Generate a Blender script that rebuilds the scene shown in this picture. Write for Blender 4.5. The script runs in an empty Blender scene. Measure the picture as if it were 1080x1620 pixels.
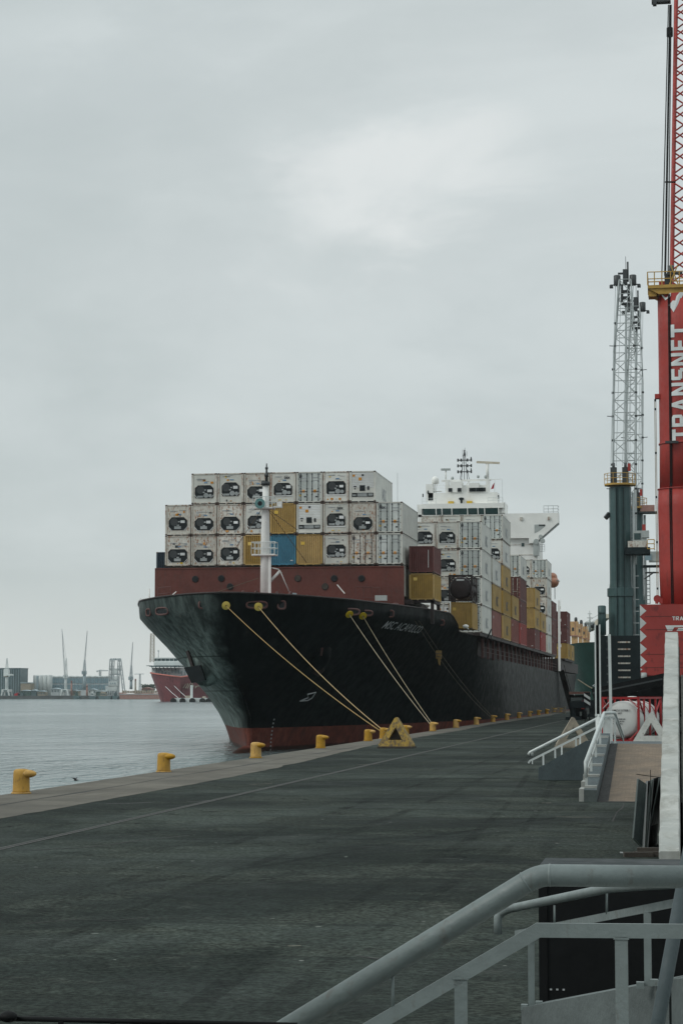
import bpy, math, random
from mathutils import Vector, Matrix
R = math.radians
rnd = random.Random(7)
scene = bpy.context.scene
COL = scene.collection

# ------------------------------------------------------------------ camera
F, VX, HY, CH = 3400.0, 1075.0, 1097.5, 3.06
TH = math.atan((HY - 810) / F)
PSI = math.atan((VX - 540) * math.cos(TH) / F)
cam_d = bpy.data.cameras.new('camera')
cam = bpy.data.objects.new('camera', cam_d); COL.objects.link(cam)
cam.location = (0, 0, CH)
cam.rotation_euler = (R(90) + TH, 0, PSI)
cam_d.sensor_fit = 'VERTICAL'; cam_d.sensor_height = 36; cam_d.sensor_width = 24
cam_d.lens = 36 * F / 1620
cam_d.clip_start = 0.1; cam_d.clip_end = 9000
scene.camera = cam
_Fv = Vector((-math.sin(PSI) * math.cos(TH), math.cos(PSI) * math.cos(TH), math.sin(TH)))
_Rv = Vector((math.cos(PSI), math.sin(PSI), 0))
_Uv = _Rv.cross(_Fv)
O = Vector((0, 0, CH))
def ray(px, py): return _Fv + _Rv * ((px - 540) / F) + _Uv * ((810 - py) / F)
def at(px, py, Y):
    d = ray(px, py); return O + d * (Y / d.y)
def ground(px, py, z=0.0):
    d = ray(px, py); return O + d * ((z - CH) / d.z)

# ------------------------------------------------------------------ mesh builder
class MB:
    def __init__(s): s.v = []; s.f = []; s.sm = []; s.cut = None
    def join(s, o):                      # o's faces take the second material
        s.cut = len(s.f); b = len(s.v); s.v += o.v; s.f += [tuple(i+b for i in f) for f in o.f]; s.sm += o.sm; return s
    def add(s, vs, fs, smooth=False):
        b = len(s.v); s.v += [Vector(p) for p in vs]
        s.f += [tuple(i + b for i in f) for f in fs]; s.sm += [smooth] * len(fs)
        return s
    def box(s, x0, x1, y0, y1, z0, z1, m=None):
        vs = [(x0,y0,z0),(x1,y0,z0),(x1,y1,z0),(x0,y1,z0),(x0,y0,z1),(x1,y0,z1),(x1,y1,z1),(x0,y1,z1)]
        if m is not None: vs = [m @ Vector(p) for p in vs]
        return s.add(vs, [(0,3,2,1),(4,5,6,7),(0,1,5,4),(1,2,6,5),(2,3,7,6),(3,0,4,7)])
    def beam(s, p, q, w, h=None, up=(0,0,1)):
        p = Vector(p); q = Vector(q); h = h or w
        d = (q - p).normalized(); u = Vector(up)
        if abs(d.dot(u)) > .98: u = Vector((0,1,0))
        a = d.cross(u).normalized() * (w/2); b = a.cross(d).normalized() * (h/2)
        vs = [p-a-b, p+a-b, p+a+b, p-a+b, q-a-b, q+a-b, q+a+b, q-a+b]
        return s.add(vs, [(0,1,2,3),(7,6,5,4),(0,4,5,1),(1,5,6,2),(2,6,7,3),(3,7,4,0)])
    def pipe(s, pts, r, n=8, cap=True):
        pts = [Vector(p) for p in pts]; rs = r if isinstance(r, (list, tuple)) else [r]*len(pts)
        rings = []; prev = None
        for i, p in enumerate(pts):
            if i == 0: d = pts[1]-p
            elif i == len(pts)-1: d = p-pts[i-1]
            else: d = (pts[i+1]-p).normalized() + (p-pts[i-1]).normalized()
            d = d.normalized()
            if prev is None:
                u = Vector((0,0,1)) if abs(d.z) < .9 else Vector((0,1,0))
            else: u = prev
            a = d.cross(u).normalized(); b = a.cross(d).normalized(); prev = b
            k = 1.0
            if 0 < i < len(pts)-1:
                c = (pts[i+1]-p).normalized().dot(d); k = 1/max(.5, c)
            rings.append([p + (a*math.cos(t) + b*math.sin(t))*rs[i]*(1 if k == 1 else (1+(k-1)*.5)) for t in [2*math.pi*j/n for j in range(n)]])
        b0 = len(s.v); vs = [q for r_ in rings for q in r_]; fs = []
        for i in range(len(rings)-1):
            for j in range(n):
                fs.append((i*n+j, (i+1)*n+j, (i+1)*n+(j+1)%n, i*n+(j+1)%n))
        s.add(vs, fs, n > 5)
        if cap:
            s.f.append(tuple(b0+j for j in range(n))); s.sm.append(False)
            s.f.append(tuple(b0+(len(rings)-1)*n+j for j in reversed(range(n)))); s.sm.append(False)
        return s
    def lathe(s, c, prof, n=16, axis='z', smooth=True):
        c = Vector(c); vs = []
        for r, h in prof:
            for j in range(n):
                t = 2*math.pi*j/n; x, y = r*math.cos(t), r*math.sin(t)
                vs.append(c + (Vector((x,y,h)) if axis == 'z' else Vector((x,h,y)) if axis == 'y' else Vector((h,x,y))))
        fs = []
        for i in range(len(prof)-1):
            for j in range(n): fs.append((i*n+j, i*n+(j+1)%n, (i+1)*n+(j+1)%n, (i+1)*n+j))
        b0 = len(s.v); s.add(vs, fs, smooth)
        s.f.append(tuple(b0+j for j in reversed(range(n)))); s.sm.append(False)
        s.f.append(tuple(b0+(len(prof)-1)*n+j for j in range(n))); s.sm.append(False)
        return s
    def ball(s, c, rx, ry, rz, n=12, m=8):
        prof = [(max(.02, math.sin(math.pi*i/m)), -math.cos(math.pi*i/m)) for i in range(m+1)]
        b0 = len(s.v); s.lathe((0,0,0), prof, n)
        for i in range(b0, len(s.v)):
            p = s.v[i]; s.v[i] = Vector((c[0]+p.x*rx, c[1]+p.y*ry, c[2]+p.z*rz))
        return s
    def prism(s, poly, a, b):           # poly: list of 3D points (planar), extruded from offset a to b vectors
        a = Vector(a); b = Vector(b); n = len(poly); P = [Vector(p) for p in poly]
        vs = [p+a for p in P] + [p+b for p in P]
        fs = [tuple(range(n)), tuple(reversed(range(n, 2*n)))] + [(i, i+n, (i+1)%n+n, (i+1)%n) for i in range(n)]
        return s.add(vs, fs)
    def text(s, body, fn, size=1.0, bold=0.0, shear=0.0, spacing=1.0, align='LEFT', w=1.0):
        cu = bpy.data.curves.new('t', 'FONT'); cu.body = body; cu.size = size; cu.offset = bold; cu.shear = shear
        cu.space_character = spacing; cu.align_x = align; cu.resolution_u = 3
        ob = bpy.data.objects.new('t', cu); COL.objects.link(ob)
        bpy.context.view_layer.update()
        me = bpy.data.meshes.new_from_object(ob.evaluated_get(bpy.context.evaluated_depsgraph_get()))
        s.add([fn(v.co.x*w, v.co.y) for v in me.vertices], [tuple(p.vertices) for p in me.polygons])
        bpy.data.objects.remove(ob); bpy.data.curves.remove(cu); bpy.data.meshes.remove(me)
        return s
    def build(s, name, m, parent=None, fix=True):
        me = bpy.data.meshes.new(name)
        top = parent
        while top is not None and top.parent is not None: top = top.parent
        off = top.location.copy() if top is not None else Vector((0,0,0))
        me.from_pydata([p - off for p in s.v], [], s.f); me.update()
        me.polygons.foreach_set('use_smooth', s.sm)
        if s.cut is not None: me.polygons.foreach_set('material_index', [0 if i < s.cut else 1 for i in range(len(s.f))])
        if fix:
            import bmesh
            bm = bmesh.new(); bm.from_mesh(me); bmesh.ops.recalc_face_normals(bm, faces=bm.faces); bm.to_mesh(me); bm.free()
        for mm in (m if isinstance(m, (list, tuple)) else [m]): me.materials.append(mm)
        o = bpy.data.objects.new(name, me); COL.objects.link(o)
        if parent is not None: o.parent = parent
        return o

def tag(o, label=None, cat=None, group=None, kind=None):
    if label: o['label'] = label
    if cat: o['category'] = cat
    if group: o['group'] = group
    if kind: o['kind'] = kind
    return o
def thing(name, loc, label, cat, group=None):
    o = bpy.data.objects.new(name, None); COL.objects.link(o); o.location = loc
    o.empty_display_size = .1
    return tag(o, label, cat, group)
def kids(o): return [c for c in KIDS.get(o.name, [])]
KIDS = {}
def copy_tree(o, parent=None):
    c = o.copy(); COL.objects.link(c); c.parent = parent
    for ch in list(o.children): copy_tree(ch, c)
    return c

# ------------------------------------------------------------------ materials
def newmat(name):
    m = bpy.data.materials.new(name); m.use_nodes = True
    nt = m.node_tree; b = nt.nodes['Principled BSDF']
    return m, nt, b
def lk(nt, a, b): nt.links.new(a, b)
def node(nt, t, **kw):
    n = nt.nodes.new(t)
    for k, v in kw.items(): setattr(n, k, v)
    return n
def mixc(nt, fac, a, b, mode='MIX'):
    n = nt.nodes.new('ShaderNodeMix'); n.data_type = 'RGBA'; n.blend_type = mode
    for sock, val in ((n.inputs[0], fac), (n.inputs[6], a), (n.inputs[7], b)):
        if hasattr(val, 'is_output'): lk(nt, val, sock)
        elif isinstance(val, (int, float)): sock.default_value = val
        else: sock.default_value = (*val[:3], 1)
    return n.outputs[2]
def ramp(nt, src, lo, hi, a=0.0, b=1.0):
    n = nt.nodes.new('ShaderNodeMapRange'); n.inputs[1].default_value = lo; n.inputs[2].default_value = hi
    n.inputs[3].default_value = a; n.inputs[4].default_value = b; n.interpolation_type = 'SMOOTHSTEP'
    lk(nt, src, n.inputs[0]); return n.outputs[0]
def mth(nt, op, a, b=None):
    n = nt.nodes.new('ShaderNodeMath'); n.operation = op
    for i, v in ((0, a), (1, b)):
        if v is None: continue
        if hasattr(v, 'is_output'): lk(nt, v, n.inputs[i])
        else: n.inputs[i].default_value = v
    return n.outputs[0]
def coords(nt, scale=(1,1,1), rand=True, src='Object'):
    tc = node(nt, 'ShaderNodeTexCoord'); mp = node(nt, 'ShaderNodeMapping'); mp.inputs['Scale'].default_value = scale
    if rand:
        oi = node(nt, 'ShaderNodeObjectInfo')
        mul = node(nt, 'ShaderNodeVectorMath', operation='SCALE'); mul.inputs[0].default_value = (37, 53, 71)
        lk(nt, oi.outputs['Random'], mul.inputs['Scale'])
        ad = node(nt, 'ShaderNodeVectorMath', operation='ADD')
        lk(nt, tc.outputs[src], ad.inputs[0]); lk(nt, mul.outputs[0], ad.inputs[1]); lk(nt, ad.outputs[0], mp.inputs[0])
    else: lk(nt, tc.outputs[src], mp.inputs[0])
    return mp.outputs[0]
def noise(nt, vec, scale, detail=4, rough=.55, dist=0.0):
    n = node(nt, 'ShaderNodeTexNoise'); n.inputs['Scale'].default_value = scale; n.inputs['Detail'].default_value = detail
    n.inputs['Roughness'].default_value = rough; n.inputs['Distortion'].default_value = dist
    lk(nt, vec, n.inputs['Vector']); return n.outputs['Fac']
def bump(nt, b, h, strength=.3, dist=.02):
    n = node(nt, 'ShaderNodeBump'); n.inputs['Strength'].default_value = strength; n.inputs['Distance'].default_value = dist
    lk(nt, h, n.inputs['Height']); lk(nt, n.outputs[0], b.inputs['Normal'])
def paint(name, col, rough=.5, var=.18, dirt=None, damt=.5, dlo=.55, dhi=.75, scale=1.0, streak=.12, metal=0.0, bmp=.15, spec=.5, rand=True):
    """weathered paint: tone variation, vertical run-off streaks and blotches of dirt or rust"""
    m, nt, b = newmat(name)
    v = coords(nt, (scale,)*3, rand); vs = coords(nt, (scale*1.6, scale*1.6, scale*1.6*streak), rand)
    n1 = noise(nt, v, .9, 5, .6)
    c = mixc(nt, ramp(nt, n1, .3, .7), tuple(x*(1-var) for x in col), tuple(min(1, x*(1+var)) for x in col))
    if rand:                                  # every copy weathers a little differently
        oi = node(nt, 'ShaderNodeObjectInfo'); hs = node(nt, 'ShaderNodeHueSaturation')
        lk(nt, ramp(nt, oi.outputs['Random'], 0, 1, .84, 1.08), hs.inputs['Value']); lk(nt, ramp(nt, oi.outputs['Random'], 0, 1, 1.1, .9), hs.inputs['Saturation'])
        lk(nt, c, hs.inputs['Color']); c = hs.outputs['Color']
    if dirt:
        n2 = noise(nt, vs, 2.2, 6, .65); n3 = noise(nt, v, 3.5, 6, .7)
        mk = mth(nt, 'MULTIPLY', ramp(nt, mth(nt, 'ADD', mth(nt, 'MULTIPLY', n2, .6), mth(nt, 'MULTIPLY', n3, .4)), dlo, dhi), damt)
        c = mixc(nt, mk, c, dirt)
    lk(nt, c, b.inputs['Base Color'])
    n4 = noise(nt, v, 6, 4, .6)
    lk(nt, ramp(nt, n4, .25, .75, rough*.8, min(1, rough*1.2)), b.inputs['Roughness'])
    b.inputs['Metallic'].default_value = metal; b.inputs['Specular IOR Level'].default_value = spec
    if bmp: bump(nt, b, n4, bmp, .02)
    return m
RUST = (.16, .065, .03)
M = {}
M['white'] = paint('container_white', (.585,.59,.545), .5, .1, (.30,.25,.19), .55, .53, .75)
M['white_rusty'] = paint('container_white_rusty', (.56,.545,.49), .55, .12, (.27,.13,.07), .95, .50, .60, scale=1.6, streak=.35)
M['frame_white'] = paint('frame_white', (.52,.505,.45), .55, .15, (.24,.12,.07), .95, .47, .62, scale=1.4)
M['door_grey'] = paint('door_pale', (.50,.54,.52), .5, .1, (.25,.25,.22), .5, .5, .75)
M['yellow_box'] = paint('container_yellow', (.40,.26,.075), .6, .14, (.15,.09,.045), .6, .5, .75)
M['yellow_side'] = M['yellow_box']
M['blue_box'] = paint('container_blue', (.022,.16,.25), .55, .15, (.12,.14,.14), .4, .55, .8)
M['navy_box'] = paint('container_navy', (.012,.028,.045), .55, .2, (.1,.07,.05), .3, .55, .8)
M['maroon_box'] = paint('container_maroon', (.13,.038,.034), .6, .15, (.08,.05,.04), .5, .5, .8)
M['red_box'] = paint('container_red', (.30,.04,.035), .55, .15, (.1,.05,.04), .5, .5, .8)
M['rose_box'] = paint('container_faded_red', (.26,.095,.08), .65, .15, (.12,.08,.07), .5, .5, .8)
M['brown_frame'] = paint('frame_brown', (.07,.045,.035), .6, .2, RUST, .5)
M['black'] = paint('black_unit', (.006,.010,.012), .5, .3, (.03,.03,.03), .4, spec=.3)
M['black_matt'] = paint('black_steel', (.004,.005,.0055), .7, .3, (.015,.015,.015), .3, spec=.2)
M['grey_metal'] = paint('dull_metal', (.33,.35,.35), .4, .2, (.15,.12,.1), .4, metal=.5)
M['ctl_white'] = paint('control_box_white', (.68,.70,.70), .45, .08)
M['decal_orange'] = paint('decal_orange', (.60,.27,.05), .5, .1)
M['decal_yellow'] = paint('decal_yellow', (.62,.42,.06), .5, .1)
M['decal_blue'] = paint('decal_blue', (.08,.2,.36), .5, .1)
M['decal_dark'] = paint('lettering_dark', (.035,.04,.045), .6, .2)
M['decal_grey'] = paint('lettering_grey', (.38,.40,.41), .6, .15)
M['decal_white'] = paint('lettering_white', (.60,.62,.61), .55, .12, (.2,.15,.13), .3)
M['hull_deck'] = paint('ship_deck_red', (.13,.033,.03), .6, .18, (.06,.04,.035), .5, rand=False)
M['breakwater'] = paint('breakwater_red', (.105,.026,.018), .65, .16, (.055,.03,.022), .6, .5, .7, scale=.6, rand=False)
M['ship_dark'] = paint('ship_dark_steel', (.020,.012,.011), .65, .3, (.09,.04,.03), .5, rand=False)
M['stanchion'] = paint('stanchion_red', (.10,.04,.035), .6, .2, (.05,.03,.025), .5)
M['ship_white'] = paint('ship_white', (.79,.79,.76), .45, .06, (.45,.32,.2), .45, .58, .75, scale=.35, rand=False)
M['mast_white'] = paint('mast_white', (.68,.68,.66), .45, .08, (.3,.16,.09), .6, .56, .7, rand=False)
M['glass'] = paint('bridge_glass', (.02,.05,.05), .08, .2, bmp=0)
M['orange'] = paint('lifeboat_orange', (.42,.16,.08), .5, .15, (.3,.15,.1), .3)
M['flag_red'] = paint('flag_red', (.42,.02,.03), .7, .1)
M['horn_teal'] = paint('foghorn_teal', (.07,.19,.19), .45, .15)
M['rope'] = paint('rope_yellow', (.36,.25,.10), .8, .2, (.2,.13,.06), .5, scale=3)
M['rope_pale'] = paint('rope_pale', (.34,.29,.2), .8, .2, (.15,.12,.08), .5, scale=3)
M['rope_dark'] = paint('rope_dark', (.12,.10,.07), .8, .2)
M['canvas'] = paint('canvas_mustard', (.20,.12,.025), .8, .3, (.06,.04,.02), .6)
M['guard_yellow'] = paint('rat_guard_yellow', (.50,.36,.03), .55, .1, (.25,.15,.03), .5)
M['bollard'] = paint('bollard_yellow', (.44,.24,.03), .6, .14, (.13,.07,.03), .85, .52, .66, scale=3, streak=.4)
M['block_yellow'] = paint('block_yellow', (.36,.23,.03), .75, .25, (.085,.065,.05), .9, .44, .58, scale=2.2, streak=.6, bmp=.5)
M['block_tan'] = paint('block_tan', (.23,.20,.15), .85, .2, (.11,.1,.085), .8, .48, .7, scale=2, streak=.6, bmp=.5)
M['block_white'] = paint('block_white', (.50,.51,.48), .75, .12, (.16,.14,.12), .8, .54, .68, scale=2, streak=.6, bmp=.5)
M['rail_white'] = paint('rail_white', (.56,.60,.59), .45, .08, (.3,.25,.2), .5, .56, .75, scale=3)
M['rail_grey'] = paint('rail_grey', (.165,.197,.194), .5, .10, (.095,.085,.07), .5, .54, .66, scale=9, bmp=.12)
M['kerb_grey'] = paint('kerb_painted_grey', (.055,.076,.082), .7, .12, (.035,.045,.045), .5, scale=2, bmp=.3)
M['kerb_conc'] = paint('kerb_concrete', (.095,.115,.113), .85, .16, (.05,.06,.058), .6, scale=2.5, bmp=.5)
M['step_conc'] = paint('step_concrete', (.34,.35,.33), .8, .15, (.15,.14,.13), .6, scale=2, bmp=.3)
M['green_crane'] = paint('crane_green', (.042,.086,.088), .5, .14, (.028,.056,.058), .5, scale=.5, rand=False)
M['green_dark'] = paint('crane_dark_green', (.007,.014,.016), .6, .2, (.012,.014,.014), .4, spec=.25, scale=.5, rand=False)
M['lattice_grey'] = paint('lattice_pale_grey', (.33,.36,.36), .5, .1, (.2,.2,.2), .4, rand=False)
M['dark_steel'] = paint('dark_steel', (.03,.035,.037), .5, .2, (.07,.05,.04), .4, rand=False)
M['crane_yellow'] = paint('platform_yellow', (.42,.25,.05), .55, .15, (.1,.07,.03), .6, scale=1.5, rand=False)
M['crane_red'] = paint('crane_red', (.32,.030,.022), .6, .14, (.12,.025,.02), .6, .5, .68, scale=.4, rand=False)
M['house_red'] = paint('house_red', (.29,.030,.024), .55, .1, (.13,.015,.015), .8, .53, .64, scale=.5, streak=.5, rand=False)
M['cab_grey'] = paint('cab_grey', (.36,.39,.38), .5, .1, (.2,.2,.19), .5, rand=False)
M['tank_red'] = paint('tank_frame_red', (.30,.018,.02), .5, .12, (.12,.02,.02), .5)
M['tank_white'] = paint('tank_white', (.60,.61,.59), .45, .06, (.40,.38,.34), .5, .5, .75, scale=.8)
M['tank_brown'] = paint('tank_brown', (.022,.012,.012), .5, .25, (.05,.03,.03), .4)
M['sheet_grey'] = paint('sheet_grey_green', (.075,.105,.11), .6, .18, (.12,.12,.11), .4, scale=3)
M['timber'] = paint('old_timber', (.05,.042,.034), .85, .3, (.02,.02,.02), .5, scale=4, bmp=.5)
M['green_hull'] = paint('hull_green', (.006,.030,.023), .5, .2, (.012,.02,.018), .5, scale=.4, spec=.2, rand=False)
M['deck_yellow'] = paint('deck_crane_yellow', (.52,.30,.11), .6, .15, (.30,.11,.04), .8, .5, .65, scale=.6)
M['cream'] = paint('jib_cream', (.55,.50,.40), .5, .1, (.3,.2,.13), .4, rand=False)
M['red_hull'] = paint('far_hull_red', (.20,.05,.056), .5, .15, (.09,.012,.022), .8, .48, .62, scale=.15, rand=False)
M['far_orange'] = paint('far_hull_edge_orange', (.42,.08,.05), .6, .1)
M['far_white'] = paint('far_white', (.62,.66,.65), .6, .1, (.3,.28,.25), .4, scale=.2)  # far paints are lightened to stand in for part of the haze
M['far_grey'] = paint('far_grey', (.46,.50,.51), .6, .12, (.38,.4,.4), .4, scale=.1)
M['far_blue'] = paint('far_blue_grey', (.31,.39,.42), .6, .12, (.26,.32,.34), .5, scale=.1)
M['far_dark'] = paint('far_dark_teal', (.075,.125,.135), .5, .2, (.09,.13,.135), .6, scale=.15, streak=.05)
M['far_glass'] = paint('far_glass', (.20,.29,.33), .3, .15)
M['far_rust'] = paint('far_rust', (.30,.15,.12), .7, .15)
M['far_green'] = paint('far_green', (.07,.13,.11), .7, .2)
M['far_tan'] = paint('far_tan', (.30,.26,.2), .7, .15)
M['leaf'] = paint('far_foliage', (.04,.07,.04), .8, .4)
M['bird'] = paint('gull_grey', (.06,.06,.065), .7, .2)
HAZE = 0.00006
# ------------------------------------------------------------------ setting materials
def asphalt():
    m, nt, b = newmat('asphalt')
    v = coords(nt, (1,1,1), False)
    def grey(src, lo, hi, a, z):
        r_ = ramp(nt, src, lo, hi, a, z); cb = node(nt, 'ShaderNodeCombineColor')
        for k in range(3): lk(nt, r_, cb.inputs[k])
        return cb.outputs[0]
    big = noise(nt, v, .075, 6, .62, .8); mid = noise(nt, v, .32, 7, .68, .5); grain = noise(nt, v, 2.4, 8, .78); fine = noise(nt, v, 11, 5, .75)
    c = mixc(nt, ramp(nt, big, .36, .64), (.0105,.0158,.0130), (.045,.0570,.0490))
    c = mixc(nt, ramp(nt, mid, .44, .62, 0, .85), c, (.058,.067,.057))
    c = mixc(nt, ramp(nt, noise(nt, v, .13, 5, .6, .9), .48, .64, 0, .7), c, (.013,.019,.0165))
    c = mixc(nt, ramp(nt, noise(nt, coords(nt, (.3,.3,1), False), .8, 7, .68, .6), .56, .70, 0, .7), c, (.011,.016,.0145))
    vy = coords(nt, (.5,.06,1), False)
    c = mixc(nt, ramp(nt, noise(nt, vy, 1.0, 5, .6), .54, .72, 0, .35), c, (.015,.020,.0175))
    c = mixc(nt, ramp(nt, noise(nt, coords(nt, (.5,.6,1), False), 1.3, 7, .7), .58, .72, 0, .6), c, (.085,.09,.077))
    c = mixc(nt, 1.0, c, grey(grain, .34, .66, .72, 1.28), 'MULTIPLY')
    c = mixc(nt, 1.0, c, grey(fine, .36, .64, .40, 1.7), 'MULTIPLY')
    # rectangular repair patches
    br = node(nt, 'ShaderNodeTexBrick'); br.offset = .37; br.inputs['Scale'].default_value = .07
    br.inputs['Mortar Size'].default_value = .010; br.inputs['Mortar Smooth'].default_value = .3
    br.inputs['Color1'].default_value = (0,0,0,1); br.inputs['Color2'].default_value = (1,1,1,1); br.inputs['Mortar'].default_value = (.9,.9,.9,1)
    lk(nt, v, br.inputs['Vector'])
    c = mixc(nt, mth(nt, 'MULTIPLY', br.outputs['Color'], .45), c, (.008,.0115,.011))
    # cracks
    vo = node(nt, 'ShaderNodeTexVoronoi'); vo.feature = 'DISTANCE_TO_EDGE'; vo.inputs['Scale'].default_value = .17
    dv = node(nt, 'ShaderNodeVectorMath', operation='ADD'); nn = node(nt, 'ShaderNodeTexNoise'); nn.inputs['Scale'].default_value = .7; nn.inputs['Detail'].default_value = 6
    lk(nt, v, nn.inputs['Vector']); lk(nt, v, dv.inputs[0])
    sc_ = node(nt, 'ShaderNodeVectorMath', operation='SCALE'); sc_.inputs['Scale'].default_value = 3.0
    lk(nt, nn.outputs['Color'], sc_.inputs[0]); lk(nt, sc_.outputs[0], dv.inputs[1]); lk(nt, dv.outputs[0], vo.inputs['Vector'])
    crack = mth(nt, 'MULTIPLY', ramp(nt, vo.outputs['Distance'], .0, .014, 1, 0), ramp(nt, mid, .44, .6))
    c = mixc(nt, mth(nt, 'MULTIPLY', crack, .85), c, (.004,.006,.006))
    # oil spots and pale chips
    c = mixc(nt, ramp(nt, noise(nt, v, .9, 3, .5), .68, .74, 0, .7), c, (.004,.0065,.006))
    c = mixc(nt, ramp(nt, noise(nt, v, 3.3, 2, .5), .745, .765, 0, .8), c, (.24,.25,.23))
    lk(nt, c, b.inputs['Base Color'])
    lk(nt, ramp(nt, mid, .3, .7, .62, .95), b.inputs['Roughness'])
    b.inputs['Specular IOR Level'].default_value = .06
    bump(nt, b, mth(nt, 'ADD', fine, mth(nt, 'MULTIPLY', grain, 2)), .6, .03)
    return m
def apron():
    m, nt, b = newmat('quay_concrete')
    v = coords(nt, (1,1,1), False)
    n1 = noise(nt, v, .25, 6, .65, .3); n2 = noise(nt, v, 2.5, 6, .7); n3 = noise(nt, coords(nt, (.8,.06,1), False), 1.5, 5, .6)
    c = mixc(nt, ramp(nt, n1, .3, .7), (.085,.078,.064), (.15,.138,.114))
    c = mixc(nt, ramp(nt, n2, .5, .72, 0, .6), c, (.05,.05,.046))
    c = mixc(nt, ramp(nt, n3, .5, .7, 0, .6), c, (.085,.072,.058))
    br = node(nt, 'ShaderNodeTexBrick'); br.offset = 0; br.inputs['Scale'].default_value = .1
    br.inputs['Mortar Size'].default_value = .003
    br.inputs['Color1'].default_value = (0,0,0,1); br.inputs['Color2'].default_value = (.25,.25,.25,1); br.inputs['Mortar'].default_value = (1,1,1,1)
    lk(nt, v, br.inputs['Vector'])
    c = mixc(nt, mth(nt, 'MULTIPLY', br.outputs['Color'], .55), c, (.05,.05,.048))
    lk(nt, c, b.inputs['Base Color']); b.inputs['Roughness'].default_value = .9; b.inputs['Specular IOR Level'].default_value = .3
    bump(nt, b, n2, .5, .03)
    return m
def water():
    m, nt, b = newmat('harbour_water')
    b.inputs['Base Color'].default_value = (.115,.165,.168,1); b.inputs['Roughness'].default_value = .16
    b.inputs['IOR'].default_value = 1.33
    v1 = coords(nt, (.30,.10,1), False); v2 = coords(nt, (1.0,.34,1), False); v3 = coords(nt, (.02,.012,1), False)
    n1 = noise(nt, v1, 1.0, 4, .6, .6); n2 = noise(nt, v2, 1.0, 4, .6, .4); n3 = noise(nt, v3, 1, 3, .5)
    h = mth(nt, 'ADD', mth(nt, 'MULTIPLY', n1, .9), mth(nt, 'MULTIPLY', n2, .45))
    h = mth(nt, 'MULTIPLY', h, ramp(nt, n3, .3, .7, .35, 1.5))
    bump(nt, b, h, 1.0, 2.4)
    return m
def hullmat():
    m, nt, b = newmat('hull_paint')
    tc = node(nt, 'ShaderNodeTexCoord'); sp = node(nt, 'ShaderNodeSeparateXYZ'); lk(nt, tc.outputs['Object'], sp.inputs[0])
    v = coords(nt, (1,1,1), False); vs = coords(nt, (.9,.9,.05), False); vp = coords(nt, (.3,.3,.08), False)
    st = noise(nt, vs, 1.3, 6, .65, .2); n1 = noise(nt, v, .22, 5, .6); n2 = noise(nt, v, 1.1, 6, .65)
    bl = mixc(nt, ramp(nt, st, .42, .75), (.0035,.0055,.006), (.0105,.0145,.0145))
    bl = mixc(nt, ramp(nt, n1, .55, .8, 0, .4), bl, (.016,.021,.020))
    # light falling on the port bow, put into the colour as streaky grey
    port_lit = mth(nt, 'MULTIPLY', ramp(nt, mth(nt, 'ADD', sp.outputs['X'], mth(nt, 'MULTIPLY', mth(nt, 'SUBTRACT', n1, .5), 5.0)), -2.2, .2, 1, 0), ramp(nt, sp.outputs['Z'], 8.0, 11.5, 1, .35))
    port_lit_streaks = mth(nt, 'MULTIPLY', port_lit, ramp(nt, noise(nt, coords(nt, (.8,.8,.07), False), 1.7, 7, .7, .3), .36, .66, .25, 1))
    bl = mixc(nt, mth(nt, 'MULTIPLY', port_lit_streaks, .95), bl, (.26,.325,.305))
    rs = mth(nt, 'MULTIPLY', ramp(nt, st, .64, .72), ramp(nt, n2, .5, .62))
    bl = mixc(nt, mth(nt, 'MULTIPLY', rs, .6), bl, (.085,.045,.03))
    rd = mixc(nt, ramp(nt, n2, .35, .7), (.105,.032,.024), (.20,.068,.05))
    rd = mixc(nt, ramp(nt, noise(nt, v, 1.9, 5, .7), .66, .74, 0, .7), rd, (.30,.29,.26))
    rd = mixc(nt, ramp(nt, st, .5, .7, 0, .6), rd, (.035,.022,.02))
    edge = mth(nt, 'ADD', sp.outputs['Z'], mth(nt, 'MULTIPLY', mth(nt, 'SUBTRACT', n2, .5), .16))
    c = mixc(nt, ramp(nt, edge, 2.04, 2.10), rd, bl)          # boot-top line, object Z is height above water
    foul = ramp(nt, edge, .25, .5, .8, 0)
    c = mixc(nt, foul, c, (.018,.017,.014))
    # plate seams
    for z0 in (5.35, 8.3):
        s_ = mth(nt, 'ABSOLUTE', mth(nt, 'SUBTRACT', sp.outputs['Z'], z0))
        c = mixc(nt, ramp(nt, s_, .03, .06, .7, 0), c, (.004,.005,.005))
    lk(nt, c, b.inputs['Base Color'])
    lk(nt, ramp(nt, n2, .3, .7, .42, .6), b.inputs['Roughness']); b.inputs['Specular IOR Level'].default_value = .05
    b.inputs['Coat Weight'].default_value = .03; b.inputs['Coat IOR'].default_value = 1.42; lk(nt, ramp(nt, st, .35, .7, .25, .5), b.inputs['Coat Roughness'])
    bump(nt, b, mth(nt, 'ADD', noise(nt, coords(nt, (.35,.35,.2), False), 1.0, 3, .5), mth(nt, 'MULTIPLY', n2, .05)), .12, .12)
    return m
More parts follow.
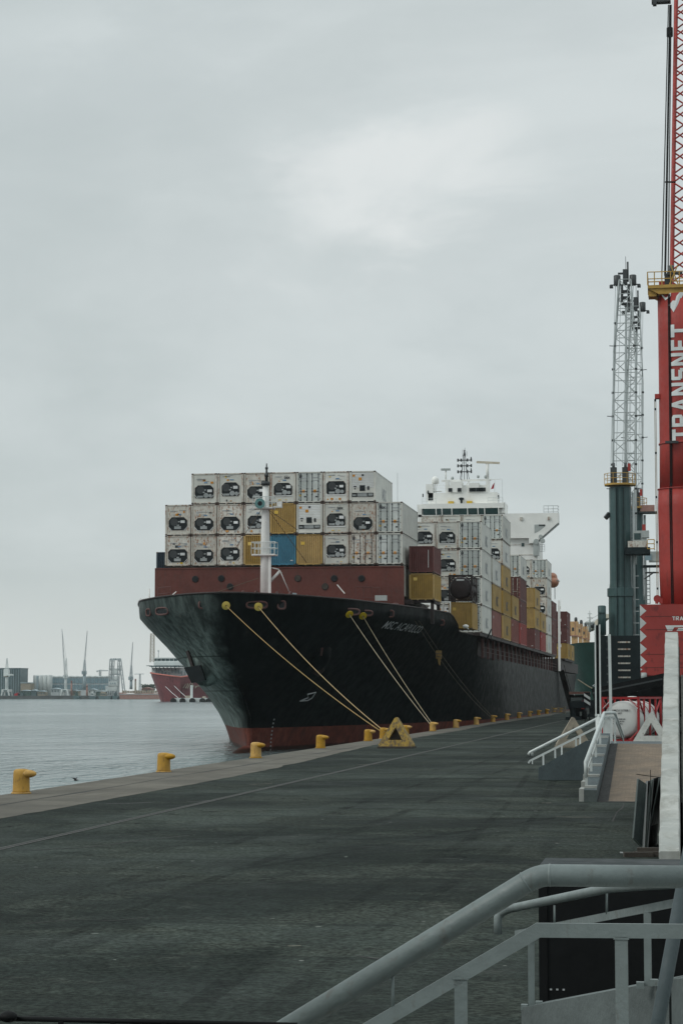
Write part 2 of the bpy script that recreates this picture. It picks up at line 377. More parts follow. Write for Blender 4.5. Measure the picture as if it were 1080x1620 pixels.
def brickmat():
    m, nt, b = newmat('ramp_brick')
    v = coords(nt, (1,1,1), False)
    br = node(nt, 'ShaderNodeTexBrick'); br.inputs['Scale'].default_value = 2.2; br.inputs['Mortar Size'].default_value = .012
    br.inputs['Color1'].default_value = (.215,.16,.112,1); br.inputs['Color2'].default_value = (.15,.112,.08,1); br.inputs['Mortar'].default_value = (.11,.085,.06,1)
    lk(nt, v, br.inputs['Vector'])
    n1 = noise(nt, v, 1.1, 6, .65)
    c = mixc(nt, ramp(nt, n1, .35, .7, 0, .7), br.outputs['Color'], (.10,.082,.066))
    c = mixc(nt, ramp(nt, noise(nt, v, 5, 5, .7), .55, .75, 0, .6), c, (.30,.22,.15))
    lk(nt, c, b.inputs['Base Color']); b.inputs['Roughness'].default_value = .9
    bump(nt, b, mth(nt, 'ADD', br.outputs['Fac'], n1), .3, .01)
    return m
def parapetmat():
    m, nt, b = newmat('parapet_concrete')
    v = coords(nt, (1,1,1), False); vb = coords(nt, (1.2,.9,1.4), False)
    n1 = noise(nt, vb, 1.2, 6, .65, .6); n2 = noise(nt, v, 4, 6, .7); n3 = noise(nt, v, .6, 4, .6)
    c = mixc(nt, ramp(nt, n3, .3, .7), (.30,.315,.30), (.42,.425,.40))
    c = mixc(nt, ramp(nt, n1, .46, .66, 0, .75), c, (.225,.225,.20))
    c = mixc(nt, ramp(nt, n2, .52, .75, 0, .6), c, (.52,.52,.49))
    lk(nt, c, b.inputs['Base Color']); b.inputs['Roughness'].default_value = .9
    bump(nt, b, mth(nt, 'ADD', n1, n2), .3, .02)
    return m
M['asphalt'] = asphalt(); M['apron'] = apron(); M['water'] = water(); M['hull'] = hullmat(); M['brick'] = brickmat(); M['parapet'] = parapetmat()
M['ramp_conc'] = paint('ramp_concrete', (.12,.115,.10), .9, .2, (.06,.06,.055), .6, bmp=.4)  # darker concrete for the roadway and end wall
M['joint'] = paint('kerb_shade_dark', (.022,.022,.021), .95, .3, (.06,.055,.05), .5, scale=2, rand=False)
M['railsteel'] = paint('rail_steel_worn', (.08,.08,.072), .6, .2, (.06,.05,.042), .7, scale=1.5, streak=1, rand=False)
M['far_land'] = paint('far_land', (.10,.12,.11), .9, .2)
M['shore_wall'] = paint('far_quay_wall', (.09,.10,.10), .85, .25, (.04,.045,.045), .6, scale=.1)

# ------------------------------------------------------------------ ground and water
WL = -2.05
EX = -20.33                                      # quay edge
def sheet(name, m, x0, x1, y0, y1, z, nx=1, ny=1):
    b = MB(); vs = [(x0+(x1-x0)*i/nx, y0+(y1-y0)*j/ny, z) for j in range(ny+1) for i in range(nx+1)]
    b.add(vs, [(j*(nx+1)+i, j*(nx+1)+i+1, (j+1)*(nx+1)+i+1, (j+1)*(nx+1)+i) for j in range(ny) for i in range(nx)])
    return tag(b.build(name, m), kind='structure')
sheet('water', M['water'], -1450, 460, -60, 2300, WL)
tag(MB().box(EX, 440, -55, 1500, -4.5, 0).build('ground', M['asphalt']), kind='structure')
# concrete apron strip with a broken inland edge
b = MB(); ys = [-50 + i*.9 for i in range(520)]
vs = []; 
for i, y in enumerate(ys):
    jag = rnd.uniform(-.05, .05) + .12*math.sin(y*.11) + (.25*math.sin(y*.045+1) if y > 90 else 0)
    wid = -16.45 if y < 96 else -16.45 - min(1.9, (y-96)*.06)
    vs += [(EX+.02, y, .006), (wid+jag, y, .006)]
b.add(vs, [(2*i, 2*i+1, 2*i+3, 2*i+2) for i in range(len(ys)-1)])
tag(b.build('quay_apron', M['apron']), kind='structure')
b = MB(); vs = []
for i, y in enumerate(ys):
    w = .035 + .03*max(0, math.sin(y*.7)+math.sin(y*.23)); x = -18.45 + .05*math.sin(y*.3)
    vs += [(x-w, y, .010), (x+w, y, .010)]
b.add(vs, [(2*i, 2*i+1, 2*i+3, 2*i+2) for i in range(len(ys)-1)])
tag(b.build('apron_joint', M['joint']), kind='structure')
# flush crane rail: two bright steel lips with a groove between
b = MB()
b.box(-13.375, -13.35, -50, 900, .004, .012); b.box(-13.225, -13.20, -50, 900, .004, .012)
tag(b.build('crane_rail_track', M['railsteel']), kind='structure')
tag(MB().box(-13.349, -13.226, -50, 900, .002, .006).build('crane_rail_groove', M['joint']), kind='structure')
# quay coping edge (vertical face timber / dark fender line)
tag(MB().box(EX-.12, EX-.002, -50, 900, -1.6, -.25).build('quay_fender_strip', M['joint']), kind='structure')

# tar seams and worn paint marks on the asphalt
def strip(b, pts, w):
    P = [ground(*p) for p in pts]; vs = []
    for i, p in enumerate(P):
        d = (P[min(i+1,len(P)-1)]-P[max(i-1,0)]).normalized(); n = Vector((-d.y,d.x,0))*w*rnd.uniform(.6,1.2)
        vs += [(p.x+n.x,p.y+n.y,.005),(p.x-n.x,p.y-n.y,.005)]
    b.add(vs, [(2*i,2*i+1,2*i+3,2*i+2) for i in range(len(P)-1)])
b = MB()
for pts, w in ((((-10,1345),(60,1344.5),(133,1341),(180,1336),(217,1330),(300,1322)),.035),(((168,1271.5),(205,1271),(240,1269.5)),.16),(((296,1268.5),(316,1268),(334,1266)),.10),
               (((40,1462),(120,1455),(180,1457),(230,1452)),.02),(((560,1512),(600,1518),(640,1517)),.025),(((300,1402),(380,1396),(420,1399),(500,1392)),.02),(((700,1335),(780,1331),(850,1334),(935,1330)),.03),
               (((640,1262),(700,1259),(790,1260)),.06),(((968,1300),(975,1285),(984,1278),(986,1271)),.02)): strip(b, pts, w)
tag(b.build('tar_seams', M['joint']), kind='structure')
b = MB()
for pts, w in ((((856,1270.5),(871,1270.5)),.05),(((455,1497),(476,1496.6)),.018),(((878,1292),(905,1293),(940,1293)),.04),(((395,1241),(430,1240)),.05),(((565,1210),(600,1209)),.06)): strip(b, pts, w)
tyre, tnt, tb = newmat('tyre_rubber')
tb.inputs['Base Color'].default_value = (.006,.008,.008,1); tb.inputs['Roughness'].default_value = .9; tb.inputs['Specular IOR Level'].default_value = .1
tr_ = node(tnt, 'ShaderNodeBsdfTransparent'); mx_ = node(tnt, 'ShaderNodeMixShader')
lk(tnt, mth(tnt, 'MULTIPLY', ramp(tnt, noise(tnt, coords(tnt, (.25,.25,1), False), 1.0, 6, .7), .36, .66), .20), mx_.inputs[0]); lk(tnt, tr_.outputs[0], mx_.inputs[1]); lk(tnt, tb.outputs[0], mx_.inputs[2]); lk(tnt, mx_.outputs[0], tnt.nodes['Material Output'].inputs['Surface'])
q = MB()
for pts in (((20,1460),(220,1385),(420,1318),(620,1256),(790,1196),(880,1158)),((60,1500),(270,1415),(480,1340),(660,1278),(820,1208),(890,1165)),((300,1600),(430,1500),(600,1405),(740,1330),(800,1275),(842,1215)),
            ((420,1600),(540,1510),(680,1418),(800,1345),(850,1285),(880,1225)),((-10,1420),(200,1400),(420,1370),(640,1330),(900,1290)),((540,1280),(620,1250),(700,1235),(800,1232),(850,1238))): strip(q, pts, .13)
tag(q.build('tyre_marks', tyre), kind='structure')
tag(b.build('worn_paint_marks', M['block_tan']), kind='structure')
# ------------------------------------------------------------------ bollards
def make_bollard():
    t = thing('mooring_bollard', (0,0,0), '-', 'bollard', 'yellow bollards along the quay edge')
    q = MB().lathe((0,0,0), [(.31,0),(.31,.03),(.28,.045)], 20)
    b = MB().lathe((0,0,.05), [(.27,0),(.262,.03),(.255,.35),(.25,.55),(.24,.64),(.19,.69),(.08,.705)], 20)
    b.build('post', M['bollard'], t)
    h = MB().ball((.19,0,.605), .30,.22,.125, 16, 10)
    h.build('horn', M['bollard'], t)
    for k in range(6):
        a = k*math.pi/3; q.lathe((.29*math.cos(a), .29*math.sin(a), .025), [(.018,0),(.018,.03)], 6)
    q.build('base_plate', M['bollard'], t)
    return t
words = ['nearest yellow mooring bollard, with rust at its foot, far left of the quay edge',
 'rust-streaked yellow bollard just left of the bow waterline, second nearest',
 'yellow bollard right in front of the red bulbous bow',
 'yellow bollard on the quay edge before the red boot of the bow, fourth nearest',
 'left one of the two close yellow bollards left of the triangular yellow block',
 'yellow bollard peeping out behind the triangular yellow block',
 'yellow bollard holding the two pale ropes, right of the triangular block',
 'yellow bollard first beyond the one with the pale ropes',
 'yellow bollard second beyond the one with the pale ropes',
 'yellow bollard holding the dark breast rope under the hull',
 'yellow bollard first beyond the dark breast rope', 'yellow bollard second beyond the dark breast rope',
 'yellow bollard third beyond the dark breast rope', 'yellow bollard fourth beyond the dark breast rope',
 'yellow bollard third from the far end of the row', 'yellow bollard last but one at the far end of the row',
 'farthest small yellow bollard of the row near the ship stern']
pb = make_bollard()
BPX = [36,260,405,507,582,641,684,720.7,752.7,779,801,820,837,851,864,876,886]
def quay_y(px, x=-20.0):
    d = ray(px, 1100); return x*d.y/d.x
BY = [quay_y(p) for p in BPX]
for k, y in enumerate(BY):
    o = pb if k == 0 else copy_tree(pb)
    o.location = (-20.0, y, .006); o['label'] = words[k]; o.rotation_euler.z = rnd.uniform(-.25, .1); o.scale = (1,1,1.0)
o = copy_tree(pb); o.location = (-20.0, quay_y(606), .006); o.rotation_euler.z = 0
o['label'] = 'right one of the two close yellow bollards, partly behind the triangular yellow block'

# ------------------------------------------------------------------ triangular concrete blocks
def make_block(m, name, loc, label, rz, s=1.0):
    t = thing(name, (0,0,0), label, 'concrete block', 'triangular concrete blocks')
    b = MB(); n = 0
    ha, H = .95, 1.72
    def outline(w, top, zb, r):
        pts = [(-w, zb), (w, zb)]
        for a in range(-60, 241, 30): pass
        pts = [(-w, zb), (w, zb), (w+.0, zb+.10)]
        for k in range(7):
            a = R(30 + k*20); pts.append((r*math.cos(a), top-r + r*math.sin(a)))
        pts.append((-w, zb+.10)); return pts
    oo = outline(ha, H, .10, .10)
    ii = [(-.41,.46),(.41,.46),(.0,1.16)]
    def dep(z): return .50 - .30*(z/H)
    no, ni = len(oo), 3
    vs = [(x,-dep(z),z) for x,z in oo]+[(x,dep(z),z) for x,z in oo]+[(x,-dep(z),z) for x,z in ii]+[(x,dep(z),z) for x,z in ii]
    fs = []
    for i in range(no): fs.append((i, (i+1)%no, no+(i+1)%no, no+i))
    for i in range(ni): fs.append((2*no+i, 2*no+3+i, 2*no+3+(i+1)%3, 2*no+(i+1)%3))
    # front/back ring faces: split polygon in three
    def ring(o0, i0):
        L = [no-1, 0]; 
        top = [3+k for k in range(7)]
        fs.append(tuple(o0+k for k in (0,1)) + (i0+1, i0+0))
        fs.append((o0+1,) + tuple(o0+k for k in (2,3,4,5,6)) + (i0+2, i0+1))
        fs.append(tuple(o0+k for k in (6,7,8,9,10,0)) + (i0+0, i0+2))
    ring(0, 2*no); ring(no, 2*no+3)
    b.add(vs, fs)
    b.build('body', m, t)
    if m is M['block_yellow']: MB().prism([(-.47,.04,.40),(.47,.04,.40),(0,.04,1.24)], (0,0,0), (0,.08,0)).build('web', M['timber'], t)
    MB().box(-1.0,1.0,-.56,.56,0,.097).build('base', M['timber'] if m is M['block_yellow'] else m, t)
    t.location = loc; t.rotation_euler.z = rz; t.scale = (s,s,s)
    return t
p = ground(625.5, 1184); make_block(M['block_yellow'], 'triangle_block', (p.x, p.y+.5, .008), 'weathered yellow triangular concrete block with a hole, standing on the quay', R(-6))
p = ground(905, 1183); make_block(M['block_tan'], 'triangle_block', (p.x, p.y+.5, .008), 'bare tan triangular concrete block behind the white stair rails', R(8))
p = ground(1030, 1178); make_block(M['block_white'], 'triangle_block', (p.x, p.y+.5, .008), 'white-painted triangular concrete block beside the red-framed tank', R(-4), 1.12)

# gull over the quay edge
g = ground(120, 1241); t = thing('gull', (g.x, g.y, .42), 'small grey gull flapping low over the quay edge', 'bird')
b = MB(); b.ball((g.x, g.y, .42), .17, .06, .055, 10, 6)
b.ball((g.x+.17, g.y, .46), .05, .04, .04, 8, 5); b.pipe([(g.x+.2,g.y,.46),(g.x+.27,g.y,.45)], [.015,.004], 6)
b.add([(g.x-.2,g.y-.05,.41),(g.x-.2,g.y+.05,.41),(g.x-.12,g.y,.43)], [(0,1,2)])
b.build('body', M['bird'], t)
for s_ in (-1, 1):
    MB().prism([(g.x+.08,g.y,.45),(g.x-.08,g.y,.45),(g.x-.16,g.y+s_*.22,.56),(g.x-.12+s_*.16,g.y+s_*.45,.66),(g.x+.04,g.y+s_*.24,.58)], (0,0,0), (0,0,.012)).build('wing', M['bird'], t)
t.location.z = .14; t.scale = (.42,.42,.42)
# ------------------------------------------------------------------ the container ship
CX = -37.7
def interp(tab, x):
    if x <= tab[0][0]: return tab[0][1]
    for (a, fa), (c, fc) in zip(tab, tab[1:]):
        if x <= c: return fa + (fc-fa)*(x-a)/(c-a)
    return tab[-1][1]
STEM = [(-6,188.5),(-2.05,188),(-1,187.95),(1,187.6),(2.9,184.9),(4.3,181.8),(6,179.6),(8,177.8),(10,176.5),(11.3,176)]
BD = [(0,0),(.3,1.5),(1,2.7),(2,4.1),(4,6.2),(6.5,8.0),(9,9.3),(14,10.75),(19,11.95),(24,12.95),(34,14.4),(44,15.4),(54,15.95),(64,16.1)]
BW = [(0,0),(.5,.35),(2,.8),(12,3.3),(22,6.0),(27,7.1),(32,8.2),(42,10.6),(62,14.3),(82,16),(100,16.1)]
ZT = [(176,11.5),(182,11.3),(190,11.2),(215,11.15),(217,10.85),(219,10.15),(220.5,9.5),(222,9.4),(232,9.4),(234.5,9.25),(236,8.6),(237,7.45),(238.5,7.25),(300,7.15),(385,6.9),(470,7.2)]
def hull_b(Y, z):
    d = max(0, Y - interp(STEM, z)); t = min(1, max(0, (z+2.0)/11.9))
    t = interp([(0,0),(.25,.205),(.58,.425),(.8,.70),(.92,.88),(1,1)], t); b = interp(BW, d)*(1-t) + interp(BD, d)*t
    if Y > 430: b *= 1 - .10*((Y-430)/40)**2*(1-t)
    return b
Y_END = 470
def hull_pt(side, Y0, z, out=0.0):
    ys = interp(STEM, z); Y = ys + (Y_END-ys)*(Y0-176)/(Y_END-176)
    p = Vector((CX + side*hull_b(Y, z), Y, z))
    if out:
        e = .3
        b1 = hull_b(Y+e, z); b0 = hull_b(Y-e, z); tz = (hull_b(Y, z+e)-hull_b(Y, z-e))/(2*e)
        n = Vector((side, -(b1-b0)/(2*e), -tz)).normalized(); p += n*out
    return p
ship = thing('container_ship', (CX, 200, WL), 'large black-hulled container ship with red boot-top moored bow-first along the quay', 'ship')
b = MB()
YS = [176,176.15,176.4,176.8,177.4,178.2,179.2,180.5,182,184,186,188.5,191,194,197,200,203,206,209,212,214,215,216,217,218,219,220.5,222,225,228,231,233,234.5,235.5,236.3,237,237.8,238.5,242,247,252,258,265,272,280,290,305,320,340,360,380,400,420,435,445,455,462,467,470]
NZ = 26
for side in (-1, 1):
    vs = []; fs = []
    for Y0 in YS:
        zt = interp(ZT, Y0)
        for j in range(NZ+1): vs.append(hull_pt(side, Y0, -5 + (zt+5)*j/NZ))
    for i in range(len(YS)-1):
        for j in range(NZ):
            a = i*(NZ+1)+j; fs.append((a, a+NZ+1, a+NZ+2, a+1))
    b.add(vs, fs, True)
# transom
vs = [hull_pt(-1, Y_END, -5+(7.2+5)*j/NZ) for j in range(NZ+1)] + [hull_pt(1, Y_END, -5+(7.2+5)*j/NZ) for j in range(NZ+1)]
b.add(vs, [(j, j+1, NZ+2+j, NZ+1+j) for j in range(NZ)])
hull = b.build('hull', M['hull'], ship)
import bmesh
bm = bmesh.new(); bm.from_mesh(hull.data); bmesh.ops.remove_doubles(bm, verts=bm.verts, dist=.004); bmesh.ops.recalc_face_normals(bm, faces=bm.faces); bm.to_mesh(hull.data); bm.free()
# bulwark inside + decks
b = MB()
for z, y0, y1, ins in ((9.75, 177.5, 221, .12), (7.0, 221, 469, .1)):
    vs = []; yy = [y0 + (y1-y0)*i/40 for i in range(41)]
    for y in yy:
        w = max(.05, hull_b(y, z) - ins); vs += [(CX-w, y, z), (CX+w, y, z)]
    b.add(vs, [(2*i, 2*i+1, 2*i+3, 2*i+2) for i in range(40)])
wb = hull_b(220.9, 8.6)-.25; b.box(CX-wb, CX+wb, 220.9, 221.0, 8.6, 9.75)
b.build('deck', M['hull_deck'], ship)
# bulwark cap rail
b = MB()
for s_ in (-1,1): b.pipe([hull_pt(s_, y, interp(ZT, y)+.0) for y in YS if y < 240], .09, 6)
b.build('cap_rail', M['ship_dark'], ship)
# bulb
b = MB(); ring = []
for i in range(15):
    t = i/14; y = 179.6 + 13*t; r = 1.75*math.sqrt(max(0, 1-(1-min(1,t/.62))**2)) if t < .62 else 1.75
    vs_ = [(CX + r*.72*math.cos(a), y, WL-1.1 + r*math.sin(a)*.92 + .10*t) for a in [2*math.pi*k/18 for k in range(18)]]
    ring += vs_
b.add(ring, [(i*18+j, i*18+(j+1)%18, (i+1)*18+(j+1)%18, (i+1)*18+j) for i in range(14) for j in range(18)], True)
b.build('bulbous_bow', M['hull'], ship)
# stem bar
b = MB(); b.pipe([(CX, interp(STEM, z)-.02, z) for z in [-4,-2,-1,0,1,2,2.9,3.6,4.3,5,6,7]], [.2,.2,.2,.19,.18,.16,.13,.1,.08,.06,.04,.02], 10)
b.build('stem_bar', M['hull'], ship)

# red breakwater across the foredeck with its portholes
BWY = 203.0
pl = at(245, 930, BWY).x; pr = at(638.5, 930, BWY).x; zt = at(440, 897, BWY).z
BWR = MB().box(pl, pr, BWY, BWY+.35, 9.75, zt).build('breakwater', M['breakwater'], ship)
b = MB()
b.box(pl+.02, pr-.02, BWY-.06, BWY-.003, zt-.12, zt-.02)
b.build('breakwater_stiffener', M['breakwater'], BWR)
for px, py, m in ((309,916,'black'),(350,915,'black'),(364,928,'ship_dark'),(471,915,'decal_grey'),(528.5,915,'black'),(571.5,915,'black'),(514,928,'decal_grey')):
    c = at(px, py, BWY-.02)
    MB().lathe((c.x, BWY-.05, c.z), [(.30,0),(.34,.0),(.34,.04),(.30,.045)], 16, 'y').build('porthole', M['ship_dark'], BWR)
    MB().lathe((c.x, BWY-.06, c.z), [(.27,-.01),(.27,.05)], 16, 'y').build('porthole_glass', M['black'] if m != 'decal_grey' else M['timber'], BWR)
b = MB(); c0 = at(562,928,BWY-1.2); c1 = at(600,930,BWY-1.2)
for z in (0,-1.0): b.pipe([(c0.x,c0.y,c0.z+z),(c1.x,c1.y,c1.z+z)], .035, 5)
for k in range(4): x = c0.x+(c1.x-c0.x)*k/3; b.pipe([(x,c0.y,c0.z),(x,c0.y,9.7)], .035, 5)
b.build('deck_railing', M['stanchion'], ship); b = MB()
c0 = at(250,930,BWY-1.2); c1 = at(270,928,BWY-1.2)
for z in (0,-.6): b.pipe([(c0.x,c0.y,c0.z+z),(c1.x,c1.y,c1.z+z)], .035, 5)
for k in range(2): x = c0.x+(c1.x-c0.x)*k; b.pipe([(x,c0.y,c0.z),(x,c0.y,9.7)], .035, 5)
b.build('deck_railing', M['stanchion'], ship)
# foredeck machinery peeping over the bulwark
for px, py, r in ((395,944,.62),(449,945,.62),(475,946,.4)):
    c = at(px, py, 195.5)
    w = MB().lathe((c.x-.7, c.y, c.z-.25), [(r*1.35,0),(r*1.35,.12),(r*.7,.13),(r*.7,1.25),(r*1.35,1.26),(r*1.35,1.4)], 18, 'x').build('mooring_winch', M['stanchion'], ship)
    MB().box(c.x-.9, c.x+.9, c.y-.5, c.y+.5, 9.76, c.z-.4).build('winch_bed', M['ship_dark'], w)
b = MB()
for px, py in ((300,948),(345,946),(505,947),(625,958)):
    c = at(px, py, 200); b.lathe((c.x,c.y,9.76), [(.16,0),(.16,c.z-9.9),(.34,c.z-9.8),(.30,c.z-9.55),(.12,c.z-9.5)], 12)
b.build('deck_vent', M['flag_red'] if False else M['stanchion'], ship)
c = at(602,946,200); MB().box(c.x-.55,c.x+.55,c.y,c.y+.5,c.z-.25,c.z+.25).build('life_raft_canister', M['cab_grey'], ship)
c = at(463,943,198); MB().box(c.x-.3,c.x+.3,c.y,c.y+.5,9.76,c.z+.3).build('deck_locker', M['far_blue'], ship)
# jackstaff, rail loops at the port shoulder
b = MB()
for px, p0, p1 in ((236.5,958,932),(241,958,950)):
    q = at(px, p0, 198); q2 = at(px, p1, 198); b.pipe([q, q2], .07, 6)
q = at(223,960,196); b.pipe([q+Vector((-.25,0,0)), q+Vector((-.25,0,.55)), q+Vector((0,0,.8)), q+Vector((.3,0,.55)), q+Vector((.3,0,-.2))], .035, 6)
q = at(270,944,199); q2 = at(279,936,199); b.pipe([q,q2], .05, 5)
q = at(545,939,199); q2 = at(533,925,199); b.pipe([q,q2], .06, 5)
b.build('signal_staff', M['ship_white'], ship)

# hull lettering, mapped on the flare of both bows
for side in (1, -1):
    L = 11.6
    def fn(x, y, side=side):
        u = x/6.05; Y0 = 193.4 + u*10.6 if side > 0 else 203.6 - u*10.2
        return hull_pt(side, Y0, 9.05 + y*.95 - (.15*u if side > 0 else 0), .035)
    MB().text('MSC ACAPULCO', fn, 1.0, .012, .32, 1.05, w=.86).build('name_lettering', M['decal_grey'], ship)
# bow thruster / bulb symbol outline on the starboard bow
b = MB()
def hp(px, py):
    lo, hi = 177., 260.
    for _ in range(40):                      # first hull point of the starboard side along this sight line
        mid = (lo+hi)/2; q = at(px, py, mid)
        if q.x > CX + hull_b(mid, q.z): lo = mid
        else: hi = mid
    return at(px, py, lo)
def on_hull(px, py, out=.04):
    q = hp(px, py); n = Vector((1,-.8,-.6)).normalized(); return q + n*out
sy = [(474,1109),(487,1103),(486,1098),(499,1095),(493,1104),(486,1108)]
P = [on_hull(*c) for c in sy]; b.pipe(P+[P[0]], .05, 5)
b.build('thruster_mark', M['decal_grey'], ship)
b = MB()
for k in range(9):
    q = on_hull(433-1.2*k+(k*k)*.06, 1138+6.0*k, .03); b.box(q.x-.06,q.x+.06,q.y-.03,q.y+.03,q.z-.07,q.z+.07)
b.build('draught_marks', M['decal_grey'], ship)

# fairleads in the bulwark
def fairlead(px, py, Y0, w, h, m='black', side=None):
    q = hp(px, py) if side is None else at(px, py, side)
    n = Vector((.55,-1,0)).normalized() if px > 300 else Vector((-.8,-1,0)).normalized()
    t = Vector((0,0,1)).cross(n).normalized()
    q = q + n*.03; b = MB(); k = 8; pts = []
    for i in range(16):
        a = 2*math.pi*i/16; ex = math.copysign(abs(math.cos(a))**.6, math.cos(a)); ez = math.copysign(abs(math.sin(a))**.6, math.sin(a))
        pts.append(q + t*(w*ex) + Vector((0,0,h*ez)))
    b.pipe(pts+[pts[0]], .09, 6, False)
    f = b.build('fairlead', M['stanchion'] if m != 'decal_orange' else M['decal_orange'], ship)
    b = MB(); b.add([p - n*.0 for p in pts], [tuple(range(16))]); b.build('fairlead_opening', M['black'], f)
for a in ((350,956,0,.75,.28),(406,957,0,.9,.28),(320,957,0,.3,.28),(445,957,0,.34,.34),(553,968,0,.9,.26),(577,970,0,.7,.22),(617,971,0,.3,.3),(698,985,0,.25,.25)): fairlead(*a)
for px, py, Y, w, h in ((257,967,190.0,.85,.3),(235.5,969,194.0,.3,.3)):
    lo, hi = 176.0, 200.
    for _ in range(40):
        mid = (lo+hi)/2; q = at(px,py,mid)
        if q.x < CX - hull_b(mid, q.z): lo = mid
        else: hi = mid
    fairlead(px, py, 0, w, h, 'black', lo)

# anchors with bolsters
def ray_hull(px, py, side, y0=176.0, y1=215.0):
    y = y0
    while y < y1:
        q = at(px, py, y)
        if y > interp(STEM, q.z) and (q.x-CX)*side < hull_b(y, q.z) and abs(q.x-CX) < hull_b(y, q.z): return q
        y += .05
    return at(px, py, 190)
q = ray_hull(316, 1050, -1)
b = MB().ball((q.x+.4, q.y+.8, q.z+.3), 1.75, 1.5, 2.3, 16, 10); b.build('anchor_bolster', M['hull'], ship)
a0 = at(297, 1030, q.y-.6); a1 = at(309, 1066, q.y-.9)
an = MB().beam(a0, a1, .26, .26).build('anchor', M['ship_dark'], ship)
d = (a1-a0).normalized()
MB().prism([a1+Vector((-.95,-.35,.55)), a1+Vector((.50,-.35,.75)), a1+Vector((.95,-.35,-.55)), a1+Vector((-.25,-.35,-.80))], (0,0,0), (0,.6,0)).build('fluke', M['black'], an)
q = on_hull(503, 1040, .0)
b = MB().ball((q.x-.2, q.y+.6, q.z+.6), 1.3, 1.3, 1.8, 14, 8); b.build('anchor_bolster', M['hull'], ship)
a0 = on_hull(507, 1024, .25); a1 = on_hull(499, 1063, .3)
an = MB().beam(a0, a1, .16, .16).build('anchor', M['stanchion'], ship)
MB().prism([a1+Vector((-.55,-.3,.1)), a1+Vector((-.2,-.3,1.5)), a1+Vector((.2,-.3,1.2)), a1+Vector((.45,-.3,2.1)), a1+Vector((.6,-.3,.2)), a1+Vector((.1,-.3,-.3))], (0,0,0), (0,.3,0)).build('fluke', M['ship_dark'], an)

# foremast
MY = 195.0
mb_ = at(417.6, 942, MY); mt_ = at(418.5, 742, MY)
fm = MB().pipe([(CX, MY, 9.76), (CX, MY, 16.5), (CX, MY, at(418,812,MY).z), (CX, MY, at(418,808,MY).z), (CX, MY, at(418,768,MY).z)], [.48,.44,.36,.31,.27], 16).build('foremast', M['mast_white'], ship)
b = MB(); z0 = at(418,762,MY).z
b.pipe([(CX,MY,z0-.35),(CX,MY,z0)], .42, 10); b.pipe([(CX+.1,MY,z0),(CX+.1,MY,z0+.9),(CX+.1,MY,z0+1.7)], [.16,.1,.05], 8)
b.pipe([(CX+.1,MY,z0+.45),(CX+.1,MY,z0+.75)], .2, 8); b.pipe([(CX+.1,MY,z0+1.15),(CX+.1,MY,z0+1.35)], .14, 8)
b.build('mast_lantern', M['dark_steel'], fm)
def platform(pxs, py, rail_h, half_d, m):
    zl = at(418,py,MY).z; x0 = at(pxs[0],py,MY).x; x1 = at(pxs[1],py,MY).x
    b = MB().box(x0, x1, MY-half_d, MY+half_d, zl-.14, zl)
    b.prism([(CX-.3,MY-.1,zl-.14),(CX+.3,MY-.1,zl-.14),(CX+.1,MY-.1,zl-1.1),(CX-.1,MY-.1,zl-1.1)], (0,0,0), (0,.2,0))
    p = b.build('mast_platform', M['mast_white'], fm)
    r = MB()
    for h in (rail_h, rail_h*.5):
        r.pipe([(x0,MY-half_d,zl+h),(x1,MY-half_d,zl+h),(x1,MY+half_d,zl+h),(x0,MY+half_d,zl+h),(x0,MY-half_d,zl+h)], .03, 5)
    n = 6
    for k in range(n+1):
        x = x0+(x1-x0)*k/n
        for sg in (-1,1): r.pipe([(x,MY+sg*half_d,zl),(x,MY+sg*half_d,zl+rail_h)], .025, 5)
    return zl, x0, x1, r
zl,x0,x1,r = platform((402,433), 803, .95, .7, 'mast_white'); r.build('platform_rail', M['rail_white'], fm)
b = MB().box(x1, at(446,803,MY).x, MY-.3, MY+.3, zl-.05, zl+.1); b.box(at(438,803,MY).x, at(446,803,MY).x, MY-.2,MY+.2, zl+.1, zl+.5)
b.box(at(396,803,MY).x, x0, MY-.2, MY+.2, zl-.05, zl+.2)
b.build('mast_lamp', M['mast_white'], fm)
zl2,x0,x1,r = platform((400,437), 877, 1.1, .7, 'mast_white'); r.build('platform_rail', M['rail_white'], fm)
hc = at(412.3, 797, MY-1.2)
MB().lathe((hc.x, hc.y, hc.z), [(.48,-.35),(.44,-.34),(.30,-.1),(.17,.3),(.15,.9)], 20, 'y').build('foghorn', M['horn_teal'], fm)
MB().lathe((hc.x, hc.y-.352, hc.z), [(.22,0),(.02,.01)], 16, 'y').build('horn_throat', M['black'], fm)
b = MB()
k0 = at(424,897,MY); k1 = at(443,903,MY); k2 = at(424,924,MY); k3 = at(458,938,MY+1)
b.pipe([k0, at(442,901,MY)], .06, 6); b.pipe([k2, k1], .13, 8); b.pipe([k1, k3], .05, 6)
b.build('mast_stay', M['mast_white'], fm)
b = MB(); b.box(CX+.36, CX+.62, MY-.45, MY-.3, 9.8, zl2-.2)
b.build('mast_ladder', M['mast_white'], fm)
b = MB()
for a_, b_ in (((340,938,196),(408,915,195)),((425,915,195),(447,905,197)),((418,800,195),(372,868,203)),((424,806,195.2),(470,838,203)),((424,806,195.2),(485,890,203.4))):
    b.pipe([at(*a_), at(*b_)], .028, 5)
b.build('stay_wire', M['rope_dark'], fm)

